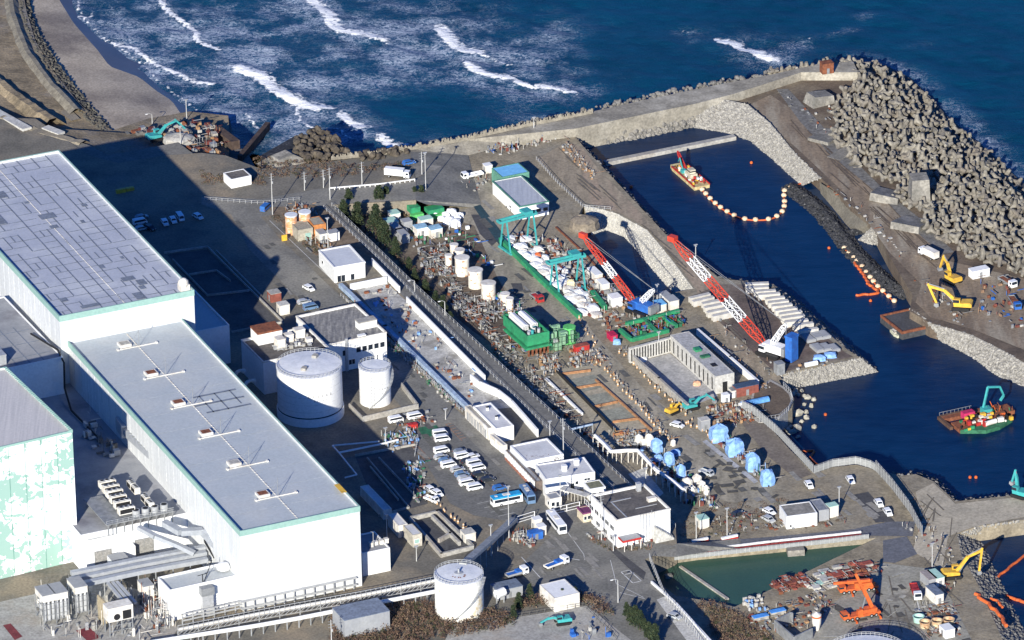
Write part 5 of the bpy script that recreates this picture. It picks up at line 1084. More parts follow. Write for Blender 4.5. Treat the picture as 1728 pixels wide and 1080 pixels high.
def mobile_crane(label, u, v, hd, el, L):
    b = W(u,v,ZQ+.12); t = thing('mobile_crane', label, 'crane', b, HA(u,v,u+hd[0],v+hd[1]))
    q = MB(); q.box(-5.8,5.8,-1.35,1.35,.8,1.5); q.mk(1); q.box(4.0,5.9,-1.35,1.35,1.5,2.6); q.build('chassis', [orange, orange], t)
    q = MB(); q.box(4.6,5.95,-1.38,1.38,1.9,2.5); q.build('window', glass, t)
    wheels(t, (-4.4,-2.9,1.6,3.1,4.6), 2.75, .58)
    q = MB(); q.box(-4.8,-.2,-1.2,1.2,1.52,2.7); q.box(-.2,1.4,.4,1.4,1.52,3.1); q.build('turntable', orange, t)
    c, s_ = math.cos(el), math.sin(el); P = Vector((-3.6,-.2,2.8)); d = Vector((c,0,s_))
    q = MB(); q.beam(P,P+d*L*.62,.95,1.05); q.mk(1); q.beam(P+d*L*.5,P+d*L,.65,.75); q.build('boom', [orange, orange], t)
    q = MB(); q.beam((-.5,-.2,2.2),P+d*L*.35,.3); q.build('lift_cylinder', steel, t)
    for x in (-5.2, 2.3): q = MB(); q.box(x,x+.35,-3,3,.45,.75); q.box(x-.1,x+.45,-3.3,-2.8,0,.45); q.box(x-.1,x+.45,2.8,3.3,0,.45); q.build('outrigger', orange, t)
    return t
mobile_crane('upper orange mobile crane with its boom lowered beside the red steel stacks',1448,997,(-30,4),math.radians(3),11)
mobile_crane('lower orange mobile crane with its boom raised towards the upper one',1452,1042,(-30,6),math.radians(66),12.5)

def gantry(label, lb, rb, h, group='teal gantry cranes'):
    a, b = W(*lb, ZQ), W(*rb, ZQ); rz = ang(a,b); L = (b-a).length; t = thing('gantry_crane', label, 'crane', a, rz, group)
    for x in (0, L):
        q = MB()
        for s in (-1,1): q.beam((x,s*3.2,.3),(x,s*1.1,h),.42); q.beam((x,s*3.2,.3),(x,-s*.4,.5),.3); q.beam((x,s*2.1,h*.5),(x,-s*2.1,h*.5),.25)
        q.box(x-.4,x+.4,-4,4,.05,.6); q.build('leg_frame', teal, t)
    q = MB(); q.box(-2.5,L+1.5,-1.2,-.8,h,h+.8); q.box(-2.5,L+1.5,.8,1.2,h,h+.8); q.box(-2.6,-2.3,-.7,.7,h,h+1); q.box(L+1.2,L+1.5,-.7,.7,h,h+1); q.build('bridge_girder', teal, t)
    q = MB(); q.box(L-3.5,L-.5,-1.8,1.8,h+1.15,h+2.1); q.build('trolley', teal, t); return t
gantry('teal gantry crane at the far end of the green rail',(853,424),(898,412),10.5)
gantry('teal gantry crane over the middle of the white covered piles',(936,494),(980,484),10.5)
def railbeam(label, pts, w, h, m, name='crane_rail', z=ZQ, lift=0, cat='rail'):
    q = MB()
    for a, b in zip(pts[:-1],pts[1:]): A, B = W(*a,z), W(*b,z); o_ = Vector((0,0,h/2+lift)); q.beam(A+o_,B+o_,w,h)
    return tag(q.build(name, m), label, cat)
railbeam('long green beam rail along the left side of the white covered piles',[(845,408),(905,468),(978,538)],1.3,1.6,green)
railbeam('thin brown rail along the right side of the white covered piles',[(910,415),(965,470),(1022,528)],.6,.5,rust)
railbeam('second thin red-brown rail next to the harbour inlet',[(938,384),(990,432),(1032,480)],.5,.4,rust)
railbeam('short green end of the right rail by the white cabin',[(1000,498),(1021,524)],1.4,1.8,green)

def vessel_hull(q, L, w, h, bow=.25, taper=.5):
    P = [(-L/2,-w/2),(L/2-bow*L,-w/2),(L/2,-w/2*taper),(L/2,w/2*taper),(L/2-bow*L,w/2),(-L/2,w/2)]
    q.prism(P, -1, h, True, True)
# dredger
b = W(1163,300,0); t = thing('dredger', 'small red and cream dredger at the head of the curved float boom', 'vessel', b, HA(1185,316,1140,276,0), scale=.85)
q = MB(); vessel_hull(q, 24, 6.5, 1.3, .12, .8); q.mk(1); q.box(-12.1,9.5,-3.35,-3.2,1.3,1.9); q.box(-12.1,9.5,3.2,3.35,1.3,1.9); q.build('hull', [mat('hull_cream',(.55,.48,.25),(.4,.3,.15),.6), redm], t)
q = MB(); q.box(-4.5,.5,-1.5,1.5,1.3,3.2); q.box(-3.5,-.6,-1.2,1.2,3.2,4.6); q.build('deckhouse', mat('deckhouse_cream',(.55,.5,.38)), t); q = MB(); q.box(-3.56,-.54,-1.26,1.26,3.7,4.2); q.build('window', glass, t)
for x, y in ((-10.5,2.2),(-10.5,-2.2),(8.5,0)): q = MB(); [q.mk(i%2) or q.cyl((x,y,i*1.6-1),(x,y,i*1.6+.6),.35,n=8) for i in range(6)]; q.build('spud', [redm, white], t)
q = MB(); lattice(q,(4,0,2),(11,0,7),1.1,.7,6,[0],.15); q.build('ladder_boom', redm, t); q = MB(); q.beam((3,1,1.3),(5.5,1.5,6.5),.35); q.beam((5.5,1.5,6.5),(8,1,4),.3); q.box(2,4,.2,2,1.3,2.6); q.build('deck_crane', teal, t)
q = MB()
for i in range(60): x,y = rnd(-11,9),rnd(-2.8,2.8); q.mk(random.randrange(4)); q.box(x,x+rnd(.3,1.2),y,y+rnd(.3,.9),1.31,1.31+rnd(.3,1.3))
q.build('deck_gear', [redm, yellow, white, rust], t)
# dark flat barge with a little boat
b = W(1531,553,0); t = thing('flat_barge', 'dark flat barge with brown rims moored off the excavator yard', 'vessel', b, HA(1500,548,1545,538,0), scale=1.2)
q = MB(); vessel_hull(q, 9.6, 12, 1.6, .05, .9); q.mk(1); q.box(-4.8,4.8,-6,-5.5,1.6,2.3); q.box(-4.8,4.8,5.5,6,1.6,2.3); q.box(-4.8,-4.4,-5.5,5.5,1.6,2.3); q.box(4.4,4.8,-5.5,5.5,1.6,2.3); q.build('hull', [mat('dark_deck',(.07,.075,.08),(.04,.04,.045),.4), rust], t)
q = MB(); q.box(-4.2,4.2,-5.3,5.3,1.61,2.0); q.build('deck_plate', asph2, t)
q = MB()
for i in range(14): x,y = rnd(4.8,10),rnd(-5,4); q.mk(i%3); q.box(x,x+rnd(.6,2),y,y+rnd(.5,1.6),.4,rnd(1.2,2.4))
q.build('machinery', [black, rust, steel], t)
b = W(1511,565,0); t = thing('small_boat', 'small cream motorboat beside the dark flat barge', 'boat', b, HA(1504,556,1517,571,0)); q = MB(); vessel_hull(q, 5.2, 1.8, .8, .35, .25); q.build('hull', mat('boat_cream',(.6,.6,.45)), t); q = MB(); q.box(-1.2,.6,-.6,.6,.8,1.7); q.build('cabin', whiteo, t); q = MB(); q.box(-1.0,.65,-.63,.63,1.15,1.5); q.build('window', glass, t)
# working platform
b = W(1645,706,0); t = thing('work_barge', 'crowded work barge with two red and white spuds and a teal digger', 'vessel', b, HA(1590,690,1690,668,0))
q = MB(); q.box(-9,9,-7.5,-1.5,-.8,1.2); q.box(-9.6,9.4,1.5,3.6,-.8,1.2); q.mk(1); q.add([(-9,-7.5,-.8),(9,-7.5,-.8),(3,-10.5,-.8),(-2,-11,-.8),(-9,-7.5,1.2),(9,-7.5,1.2),(3,-10.5,1.2),(-2,-11,1.2)],[(4,7,6,5),(0,4,5,1),(1,5,6,2),(2,6,7,3),(3,7,4,0)]); q.mk(0); q.box(5,12.2,-3,2.2,-.7,1.4); q.mk(2); q.box(-10.6,-9.6,-4,4.5,-.4,1); q.box(-9.6,1.5,3.6,4.6,-.4,1.3); q.build('hull', [rust, green_d, mat('brown_hull',(.12,.07,.05))], t)
for x, y in ((0,2.2),(6.6,-1.2)): q = MB(); [q.mk(2 if i < 2 else i%2) or q.cyl((x,y,1.2+i*1.5),(x,y,2.7+i*1.5),.75,n=12) for i in range(7)]; q.build('spud', [white, redm, yellow], t)
q = MB(); q.box(-4.6,-.8,-1.6,.6,1.2,3.2); q.build('generator', mat('magenta',(.5,.03,.12)), t)
q = MB(); cols = [rust, yellow, redm, whiteo, black, orange, green]
for i in range(60):
    x, y = rnd(-8.5,8.5), rnd(-9,-2); q.mk(random.randrange(7)); q.box(x,x+rnd(.3,1.6),y,y+rnd(.3,1.3),1.21,1.21+rnd(.3,1.5))
q.mk(3); q.cyl((-1,-8.5,2),(3,-8,2),.8,n=8)
for i in range(14): x = rnd(4,12); q.mk(random.choice([0,5,6])); q.beam((x,rnd(-4,2),1.4),(x+rnd(-1,1),rnd(-4,2),rnd(2,4)),.15)
q.build('deck_gear', cols, t)
q = MB()
for i in range(9): q.beam((-10+i*1.3,4.2,1.3),(-10+i*1.3,4.2,2.3),.1)
q.beam((-10,4.2,2.3),(1,4.2,2.3),.1); q.build('railing', steel, t)
q = MB(); q.box(2.4,5.2,-1.6,1.2,1.2,2.9); q.build('digger_body', teal, t)
q = MB(); q.beam((3,.4,2.2),(5.3,1.6,8.8),.6); q.beam((5.3,1.6,8.8),(9.8,2.4,7.6),.6); q.beam((9.8,2.4,7.6),(11.3,2.6,4.2),.5); q.beam((11.3,2.6,4.2),(10,2.4,2.8),.6); q.build('digger_arm', teal, t)

# ---------- precast girders and slabs on the peninsula ----------
gm = mat('precast_white', (.55,.53,.49), (.42,.405,.37), .5, .8)
def girder(u0, v0, u1, v1, label, grp):
    a, b = W(u0,v0,ZQ+1.9), W(u1,v1,ZQ+1.9); L = (b-a).length; t = thing('precast_girder', label, 'girder', ((a.x+b.x)/2,(a.y+b.y)/2,ZQ+.05), ang(a,b), grp)
    q = MB(); q.box(-L/2,L/2,-.75,.75,1.5,1.85); q.box(-L/2,L/2,-.75,-.35,0,1.5); q.box(-L/2,L/2,.35,.75,0,1.5); q.build('beam', gm, t)
    for x in (-L*.3, L*.3): q = MB(); q.box(x-.15,x+.15,-1.0,1.0,-.04,.12); q.build('sleeper', wood, t)
    return t
S5 = 5.574
ORD = 'first second third fourth fifth sixth seventh eighth ninth tenth eleventh twelfth thirteenth'.split()
for i, (a,b) in enumerate([((75,180),(265,135)),((105,212),(300,165)),((195,232),(360,198)),((215,270),(390,235)),((240,315),(430,275)),((290,350),(475,308))]):
    girder(1150+a[0]/S5,470+a[1]/S5,1150+b[0]/S5,470+b[1]/S5,ORD[i]+' white girder from the harbour end, left of the big red boom','girders left of the big boom')
for i, (a,b) in enumerate([((600,45),(820,36)),((605,82),(820,72)),((680,118),(885,104)),((720,148),(925,132)),((790,188),(968,168)),((815,222),(1005,200)),((850,255),(1040,234)),((880,298),(1085,266)),((920,330),(1130,300)),((940,368),(1155,338)),((970,405),(1190,380)),((1050,438),(1238,410)),((1095,492),(1282,460))]):
    girder(1150+a[0]/S5,470+a[1]/S5,1150+b[0]/S5,470+b[1]/S5,ORD[i]+' white girder from the far end of the long fan right of the big boom','girders right of the big boom')
for k,(a,sz) in enumerate([((1190,570),(3,5.5,.9)),((1260,548),(3,5.5,.9)),((1335,540),(3,5,.9)),((1280,665),(3,5.5,.9)),((1350,660),(3,5,.9)),((1430,665),(2.6,4.5,.9))]):
    q = MB(); q.box(-sz[0]/2,sz[0]/2,-sz[1]/2,sz[1]/2,0,sz[2]); q.box(-sz[0]/2+.3,sz[0]/2-.3,-sz[1]/2+.3,sz[1]/2-.3,sz[2],sz[2]+.12)
    o = q.build('precast_slab', greyr, loc=W(1150+a[0]/S5,470+a[1]/S5,ZQ+.05), rz=AXB); tag(o,ORD[k]+' grey precast slab counted from the girders towards the peninsula tip','slab','precast slabs near the peninsula tip')
def lump(name, label, cat, u, v, z, sx, sy, sz, m, group=None, rz=0, box=True):
    random.seed(int(u*7+v*13)); q = MB(); V = []
    n, rings = 10, 5
    for k in range(rings+1):
        t = k/rings; r = (1-.08*t-.02) if k < rings-1 else ((.8 if box else .62) if k == rings-1 else .18)
        for i in range(n):
            a = 2*math.pi*i/n; ca, sa = math.cos(a), math.sin(a)
            if box: e = 1/max(abs(ca),abs(sa)); e = min(e,1.3); ca *= e; sa *= e
            V.append((ca*sx/2*r*rnd(.88,1.08), sa*sy/2*r*rnd(.88,1.08), sz*(t**.8)*rnd(.93,1.05) if k else 0))
    q.add(V, [(k*n+i,k*n+(i+1)%n,(k+1)*n+(i+1)%n,(k+1)*n+i) for k in range(rings) for i in range(n)]+[tuple(rings*n+i for i in range(n))])
    o = q.build(name, m, loc=W(u,v,z), rz=rz); return tag(o, label, cat, group)
lump('tarpaulin_pile','crumpled pale blue tarpaulin at the near end of the peninsula slabs','tarpaulin',1383,607,ZQ,4,3,1.6,tarp); lump('tarpaulin_pile','larger pale blue tarpaulin beside the crumpled one','tarpaulin',1401,602,ZQ,4,3,1.5,tarp)
q = MB(); q.cyl((-2,0,.8),(2,0,.8),.8,n=12); o = q.build('white_roll', white, loc=W(1369,618,ZQ), rz=AXB); tag(o,'white covered roll lying before the blue tarpaulins','roll')
# blue tarpaulin-covered machines
for u,v,sx,sy,sz,l_ in [(1213,742,5.4,5,5.2,'first and largest blue tarpaulin tent of the row beside the grey container'),(1240,766,5.4,5,5.2,'second blue tarpaulin tent of the row'),(1270,792,4,4,5.6,'third blue tarpaulin tent of the row with a brown door'),(1295,817,4,3.6,5,'last blue tarpaulin tent of the row beside the green sheet'),
    (1108,762,3.4,3,4.4,'tall blue tarpaulin bundle at the top of the left cluster'),(1129,784,3.2,2.6,4.2,'slim blue tarpaulin bundle in the middle of the left cluster'),(1150,805,2.6,2.4,4.2,'narrow blue tarpaulin bundle lowest in the left cluster'),
    (1111,779,2.6,2.4,2.4,'low pale blue bundle left of the slim one'),(1140,768,2.8,2.4,2.0,'low deep blue cover right of the slim bundle')]:
    lump('tarpaulin_cover', l_, 'tarpaulin', u, v, ZQ, sx, sy, sz, tarp, 'blue tarpaulin covers', rz=.3)
for u,v,sx,sy,sz in [(1096,753,2.6,2.4,4.2),(1078,748,2.4,2,3),(1086,752,1.6,1.6,2.2),(1160,822,3,2.6,3.2),(1176,818,2.6,2.4,3.6),(1184,826,2.2,2.2,3),(1152,826,2,2,2.4),(1192,834,1.6,1.6,3),(1168,832,2,2,2.6),(1136,752,1.4,1.4,2)]:
    lump('machine_cover','pale sheeted machine in the cluster by the white pipe bridge','machine',u,v,ZQ,sx,sy,sz,whiteo,'sheeted machines by the pipe bridge',rz=.4)
# white-sheeted piles under the gantries
random.seed(31); k = 0
for i in range(58):
    t_ = (i+.5)/58; u = 874+t_*130+rnd(-17,17); v = 412+t_*118+rnd(-7,7)-(6 if i%2 else -2); sx = rnd(2.6,5.2)
    lump('covered_pile','white sheeted pile of material between the gantry rails','covered pile',u,v,ZQ,sx,rnd(2.2,4.2),rnd(.8,2.0),white if i%4 else whiteo,'white sheeted piles under the gantries',rz=AXA+rnd(-.3,.3)); random.seed(31+i*3)
lump('covered_pile','round pile under an orange cover among the white ones','covered pile',908,436,ZQ,2.2,2.2,2,orange); lump('covered_pile','cream domed cover beside the inner gantry','covered pile',963,484,ZQ,2.6,2.6,2.6,mat('cream',(.75,.65,.4)))
for i,(u,v,s) in enumerate([(752,366,2.2),(762,362,2.6),(770,372,2.4),(757,377,3),(776,366,2),(745,372,2),(768,381,3),(735,366,1.8)]): lump('white_machine','white machine in the crowded corner beside the green canopies','machine',u,v,ZQ,s*1.3,s,s*.8,white,'white machines by the green canopies')
for u,v,s,h_,l_ in [(698,364,3.4,3.6,'narrow green canopy frame behind the small plant'),(733,362,5.5,2.6,'wide green canopy frame behind the small plant')]:
    t = thing('green_canopy', l_, 'canopy', W(u,v,ZQ), AXB)
    q = MB(); q.box(-s/2,s/2,-1.8,1.8,h_*.45,h_); q.build('cover', green, t); q = MB(); q.box(-s/2-.4,s/2+.4,-3.6,-1.9,0,h_*.5); q.build('lower_stage', mat('light_green',(.12,.5,.15),(.08,.36,.1),1.0), t)

# green plant with two white tanks on top
r, w, d, h = bld('green_plant', 'bright green open-topped plant with two long white tanks, standing on brown legs', (892,569), (927,559), (891,522), 12.2, 8.6, green, mat('plant_floor',(.05,.1,.07)), cat='plant', par=1.2, pt=.3)
for x in (.18,.6): q = MB(); q.cyl((w*x+1,d*.35,h-.2),(w*x+1,d*.93,h-.2),1.0,n=12); q.box(w*x,w*x+2,d*.35,d*.93,h-1.1,h+.5); q.build('tank', white, r)
for i in range(6): q = MB(); x, y = rnd(1,w-2), rnd(.6,d*.3); q.cyl((x,y,h-1),(x,y,h+.3),.55,n=8); q.build('pump', [teal,whiteo,galv][i%3], r)
q = MB(); q.box(-.8,w+.5,-.8,d*.9,-1.0,-.3); q.build('walkway', green, r)
for i in range(6):
    for j in range(3): q = MB(); q.box(.3+i*(w-1)/5,.8+i*(w-1)/5,j*d*.4,.5+j*d*.4,-3.6,-1.0); q.build('leg', rust, r)
pgreen = mat('pale_green', (.25,.42,.28), (.14,.28,.17), .8, .7)
t = thing('green_scaffold', 'pale green scaffolded machine beside the bright green plant', 'scaffold', W(950,588,ZQ), AXB)
q = MB()
for i in range(34): x,y = rnd(-5,4.6),rnd(-1,7); q.mk(random.randrange(4)); q.box(x,x+rnd(.5,2.4),y,y+rnd(.5,1.8),rnd(0,2),rnd(2.2,5.4))
q.build('machinery', [pgreen, galv, pgreen, green_d], t)
q = MB(); q.cyl((3.6,3,0),(3.6,3,5.6),2.0,n=14); q.build('drum', mat('light_green',(.12,.5,.15)), t)
q = MB()
for i in range(8):
    for z in (1.6,3.2,4.8): q.beam((-5.4+i*1.4,-1.6,0),(-5.4+i*1.4,-1.6,5),.1); q.beam((-5.4,-1.6,z),(4.6,-1.6,z),.1); q.beam((4.6,-1.6,z),(5,7,z),.1)
q.build('scaffold_pole', pgreen, t)
hut('container','dark red container at the foot of the pale green scaffold','container',981,593,4.6,2.2,2.2,AXB,redm,mat('dusty_red',(.3,.08,.06)))
hut('container','small crimson container by the green frames of the concrete pit','container',1033,572,2.2,3.4,1.8,AXB,mat('crimson',(.5,.02,.08)),mat('crimson',(.5,.02,.08)))
lump('white_machine','pale blue bundle next to the crimson container','bundle',1041,580,ZQ,2.4,2,1.6,tarp)
put_v('tr9', make_truck(redm,steel,redm,6), 906,507,(10,8),'small red truck parked by the green rail',None,ZQ)

# roofless concrete pit
r, w, d, h = bld('concrete_gallery', 'long grey concrete gallery with tall slots beside the pit', (1209,637), (1239,629), (1166,558), 11, ZQ, mat('gallery_concrete',(.5,.49,.46),(.4,.39,.36),.5), mat('gallery_top',(.4,.4,.4),(.31,.31,.31),.4), cat='concrete structure', par=.05)
for i in range(10): win(r,'l',w,d,2+i*(d-5)/9,.8,(.7,4.0),(conc,black),'slot',0)
win(r,'n',w,d,w*.38,.05,(1.6,3.6),(conc,black),'door',0)
q = MB(); q.box(w*.3,w*.6,d*.55,d*.62,h+.02,h+.7); q.mk(1); q.box(w*.25,w*.7,d*.4,d*.45,h+.02,h+.5); q.mk(2); q.box(w*.35,w*.62,d*.2,d*.27,h+.02,h+.1); q.build('roof_fitting', [green, green_d, black], r)
q = MB(); a, b = W(1062,588,10), W(1131,569.5,10); a.z = b.z = 7.6; q.beam(a,b,1.0,5.0); q.mk(1)
for i in range(15): p = a.lerp(b,(i+.5)/15); nr = (b-a).cross(Vector((0,0,1))).normalized(); q.obox(p+nr*.53-Vector((0,0,2)),(.35,.08,4),ang(a,b))
tag(q.build('slotted_wall',[MATS['gallery_concrete'],black]),'slotted pale concrete wall closing the far side of the pit','wall')
sheet_px('pit_floor', [(1070,612),(1131,596),(1212,668),(1160,688)], ZQ+.09, mat('pit_floor',(.42,.41,.4),(.3,.3,.3),.3))
walls_px('pit_wall','low concrete wall along the road side of the pit',[[(1062,606),(1112,650),(1160,694)]],ZQ,2.6,.8,conc)
walls_px('snow_fence','long white sheeted windbreak along the harbour side of the gallery',[[(1178,566),(1232,612),(1278,652)]],ZQ,2.2,.8,white,'windbreak')
for i,(P,l_) in enumerate([([(1046,562),(1066,579),(1128,563)],'green steel frame wrapping the far corner of the pit'),([(1056,552),(1100,542),(1146,530)],'upper green girder behind the pit'),([(1088,546),(1108,566)],'short green cross girder behind the pit'),([(1118,540),(1142,556)],'green brace near the head of the gallery')]): railbeam(l_,P,1.1,1.2,green,'green_girder',lift=.5,cat='girder')
lump('white_machine','white sheet heap with a black hose on the pit floor','sheet',1083,608,ZQ,3.4,2.6,1.2,white); lump('white_machine','small orange and white heap near the gallery wall','heap',1176,650,ZQ,2.4,2,1.4,mat('peach',(.7,.4,.25)))
q = MB()
for z, P in enumerate([[(949,630),(997,624)],[(971,654),(1014,647)],[(1004,685),(1042,677)],[(1034,711),(1079,705)],[(1034,733),(1089,725)],[(1005,640),(1050,680),(1099,725)]]): 
    for a, b in zip(P[:-1],P[1:]): q.beam(W(*a,ZQ+.5),W(*b,ZQ+.5),.5,.4); q.beam(W(a[0],a[1]+2,ZQ+.3),W(b[0],b[1]+2,ZQ+.3),.35,.3)
tag(q.build('timber_beams', mat('orange_timber',(.42,.22,.11),(.3,.16,.08),.6)),'orange timber braces laid across the long excavation','timber beams')
walls_px('excavation_slit','dark slit along the left edge of the long excavation, drawn as a black strip',[[(939,628),(1041,732)]],ZQ,1.2,.3,black)  # raised black strip stands in for the dark of the slit
walls_px('white_pipe','long straight white pipe along the left bank of the excavation',[[(922,642),(982,700)]],ZQ,.8,.6,white,'pipe')

q = MB(); q.cyl((-4.5,0,.3),(4.5,0,.3),1.25,n=16); q.mk(1); q.cyl((-5.2,0,.2),(-4.5,0,.2),1.1,n=16); tag(q.build('arched_cover',[mat('arch_blue',(.12,.32,.65),(.09,.25,.5)),white],loc=W(1274,681,ZQ),rz=AXB),'blue arched cover lying beside the round bastion','cover')
# pipe bridge
t = thing('pipe_bridge', 'white pipe bridge on legs winding past the blue tarpaulins', 'pipe bridge', W(1020,750,ZQ)); o0 = t.location.copy()
clutter('edge_clutter',[[(1003,600),(1010,600),(1140,745),(1130,748)],[(1045,590),(1055,588),(1170,700),(1160,704)],[(1190,575),(1200,570),(1300,655),(1290,662)],[(945,250),(958,240),(1010,300),(1000,305)]],60,[cw,conc,steel,conc_d,co,wood],.8,1.0,6,34,seed=61)
clutter('bank_clutter',[[(830,560),(880,600),(1000,740),(1040,760),(1020,770),(930,690),(830,600)],[(760,470),(800,520),(860,600),(820,570),(740,480)]],150,[steel,conc_d,rust,conc,conc_d,cw],1.2,1.4,90,40,seed=62)
clutter('harbour_road_clutter',[[(1300,150),(1400,180),(1440,250),(1380,225)],[(1540,470),(1600,540),(1640,560),(1600,490)],[(1380,300),(1460,350),(1550,460),(1540,465),(1450,365)]],22,[conc,cw,conc_d,rust,steel],.7,1.3,4,6,seed=63)
clutter('peninsula_clutter',[[(1190,520),(1300,610),(1330,620),(1420,600),(1400,615),(1300,635),(1240,590)]],30,[cw,conc,co,steel,conc_d,wood],.8,1.1,4,16,seed=64)
clutter('junction_clutter',[[(730,300),(800,290),(830,300),(800,330)],[(1500,880),(1600,900),(1620,1000),(1590,1010),(1560,930)]],40,[conc,cw,cr,steel],.8,1.0,3,20,seed=65)
P = [W(*p,9) for p in [(1004,735),(1020,750),(1031,762),(1058,760),(1076,760),(1107,793),(1133,810),(1152,826)]]
q = MB(); q.tube([p-o0 for p in P],.55,8); q.tube([p-o0+Vector((.9,-.6,0)) for p in P],.3,6); q.build('pipe', white, t)
for p in resample(P,15): q = MB(); q.beam(p-o0+Vector((-.6,0,-4)),p-o0+Vector((-.6,0,-.4)),.22); q.beam(p-o0+Vector((.9,0,-4)),p-o0+Vector((.9,0,-.4)),.22); q.beam(p-o0+Vector((-.7,0,-.6)),p-o0+Vector((1,0,-.6)),.22); q.build('support_leg', whiteo, t)
# tanks of the small plant
rw = mat('rust_run_white',(.72,.69,.62),(.62,.56,.47),.6,.7,c3=(.42,.2,.09),sc3=.7,lo3=.56,hi3=.62)
for u,v,r_,h_,l_ in [(779.6,434,2.3,6,'rust-streaked white tank nearest the grey pipework'),(802,455,2.3,6,'middle rust-streaked white tank beside the grey screen'),(824,477,2.3,5.5,'rust-streaked white tank closest to the green plant'),(757,430,1.1,4.5,'slim white tank left of the rusty trio'),(775.5,421,1.6,3.5,'small white tank behind the rusty trio'),(852,495,1.5,4,'small white tank at the lower end of the row'),(860,503,1.2,4.8,'smaller white tank right of it at the lower end of the row'),(766,412,1.3,3,'low white tank at the upper end of the row')]:
    tank('storage_tank', l_, u, v, ZQ+h_, r_, ZQ, rw, hatch=0, rail=False, stair=False, roofm=whiteo)
q = MB(); q.obox((0,0,0),(3.4,.4,4.2),0); o = q.build('screen', steel, loc=W(803,486,ZQ), rz=AXB); tag(o,'dark grey screen in front of the middle rusty tank','screen')
clutter('pipework',[[(700,425),(752,418),(770,470),(720,468)],[(755,508),(850,500),(880,520),(860,545),(780,545)]],120,[steel,galv,conc_d,rust,conc_d,cw],1.4,1.4,90,60,seed=3)
clutter('plant_clutter',[[(655,385),(700,370),(790,385),(840,460),(800,440),(740,410),(690,420)],[(830,480),(880,520),(900,600),(860,590)]],70,[steel,galv,white,green,green_d,rust,blue],1.3,1.3,25,40,seed=4)
cr = mat('clutter_red',(.2,.065,.05)); co = mat('clutter_tan',(.3,.19,.12)); cw = mat('clutter_white',(.48,.47,.44),(.33,.32,.3),1)
clutter('quay_clutter',[[(990,500),(1060,500),(1150,540),(1130,560),(1020,560)],[(1190,690),(1250,680),(1290,690),(1260,720),(1200,720)]],110,[conc,cw,rust,wood,steel,co,cw,cr],1.2,1.4,20,30,seed=5)
clutter('gantry_stores',[[(905,400),(940,405),(1060,510),(1040,525),(990,490),(940,440)],[(862,398),(880,395),(1005,505),(1000,535),(960,500)]],130,[conc,cw,steel,galv,rust,cr,cw],1.3,2.0,40,30,seed=51)
clutter('pit_frame_clutter',[[(1060,556),(1145,535),(1160,548),(1070,575)]],90,[cr,rust,green,steel,green_d,blue],1.5,1.6,30,30,seed=6)
clutter('yard_stacks',[[(1395,965),(1440,950),(1480,955),(1495,965),(1440,985),(1400,990)],[(1300,985),(1350,968),(1370,985),(1320,1005)]],60,[rust,cr,mat('dusty_red',(.3,.08,.06)),conc],1.0,3.2,30,0,seed=7)
clutter('yard_slabs',[[(1350,975),(1400,960),(1420,985),(1370,1005)]],30,[conc_l,conc,cw,wmint],.7,3.6,10,0,seed=8)
clutter('yard_debris',[[(1255,1040),(1380,1000),(1420,1020),(1370,1060),(1290,1070)],[(1540,1020),(1610,1020),(1620,1075),(1560,1075)]],110,[conc,wood,cw,rust,cr,steel,dirt2],.7,1.5,20,20,seed=9)
clutter('white_barrels',[[(1252,1012),(1285,1008),(1292,1030),(1262,1036)]],45,[cw,cw,tarp],1.3,1.2,0,0,seed=10)
clutter('tarp_yard_clutter',[[(1065,745),(1095,740),(1200,835),(1215,860),(1150,850),(1110,800)],[(1195,735),(1215,730),(1310,810),(1300,825)]],120,[conc,cw,steel,cr,tarp,galv,black,green_d],1.5,1.2,20,70,seed=11)
clutter('gate_clutter',[[(985,900),(1030,895),(1110,905),(1100,925),(1040,915),(990,910)],[(860,895),(905,905),(900,925),(860,915)]],60,[conc,cw,steel,cr,galv,rust],1.2,1.1,8,30,z=ZP,seed=12)
clutter('outlet_clutter',[[(210,225),(320,205),(370,215),(378,262),(330,262),(300,240)]],110,[rust,conc,wood,steel,conc_d,mat('maroon',(.14,.04,.035))],1.6,2.6,35,20,z=8,seed=13)
clutter('head_clutter',[[(478,345),(530,350),(560,385),(560,420),(520,425),(495,400)]],70,[steel,galv,rust,cw,wood],1.3,1.1,18,40,z=ZP,seed=14)
clutter('lot_side_clutter',[[(676,785),(712,775),(722,840),(700,850)],[(640,735),(700,730),(705,745),(660,765)]],70,[cr,cw,tarp,conc,steel,green_d],1.1,1.2,10,25,z=ZP,seed=15)
clutter('walk_clutter',[[(590,500),(650,560),(780,690),(770,695),(640,570),(585,510)]],120,[conc,steel,rust,cw,green_d],.9,.8,0,60,z=ZP,seed=16)
clutter('trench_clutter',[[(610,490),(650,478),(700,525),(810,640),(800,680),(660,550)]],90,[conc,steel,tarp,cw,rust],1.0,1.5,10,20,z=ZP,seed=17)
clutter('yard_fill',[[(960,590),(1010,590),(1030,615),(960,622)],[(900,600),(940,600),(950,625),(920,640)],[(1020,730),(1100,730),(1110,745),(1040,760)]],60,[conc,cw,steel,wood,rust,galv,conc_d],1.2,1.3,20,30,seed=71)
clutter('right_yard_clutter',[[(1640,460),(1725,480),(1725,560),(1650,540)]],40,[cr,steel,co,cw,rust,blue],1.3,1.5,10,10,seed=18)
clutter('pond_road_clutter',[[(1180,880),(1300,855),(1420,880),(1440,885),(1200,905)]],80,[conc,cw,rust,dirt2,steel,cr],.6,1.2,6,20,seed=19)
clutter('wall_side_clutter',[[(950,215),(905,225),(860,240),(800,255),(850,262),(960,232)]],70,[conc,cw,cr,blue,steel,cw],1.3,1.0,4,40,seed=20)
clutter('lower_yard_clutter',[[(960,1050),(1010,1040),(1030,1080),(960,1080)]],14,[blue,cw,cr,steel],1.8,2,2,3,z=ZP,seed=22)
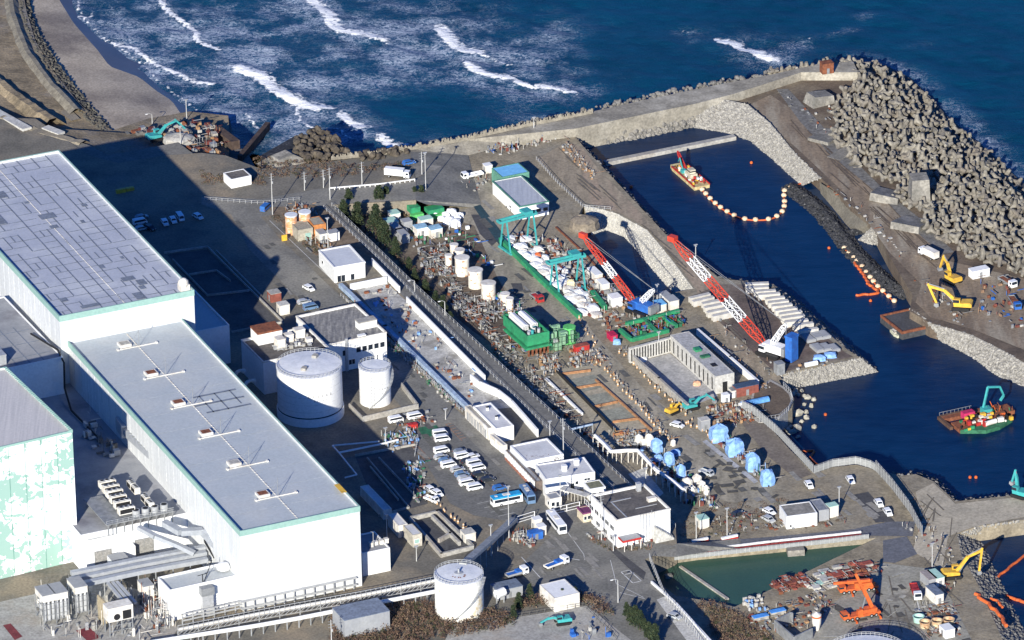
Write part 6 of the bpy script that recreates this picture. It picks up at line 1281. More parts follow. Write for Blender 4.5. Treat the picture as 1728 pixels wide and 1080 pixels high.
clutter('tank_side_clutter',[[(660,705),(720,695),(735,712),(680,730)]],40,[cw,conc,rust,steel],.9,1.3,8,10,z=ZP,seed=23)
lump('gravel_pile','pale gravel pile with a dark foot beside the coastal excavator','gravel pile',302,240,8,11,9,3.0,conc,box=False)
lump('gravel_pile','domed earth mound at the head of the dark inlet','earth mound',985,385,ZQ,10,9,4.5,mat('mound_earth',(.24,.2,.15),(.15,.13,.11),.4),box=False)
for u,v,l_ in [(1561,1058,'cream round open tub, left in the row at the yard bottom'),(1581,1056,'cream round open tub in the middle of the row at the yard bottom'),(1601,1054,'cream round open tub, right in the row at the yard bottom'),(1550,1049,'mint round open tub behind the row at the yard bottom')]:
    q = MB(); q.lathe([(1.4,0),(1.6,1.7),(1.75,1.75),(1.75,1.85),(1.45,1.85),(1.3,.4),(0,.4)],n=20); tag(q.build('open_tub', wmint if 'mint' in l_ else mat('tub_cream',(.6,.5,.32),(.4,.22,.12),.6), loc=W(u,v,ZQ)), l_, 'tub')
for u,v,l_ in [(1283,1045,'left of two long low crates under bright blue sheets'),(1312,1036,'right of two long low crates under bright blue sheets')]:
    hut('covered_crate', l_, 'crate', u, v, 4.6, 1.8, 1.1, AXB, conc, mat('sheet_blue',(.08,.3,.75)))
q = MB(); q.lathe([(.7,0),(1.3,2.2),(1.4,4.2),(1.4,5),(0,5.8)],n=16); q.mk(1); q.lathe([(1.43,4.2),(1.43,4.7)],n=16); tag(q.build('silo', [whiteo,orange], loc=W(1378,1063,ZQ)),'squat cream silo with an orange band in the yard','silo')
walls_px('sheet_pile_wall','grey corrugated sheet pile enclosure at the bottom of the yard',[[(1308,1064),(1335,1050),(1337,1052)],[(1308,1064),(1340,1092),(1370,1078)]],ZQ,3.4,.4,steel)
# ---------- vegetation ----------
pine_d = mat('pine_dark', (.025,.042,.022), (.012,.022,.012), 1.2, .9); pine_l = mat('pine_light', (.055,.07,.032), (.032,.045,.02), 1.2, .9)
brush_m = [mat('bare_twigs', (.14,.085,.06), (.07,.045,.035), 1.0, .95), mat('bare_twigs_light', (.22,.15,.1), (.13,.085,.06), 1.0, .95), mat('weed_green', (.07,.075,.035), (.04,.045,.02), 1, .95)]
def leaf(q, c, s, n=None):
    a = Vector((rnd(-1,1),rnd(-1,1),rnd(-1,1))).normalized(); b = a.cross(Vector((rnd(-1,1),rnd(-1,1),rnd(-1,1)))).normalized(); q.add([c-a*s*.5-b*s*.25, c+a*s*.5-b*s*.2, c+b*s*.4],[(0,1,2)])
def make_pine(seed, h=7.5, r_=2.4):
    def f():
        random.seed(seed); t = thing('pine_tree','x','tree'); q = MB(); q.cyl((0,0,-.3),(.1,.1,h*.8),.2,.06,7)
        for i in range(12): a = rnd(0,6.3); z = rnd(.2,.8)*h; q.cyl((0,0,z),(math.cos(a)*r_*.6,math.sin(a)*r_*.6,z+rnd(-.2,.6)),.06,.02,4)
        q.build('trunk', mat('bark',(.1,.075,.055)), t)
        q = MB(); K = [(rnd(-1,1)*r_*.55*(1-z*.7), rnd(-1,1)*r_*.55*(1-z*.7), h*(.22+.75*z)) for z in [i/15 for i in range(16)] for _ in (0,1)]
        for (x,y,z) in K:
            cr_ = rnd(.75,1.35)*(1.25-z/h*.7)
            for i in range(58):
                d = Vector((rnd(-1,1),rnd(-1,1),rnd(-.8,.8))); d = d.normalized()*rnd(.45,1)*cr_; q.mk(0 if random.random() < .62 else 1); leaf(q, Vector((x,y,z))+d, rnd(.35,.7))
        q.build('crown', [pine_d, pine_l], t); return t
    return f
PINES = [Proto(make_pine(s)) for s in (1,2,3)]
pl = [(u,v,ZQ,s,'dark pine in the planted bank between the diagonal road and the green canopies','pines of the planted bank') for u,v,s in [(580,374,1.35),(604,384,1.45),(640,358,1.4),(634,395,1.5),(652,350,1.3),(650,418,1.2),(668,436,1.1),(700,346,1.2),(712,344,1.3),(590,358,1.2)]]
pl += [(u,v,ZQ,s,'dark scrubby pine on the shaded slope below the diagonal road','pines of the shaded slope') for u,v,s in [(700,478,.8),(718,498,.9),(735,520,1.0),(748,532,1.1),(690,455,.9),(760,552,.8),(776,575,.7),(800,602,.7)]]
pl += [(u,v,ZP,s,'dark green pine on the bank along the bottom road','pines along the bottom road') for u,v,s in [(1058,1042,.9),(1064,1050,1.0),(1072,1056,.95),(1080,1064,1.0),(1088,1072,1.05),(1096,1083,1.1),(1104,1094,1.1)]]
pl += [(894,1012,ZP,.8,'small pine left of the bright white canopy roof',None),(949,1018,ZP,.7,'small pine before the bright white canopy roof',None),(970,1014,ZP,.7,'small pine at the right corner of the bright white canopy roof',None),(876,1028,ZP,.8,'dark pine beside the long grey hut at the bottom',None),(866,1046,ZP,.9,'dark pine right of the bottom white tank',None)]
random.seed(77)
for i,(u,v,z,s,l_,g_) in enumerate(pl): PINES[i%3].put(W(u,v,z), rnd(0,6.3), l_, g_, scale=s*rnd(.65,1.0))
def brush(name, polys, z, dens, mix_, h=1.6, seed=1, s=.5):
    random.seed(seed); q = MB()
    for poly in polys:
        for x, y in scatter_px(poly, z if not callable(z) else ZQ, dens):
            zz = z(x,y) if callable(z) else z; hh = h*rnd(.5,1.1); rr = rnd(.6,1.3); k = random.choices((0,1,2), mix_)[0]
            for i in range(34): q.mk(k if random.random() < .8 else (k+1)%3); d = Vector((rnd(-1,1)*rr, rnd(-1,1)*rr, 0)); leaf(q, Vector((x,y,zz))+d+Vector((0,0,hh*(1-(d.length/rr/1.5)**2)*rnd(.3,1))), rnd(.25,s))
    return tag(q.build(name, brush_m), kind='stuff')
brush('undergrowth', [[(560,350),(700,342),(730,350),(690,375),(640,400),(665,440),(620,410)],[(662,432),(690,440),(800,585),(860,640),(930,730),(905,720),(800,610),(700,500)]], ZQ, 1.7, (5,3,3), 1.6, 2)
brush('undergrowth', [[(560,1030),(620,1015),(740,1018),(742,1060),(720,1090),(560,1100)],[(735,1045),(830,1030),(870,1040),(860,1060),(740,1080)],[(985,1008),(1010,1010),(1040,1040),(1010,1040)],[(870,1010),(985,1002),(1000,1018),(870,1030)]], ZP, 1.3, (6,3,1), 2.6, 3, .6)
brush('undergrowth', [[(1175,1015),(1212,1018),(1250,1035),(1330,1100),(1220,1100)]], ZQ, 1.3, (3,5,2), 1.8, 4)
brush('dry_grass', [[(340,288),(440,300),(450,312),(345,310)],[(452,362),(490,360),(560,430),(540,440)],[(985,905),(1040,922),(1100,925),(1095,932),(1030,930)]], ZP, 1.7, (1,6,1), .6, 5, .4)
brush('dry_grass', [[(1160,860),(1230,850),(1330,840),(1440,880),(1200,905),(1150,905)],[(1535,830),(1560,860),(1580,900),(1570,905),(1540,870)]], ZQ, 2.6, (4,4,1), .5, 6, .35)
brush('undergrowth', [[(430,265),(500,270),(620,280),(690,270),(690,282),(560,300),(430,300)]], ZP, 1.9, (4,4,1), .9, 7, .45)
# bare tree in front of the office
t = thing('bare_tree','reddish leafless tree before the two white-roofed offices','tree', W(915,793,ZP)); random.seed(9)
q = MB()
for k in range(5):
    x0 = -5+k*2.3; q.cyl((x0,-.5,0),(x0+.2,-.3,2.6),.12,.07,5)
    for i in range(26): a = rnd(0,6.3); e = Vector((x0+math.cos(a)*rnd(.4,1.7),-.4+math.sin(a)*rnd(.3,1.2),rnd(2.4,4.6))); q.cyl((x0+.1,-.4,rnd(1.5,2.6)),e,.04,.02,3,False)
q.build('trunk', brush_m[0], t)
q = MB()
for i in range(520): k = random.randrange(5); leaf(q, Vector((-5+k*2.3+random.gauss(0,.9),-.4+random.gauss(0,.7),rnd(2.4,4.9))), rnd(.15,.4))
q.build('crown', brush_m[0], t)

# ---------- posts, lamps, wires ----------
pole_m = mat('pole_grey', (.5,.5,.49), (.4,.4,.39), .5, .7)
def post(u, v, vt, z, label, kind=0):
    b = W(u,v,z); d = math.hypot(b.y, CAMZ-z); H = (v-vt)/(PPM(v,z)*math.cos(math.atan2(CAMZ-z,b.y)))
    t = thing('utility_pole' if kind != 1 else 'street_lamp', label, 'pole' if kind != 1 else 'street lamp', b, AXB)
    q = MB(); q.cyl((0,0,0),(0,0,H),.17,.1,8); q.build('pole', pole_m, t)
    if kind == 0:
        for i in range(3): q = MB(); q.beam((-.9,0,H-.5-i*.9),(.9,0,H-.5-i*.9),.12); q.build('crossarm', steel, t)
        q = MB(); q.cyl((.35,0,H-3.8),(.35,0,H-3.0),.22,n=8); q.build('transformer', galv, t)
    elif kind == 1: q = MB(); q.tube([(0,0,H),(-.9,0,H+.5),(-1.7,0,H+.5)],.07,5); q.build('arm', pole_m, t); q = MB(); q.obox((-1.9,0,H+.36),(.8,.35,.18)); q.build('lamp_head', white, t)
    else: q = MB(); q.box(-.6,.6,-.25,.25,H-.1,H+.15); q.box(-.2,.2,-.3,.3,H-.6,H-.2); q.build('floodlight', galv, t)
    return t
for a in [(460,362,292,ZP,'tall pole with cross-arms beside the blue van at the diagonal road head',0),(514,321,290,ZP,'pole with cross-arms on the far side of the top road, left one',0),(546,317,286,ZP,'pole on the far side of the top road, between the left and right ones',0),
 (557,337,283,ZP,'pole standing at the top end of the diagonal road',0),(611,313,273,ZP,'pole behind the guard rail in the middle of the top road',0),(719,340,258,ZQ,'tall lone lighting mast above the green canopies',2),(712,294,256,ZP,'tall pole by the seawall end of the top road',0),
 (554,430,368,ZP,'tall thin pole behind the white warehouse',2),(700,492,474,ZP,'white lamp post at the edge of the diagonal road near the trench',1),(751,532,509,ZP,'white lamp post further down the diagonal road',1),(315,200,168,4,'thin mast on the beach outlet wall',2),
 (257,210,193,4,'lamp with a white head on the beach outlet wall',1),(305,250,213,8,'thin white mast beside the gravel pile at the beach outlet',2),(901,216,198,8,'white beacon pole on the seawall road',2),(1109,512,480,ZQ,'white pole between the dark inlet and the cabins',2),
 (1174,434,413,ZQ,'thin mast at the harbour edge beside the big boom',2),(928,737,711,ZP,'short mast above the white-roofed office',2),(951,778,706,ZP,'tall utility pole at the corner of the two white-roofed offices',0),(1015,912,832,ZP,'tall pole at the corner of the entrance building',0),
 (946,862,802,ZP,'slim pole in front of the gatehouse',2),(1175,912,865,ZQ,'left one of the two poles planted in striped barriers by the pond road',2),(1227,907,858,ZQ,'right one of the two poles planted in striped barriers by the pond road',2),
 (1043,1017,979,ZP,'curved street lamp at the bottom junction',1),(859,908,821,ZP,'tall flagpole-like mast by the blue-roofed bus',2),(829,938,886,ZP,'lamp mast beside the pipe stairway to the bottom tank',2),(703,947,922,ZP,'short pole beside the beige hut',2),
 (653,908,868,ZP,'pole in shadow beside the long narrow shed',2),(560,1100,1046,ZP,'pole rising from the bare shrubs at the bottom',0),(1416,860,822,ZQ,'lamp mast behind the mint-and-white cabin',2),(1573,958,917,ZQ,'lighting mast in the sandy yard above the yellow excavator',2),
 (1112,600,560,ZQ,'mast at the corner of the slotted wall',2),(1035,930,905,ZP,'short signal post at the junction kerb',2),(752,708,690,ZP,'post beside the green floor of the upper lot',2),(651,752,722,ZP,'post by the white pipes beside the lower basin',2),(1090,832,790,ZQ,'thin pole in the shade behind the entrance building',2),(1158,850,822,ZQ,'pole beside the cabinets under the pipe bridge',2)]: post(*a)
def fence(label, pts, h, gap=2.2, m=galv, rails=(0.5,1.0), solid=None, th=.08, name='fence', cat='fence'):
    P = [W(*p) for p in pts]; L = sum((b-a).length for a,b in zip(P[:-1],P[1:])); n_ = max(int(L/gap),2); R = resample(P,n_); o0 = R[0]; t = thing(name, label, cat, o0)
    q = MB()
    for p in R: q.beam(p-o0, p-o0+Vector((0,0,h)), th*1.4)
    q.build('post_row', m, t)
    q = MB()
    for a,b in zip(R[:-1],R[1:]):
        for f in rails: q.beam(a-o0+Vector((0,0,h*f)), b-o0+Vector((0,0,h*f)), th)
    q.build('rail', m, t)
    if solid:
        q = MB()
        for a,b in zip(R[:-1],R[1:]):
            d = (b-a).normalized()*.06; q.beam(a-o0+d+Vector((0,0,h*.47)), b-o0-d+Vector((0,0,h*.47)), .05, h*.86)
        q.build('panel', solid, t)
    return t
fgrey = mat('fence_mesh', (.3,.31,.31), (.24,.25,.25), 1.2, .7)
fence('fence along the landward edge of the diagonal road', [(546,352,ZP),(640,440,ZP),(700,501,ZP),(830,634,ZP),(965,764,ZP),(1050,840,ZP)], 1.3, 2.6)
fence('fence along the seaward edge of the diagonal road', [(560,348,ZP),(700,484,ZP),(840,614,ZP),(980,744,ZP),(1060,819,ZP),(1140,890,ZP)], 1.3, 2.8)
fence('white guard rail along the top road', [(556,321,ZP),(640,314,ZP),(700,306,ZP)], .9, 1.5, white, (.7,1.0), th=.16, name='guard_rail', cat='guard rail')
fence('fence around the top left corner of the diagonal road', [(345,338,ZP),(440,345,ZP),(505,338,ZP)], 1.2, 1.8)
fence('mesh fence along the harbour side between bastion and curve', [(1252,690,5.35),(1272,700,5.35),(1310,732,ZQ),(1372,798,ZQ)], 3.0, 1.5, galv, (.5,1.0), fgrey)
fence('curved fence with posts around the road bend by the water', [(1374,799,ZQ),(1405,788,ZQ),(1445,783,ZQ),(1472,791,ZQ),(1490,805,ZQ)], 2.6, 1.6, galv, (.5,1.0), fgrey)
fence('tall grey fence running down beside the two white cars', [(1478,795,ZQ),(1505,825,ZQ),(1535,865,ZQ),(1556,905,ZQ)], 3.6, 2.0, galv, (.5,1.0), mat('fence_grey',(.26,.27,.27),(.2,.2,.2),.8))
fence('grey fence above the green pond wall', [(1118,950,ZQ+.2),(1135,946,ZQ),(1300,928,ZQ),(1400,917,ZQ),(1466,909,ZQ)], 1.5, 1.3, galv, (.5,1.0), fgrey)
fence('fence down the left bank of the green pond', [(1096,946,ZP),(1120,1006,ZP),(1165,1062,ZP),(1200,1110,ZP)], 2.4, 1.8, galv, (.5,1.0))
fence('railing around the bastion rim', [(1282,713,5.3),(1315,707,5.3),(1331,693,5.3),(1338,678,5.3),(1334,664,5.3),(1322,652,5.3)], 1.6, 1.2, galv)
fence('low railing beside the parking road walkway', [(575,500,ZP),(650,570,ZP),(780,696,ZP)], 1.1, 2)
fence('vehicle gate of white mesh panels left of the gatehouse', [(935,868,ZP),(978,858,ZP)], 2.2, 2.2, white, (.1,.5,1.0), th=.14, name='gate', cat='gate')
fence('vehicle gate of white mesh panels left of the long coach', [(873,883,ZP),(902,874,ZP)], 2.2, 2.2, white, (.1,.5,1.0), th=.14, name='gate', cat='gate')
fence('railing around the upper lot equipment', [(684,748,ZP),(706,738,ZP),(700,770,ZP)], 1.1, 1.2)
fence('fence along the inland edge of the lower yard', [(765,1062,ZP),(870,1043,ZP),(985,1024,ZP),(1040,1080,ZP)], 1.4, 2.2, mat('fence_dark',(.12,.12,.12)))
fence('silvery fence beside the quay hall', [(905,270,ZQ),(940,310,ZQ),(985,352,ZQ),(1030,355,ZQ)], 1.3, 1.8)
walls_px('road_barrier','long white and red barrier along the pond side of the road',[[(1146,935),(1300,916),(1452,900)]],ZQ,.8,.4,mat('barrier_white',(.7,.7,.7)),'barrier')
walls_px('barrier_base','dark red base strip under the long white barrier',[[(1146,938.5),(1300,919.5),(1452,903.5)]],ZQ,.5,.5,mat('barrier_red',(.3,.05,.05)),'barrier')
for u,v in ((1181,916),(1231,911)):
    t = thing('striped_barrier', 'short white barrier with a red foot around the left pole' if u < 1200 else 'short white barrier with a red foot around the right pole','barrier',W(u,v,ZQ),AXB)
    q = MB(); q.box(-2.6,2.6,-.4,.4,.7,1.3); q.build('top',white,t); q = MB(); q.box(-2.6,2.6,-.5,.5,0,.7); q.build('foot',redm,t)
walls_px('kerb_wall','white kerb wall along the left verge of the bottom road',[[(1100,985),(1140,1020),(1200,1085)]],ZP,.8,.5,white,'kerb wall')
sheet_px('verge', [(1108,1012),(1125,1005),(1190,1075),(1230,1120),(1180,1110)], ZP+.08, conc_l)
# rows of cones and drums along the quay roads
def make_drum():
    q = MB(); q.lathe([(.42,0),(.4,.35),(.28,1.15),(.16,1.3),(0,1.32)],n=10); q.mk(1); q.lathe([(.36,.6),(.33,.85)],n=10); return q.mesh('traffic_drum',[mat('drum_peach',(.5,.32,.17)),white])
dm = make_drum(); random.seed(6)
def drums(line, n_, grp, z=ZQ):
    for p in resample([W(u,v,z) for u,v in line], n_):
        o = bpy.data.objects.new('traffic_drum', dm); COL.objects.link(o); o.location = p+Vector((rnd(-.6,.6),rnd(-.9,.9),.05)); s = rnd(.6,.95); o.scale = (s,s,s); tag(o, 'peach and white marker drum in the row '+grp, 'marker drum', 'marker drums '+grp)
drums([(1003,606),(1045,652),(1090,700),(1128,742)],24,'on the excavation side of the quay road'); drums([(1048,596),(1090,640),(1130,676),(1165,708)],18,'on the pit side of the quay road')
drums([(1150,712),(1190,728),(1200,745)],12,'before the blue tarpaulin row'); drums([(975,540),(1000,575),(1008,600)],10,'by the pale green scaffold'); drums([(912,232),(935,229),(955,225)],12,'on the seawall corner'); drums([(720,840),(760,870),(800,905)],16,'at the edge of the parking lot',ZP)
pass

# ---------- the pipe works at the lower left ----------
def tubes(name, label, cat, lines, r_, m=galv, box=None, legs=0, zb=ZP, n=8):
    o0 = W(*lines[0][0]); t = thing(name, label, cat, o0)
    for L in lines:
        P = [W(*p)-o0 for p in L]; q = MB()
        if box:
            for a,b in zip(P[:-1],P[1:]): q.beam(a,b,*box)
        else: q.tube(P,r_,n)
        for a in P[1:-1]:
            if not box: q.lathe([(0,-r_),(r_,0),(0,r_)],a,8)
        q.build('duct' if box else 'pipe', m, t)
    if legs:
        for p in resample([W(*p)-o0 for p in lines[0]],legs): q = MB(); q.beam((p.x,p.y,zb-o0.z),(p.x,p.y,p.z),.35); q.build('support_leg', steel, t)
    return t
dg = mat('duct_grey', (.42,.44,.47), (.33,.35,.38), .4, .45, metal=.2)
tubes('duct_bridge','bundle of three long grey ducts crossing in front of the annex wall','duct',[[(118,990,17),(230,966,17),(350,944,17)],[(118,979,17),(230,955,17),(348,933,17)],[(120,968,17.4),(232,945,17.4),(346,924,17.4)]],0,dg,(1.7,1.3),9)
tubes('duct_bridge','pair of grey ducts running down from the bundle to the white filter house','duct',[[(182,984,16),(215,1024,14)],[(190,983,16),(222,1021,14)],[(197,982,16),(229,1018,14)]],0,dg,(.9,.8),0)
tubes('vent_duct','pale rectangular duct stepping down from the chillers to the ducts','duct',[[(277,882,24),(305,898,23.5),(342,896,23),(372,927,20),(376,945,18)]],0,dg,(2.2,1.6)); tubes('vent_duct','second pale duct sloping from the chillers across the annex wall','duct',[[(234,890,23),(262,905,22),(300,920,20),(328,934,18)]],0,dg,(1.6,1.2))
tubes('cable','black cable hanging along the near end of the turbine hall wall','cable',[[(282,812,25),(318,848,25),(342,880,24),(346,915,20),(362,942,17)]],.28,black); tubes('cable','black cable hanging down where the two turbine halls meet','cable',[[(52,563,34.5),(97,590,34.5),(108,612,33),(109,655,25),(120,692,22.4),(165,738,22.4)]],.3,black)
t = thing('louvred_duct','grey louvred duct climbing along the turbine hall wall','duct',W(210,724,22)); o0 = t.location.copy(); P = [W(206,712,27),W(216,728,27),W(294,800,27)]
q = MB(); q.beam(P[0]-o0,P[1]-o0,4,4); q.beam(P[1]-o0,P[2]-o0,3,2.2); q.build('duct', dg, t); q = MB()
for i,p in enumerate(resample(P[1:],16)): q.obox(p-o0+Vector((0,0,1.1)),(3.2,.25,.3),AXA+1.57)
q.build('louvre', steel, t)
for u0,v0,l_ in [(404,628,'upper white gooseneck vent by the turbine hall eaves'),(421,645,'lower white gooseneck vent by the turbine hall eaves')]:
    b = W(u0-7,v0+10,16); t = thing('gooseneck_vent',l_,'vent pipe',b); q = MB(); q.tube([(0,0,-6),(0,0,1),(.5,0,2),(1.6,.3,2.4),(2.4,.5,2.2)],.55,8); q.build('pipe', whiteo, t); q = MB(); q.cyl((2.3,.5,2.2),(2.9,.6,1.9),.75,n=10); q.build('cowl', whiteo, t)
random.seed(15)
def chiller():
    t = thing('chiller_unit','x','chiller'); q = MB(); q.box(-2.6,2.6,-1,1,.3,2.3); q.mk(1); q.box(-2.3,2.3,-1.03,-1.001,.6,2.0); q.build('case',[whiteo,black],t)
    for x in (-1.6,0,1.6): q = MB(); q.cyl((x,0,2.3),(x,0,2.55),.7,n=12,smooth=False); q.mk(1); q.cyl((x,0,2.55),(x,0,2.57),.55,n=12,smooth=False); q.build('fan',[galv,black],t)
    q = MB(); [q.beam((x,y,0),(x,y,.3),.2) for x in (-2.4,2.4) for y in (-.8,.8)]; q.build('foot',steel,t); return t
CH = Proto(chiller)
for i,(u,v) in enumerate([(181,822),(187,830),(193,838),(199,847),(206,856),(213,867)]): CH.put(W(u,v,24.4),AXB,['farthest','second','third','fourth','fifth','nearest'][i]+' of six white chillers in a row on the annex roof','row of chillers on the annex roof',scale=(.95,1,1))
for (u,v,l_) in [(222,824,'small white chiller behind the row, farther of two'),(229,832,'small white chiller behind the row, nearer of two'),(246,848,'white chiller alone right of the row, farther of two'),(253,857,'white chiller alone right of the row, nearer of two')]: CH.put(W(u,v,24.2),AXA,l_,None,scale=(.6,.9,.95))
t = thing('steel_platform','grey steel platform carrying the chillers on the annex roof','platform',W(212,880,22.1),AXB)
q = MB(); q.box(-7,14,-3,3.4,1.4,1.7); q.box(-7,-1,3.5,16,1.4,1.7); q.build('deck',steel,t)
for i in range(9): q = MB(); q.beam((-6.5+i*2.5,-2.8,-2),(-6.5+i*2.5,-2.8,1.4),.2); q.build('leg',steel,t)
for i in range(4): q = MB(); x = 3+i*2.9; q.cyl((x,-1,1.7),(x,-1,3.6),1.15,n=14); q.mk(1); q.cyl((x,-1,3.6),(x,-1,3.62),.85,n=14,smooth=False); q.build('fan_drum',[galv,black],t)
q = MB()
for i in range(13): q.beam((-7+i*1.7,-3.1,1.7),(-7+i*1.7,-3.1,2.9),.08)
q.beam((-7,-3.1,2.9),(14,-3.1,2.9),.1); q.beam((-7,-3.1,2.3),(14,-3.1,2.3),.08); q.build('railing',galv,t)
for k,(u,v,l_) in enumerate([(82,1050,'left white filter unit with hanging drums at the lower left corner'),(103,1046,'middle white filter unit with hanging drums at the lower left'),(136,1036,'right white filter unit with hanging drums under the duct bundle')]):
    t = thing('filter_unit',l_,'filter unit',W(u,v,ZP),AXB,'filter units under the ducts'); q = MB(); q.box(-1.9,1.9,-1.6,5,7.4,9.4); q.mk(1); q.box(-2.0,2.0,-1.7,5.1,9.4,9.6); q.build('housing',[whiteo,greyr],t)
    for i in range(3):
        for j in range(2): q = MB(); x = -1.3+i*1.3; y = -1+j*3; q.lathe([(0,.9),(.5,1.2),(.55,2),(.55,6.2),(.4,6.8),(.2,7.4)],(x,y,0),10); q.build('drum',galv,t)
    q = MB()
    for x in (-1.9,1.9):
        for y in (-1.6,5): q.beam((x,y,0),(x,y,7.4),.25)
        for z in (2,4,6): q.beam((x,-1.6,z),(x,5,z),.12)
    for z in (1.5,3.2,5,6.6): q.beam((-1.9,-1.75,z),(1.9,-1.75,z),.14)
    q.build('frame',steel,t)
t = thing('filter_house','white box on stilts with round dark inlet below the duct pair','filter house',W(204,1068,ZP),AXB); q = MB(); q.box(-4,3.6,-1.2,3,4.6,9); q.mk(1); q.cyl((-1.4,-1.25,6),(-1.4,-1.3,6),1.0,n=14,smooth=False); q.box(.4,3,-1.24,-1.201,4.9,7.6); q.build('box',[whiteo,black],t)
q = MB(); [q.beam((x,y,0),(x,y,4.6),.3) for x in (-3.7,0,3.3) for y in (-1,2.7)]; [q.beam((-3.7,-1,z),(3.3,-1,z),.15) for z in (1.6,3.2)]; q.build('stilt',steel,t)
hut('annex_box','tall narrow white box between the filter house and the low equipment house','box',247,1012,3.2,5,5.5,AXB,whiteo,greyr,z=ZP); hut('annex_box','white square box in front of the annex door','box',200,968,5,4,5.5,AXB,white,greyr,z=ZP)
walls_px('side_wall','tan concrete wall standing under the duct bundle',[[(168,1046),(180,1058)]],ZP,8,.6,mat('tan_concrete',(.4,.33,.22),(.3,.26,.18),.4))
clutter('pipe_clutter',[[(60,1000),(170,985),(260,1000),(300,1060),(240,1085),(60,1075)]],70,[steel,galv,whiteo,conc_d,conc],2.6,1.0,60,90,z=ZP,seed=41)
clutter('pipe_clutter',[[(245,985),(262,1000),(290,1060),(265,1070),(235,1030)]],40,[steel,galv,rust,whiteo],3.2,.9,40,70,z=ZP,seed=42)
clutter('roof_clutter',[[(150,690),(200,760),(190,790),(140,740)]],26,[steel,galv,whiteo,conc_d],2.0,2.4,10,8,z=22,seed=43)
sheet_px('red_floor', [(128,1064),(150,1058),(170,1076),(148,1082)], ZP+.09, mat('dark_red_floor',(.2,.04,.05))); sheet_px('red_floor', [(5,1055),(18,1052),(38,1074),(25,1080)], ZP+.09, mat('dark_red_floor',(.2,.04,.05)))
sheet_px('pipe_yard', [(-20,1020),(160,980),(260,1000),(300,1060),(280,1100),(-20,1100)], ZP+.045, conc)
# pipe racks from the halls to the bottom tank
t = tubes('white_pipeline','thick white pipeline rising to the foot of the bottom tank','pipeline',[[(240,1086,13),(432,1056,13),(500,1044,13),(740,997,13)]],.65,white,None,26); 
t = thing('pipe_rack','long lattice pipe rack and walkway from the hall corner to the bottom tank','pipe rack',W(300,1068,ZP)); o0 = t.location.copy(); P = [W(x_,y_,14) for x_,y_ in [(300,1066),(432,1040),(610,1008),(735,983)]]; R = resample(P,52)
q = MB()
for a,b in zip(R[:-1],R[1:]):
    for dy,z in ((0,0),(1.6,0),(0,-1.2),(1.6,1.1),(0,1.1)): q.beam(a-o0+Vector((0,dy,z)),b-o0+Vector((0,dy,z)),.14)
    q.beam(a-o0+Vector((0,0,-1.2)),b-o0,.1); q.beam(a-o0,a-o0+Vector((0,0,1.1)),.1); q.beam(a-o0+Vector((0,1.6,0)),a-o0+Vector((0,1.6,1.1)),.1); q.beam(a-o0,a-o0+Vector((0,1.6,0)),.1)
q.build('truss',galv,t); q = MB()
for a in R[::4]: q.beam(a-o0,Vector((a.x,a.y,ZP))-o0,.25); q.beam(a-o0+Vector((0,1.6,0)),Vector((a.x,a.y+1.6,ZP))-o0,.25)
q.build('support_leg',steel,t); q = MB(); q.tube([p-o0+Vector((0,.8,.2)) for p in P],.4,8); q.build('pipe',whiteo,t)
t = thing('pipe_gallery','sloping grey pipe gallery running from the bottom tank up to the gate','gallery',W(780,948,20)); o0 = t.location.copy(); a,b = W(781,953,22),W(868,876,12); q = MB(); q.beam(a-o0,b-o0,2.2,1.0); q.build('gallery',mat('gallery_grey',(.42,.43,.41)),t); q = MB()
for i in range(2,9): p = a.lerp(b,i/9); q.beam(p-o0,Vector((p.x,p.y,ZP))-o0,.3)
q.build('support_leg',steel,t)
tubes('white_pipe','white pipe crossing the upper edge of the lower basin','pipe',[[(572,764,11.2),(645,749,11.2),(672,742,11.2)]],.32,white); tubes('white_pipe','thin pale pipe zigzagging round the lower basin in the shadow','pipe',[[(640,745,11.2),(561,752,11.2),(572,764,11.2),(602,801,11.2),(582,806,11.2)]],.25,white)
tubes('tank_vessel','small horizontal silver tank on legs right of the bottom white tank','vessel',[[(838,1003,13.5),(850,998,13.5)]],1.4,white,None,2)
tubes('blue_pipe','light blue pipe bridge between the diagonal road and the excavation','pipe',[[(958,726,9),(1000,716,9)]],.35,mat('pale_blue',(.5,.6,.72)),None,3,ZQ)
t = thing('groyne','dark brown wall jutting into the surf at the beach outlet','groyne',W(440,215,0)); o0 = t.location.copy(); q = MB(); q.beam(W(405,268,3)-o0,W(452,212,1.5)-o0,1.6,2.6); q.build('wall',mat('dark_brown_wall',(.1,.07,.055),(.05,.035,.03),.5),t)
block('white concrete slab leaning on the bank beside the beach outlet',382,240,5,(3,14,3),.5,'groyne',m=mat('dark_brown_wall',(.1,.07,.055)),cat='groyne')
block('concrete wedge with a pale rim between the groyne and the boulders',478,275,8,(14,12,3),.6,'groyne',ry=-.1,m=cb,cat='wedge',top=.4)
hut('red_frame','rusty red steel frame standing at the far corner of the breakwater','frame',1395,122,4,3,3.6,.3,rust,rust,z=8)  # a red steel frame built as a plain box, no signal on it
q = MB(); q.box(-.9,.9,-.2,.2,.2,2.2); o = q.build('yellow_sign',yellow,loc=W(480,407,ZP),rz=AXB); tag(o,'bright yellow board beside the service road','board')
q = MB(); q.box(-1.6,1.6,-.5,.5,0,1.3); q.box(1.9,4.6,-.3,.9,0,1.1); o = q.build('yellow_machine',yellow,loc=W(204,325,ZP),rz=AXB); tag(o,'yellow machine in deep shadow behind the patchwork hall','machine')
for u,v,l_ in [(692,722,'left red box below the white vans'),(700,721,'right red box below the white vans')]: q = MB(); q.box(-.7,.7,-.7,.7,0,1.2); q.box(-.8,.8,-.8,.8,1.2,1.35); tag(q.build('red_box',redm,loc=W(u,v,ZP),rz=AXB),l_,'box')
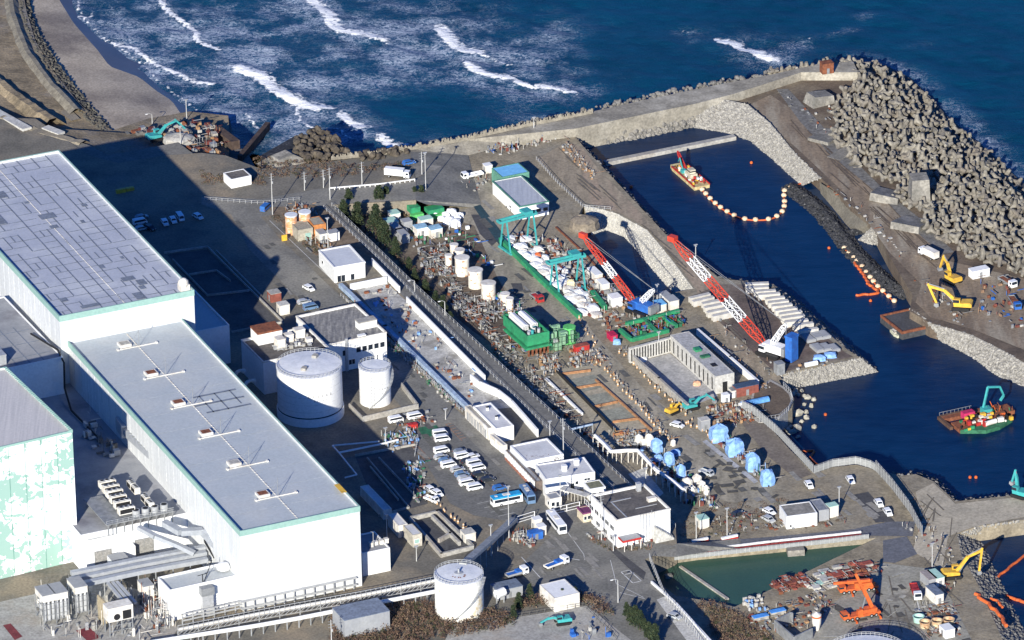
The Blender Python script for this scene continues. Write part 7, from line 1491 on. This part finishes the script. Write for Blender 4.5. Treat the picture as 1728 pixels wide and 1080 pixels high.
sheet_px('green_floor',[(705,722),(735,716),(748,730),(715,740)],ZP+.1,green_d); sheet_px('green_net_path',[(770,305),(795,325),(865,415),(850,425)],ZQ+.08,mat('dark_teal_strip',(.03,.07,.09)))
# ---------- wear on the ground: repairs, tyre tracks, stains ----------
def patches(name, polys, n, m, z, sx, sy, seed, turn=AXA, jit=.1):
    random.seed(seed); q = MB()
    for poly in polys:
        Pw = WP(poly, z); x0, x1 = min(p.x for p in Pw), max(p.x for p in Pw); y0, y1 = min(p.y for p in Pw), max(p.y for p in Pw); k = 0
        while k < n:
            x, y = rnd(x0,x1), rnd(y0,y1)
            if not inpoly(x, y, Pw): continue
            k += 1; a = turn+rnd(-jit,jit); L, w_ = rnd(*sx)/2, rnd(*sy)/2; c, s = math.cos(a), math.sin(a)
            P = [(x+c*i*L-s*j*w_*rnd(.8,1.2), y+s*i*L+c*j*w_*rnd(.8,1.2), z+.0006*k) for i,j in ((-1,-1),(1,-1),(1,1),(-1,1))]; q.add(P,[(0,1,2,3)])
    return tag(q.build(name, m), kind='structure')
PL = [(400,370),(470,405),(600,530),(790,705),(900,830),(860,880),(700,760),(560,580),(430,440)]
QR = [(800,310),(880,410),(1000,565),(1190,750),(1320,850),(1200,830),(1010,640),(880,510),(800,410)]
darkp = mat('dark_repair', (.12,.118,.11), (.09,.09,.085), .4, .9); palep = mat('pale_repair', (.27,.26,.235), (.21,.2,.185), .4, .92)
patches('asphalt_repair', [PL], 26, darkp, ZP+.11, (1.5,9), (.6,2.2), 1); patches('asphalt_repair', [PL,[(860,940),(960,900),(1080,980),(1000,1010)]], 18, palep, ZP+.14, (1.5,8), (.5,2), 2)
patches('asphalt_repair', [QR], 24, darkp, ZQ+.11, (1.5,8), (.6,2.4), 3); patches('asphalt_repair', [QR,[(1330,800),(1420,800),(1500,880),(1420,875)]], 16, palep, ZQ+.14, (2,8), (.8,2.4), 4)
trk = mat('tyre_track', (.17,.15,.12), (.13,.115,.095), .5, .95)
patches('tyre_track', [[(950,255),(1000,300),(1150,450),(1260,580),(1240,578),(1165,465),(1105,390),(1045,345),(985,320)]], 34, trk, ZQ+.12, (6,16), (.25,.5), 5, AXA, .05)
patches('tyre_track', [[(1320,190),(1400,250),(1560,400),(1600,450),(1560,440),(1400,290)]], 36, mat('brown_tyre_track',(.14,.11,.085)), ZQ+.12, (8,24), (.25,.5), 6, HA(1320,190,1600,460), .06)
patches('tyre_track', [[(1560,830),(1600,850),(1620,1000),(1580,1010),(1550,900)],[(1500,980),(1590,980),(1600,1070),(1450,1080)]], 18, trk, ZQ+.12, (6,18), (.25,.5), 7, HA(1560,830,1600,1010), .5)
patches('oil_stain', [[(1430,960),(1600,970),(1640,1080),(1400,1080)],[(1180,740),(1330,840),(1200,830)]], 22, mat('oil_stain',(.1,.095,.085)), ZQ+.16, (.8,5), (.6,2.6), 8, 0, 3)
patches('light_stain', [[(1430,960),(1600,970),(1640,1080),(1400,1080)]], 14, mat('light_stain',(.4,.39,.34)), ZQ+.18, (1,6), (.3,1.6), 9, 0, 3)
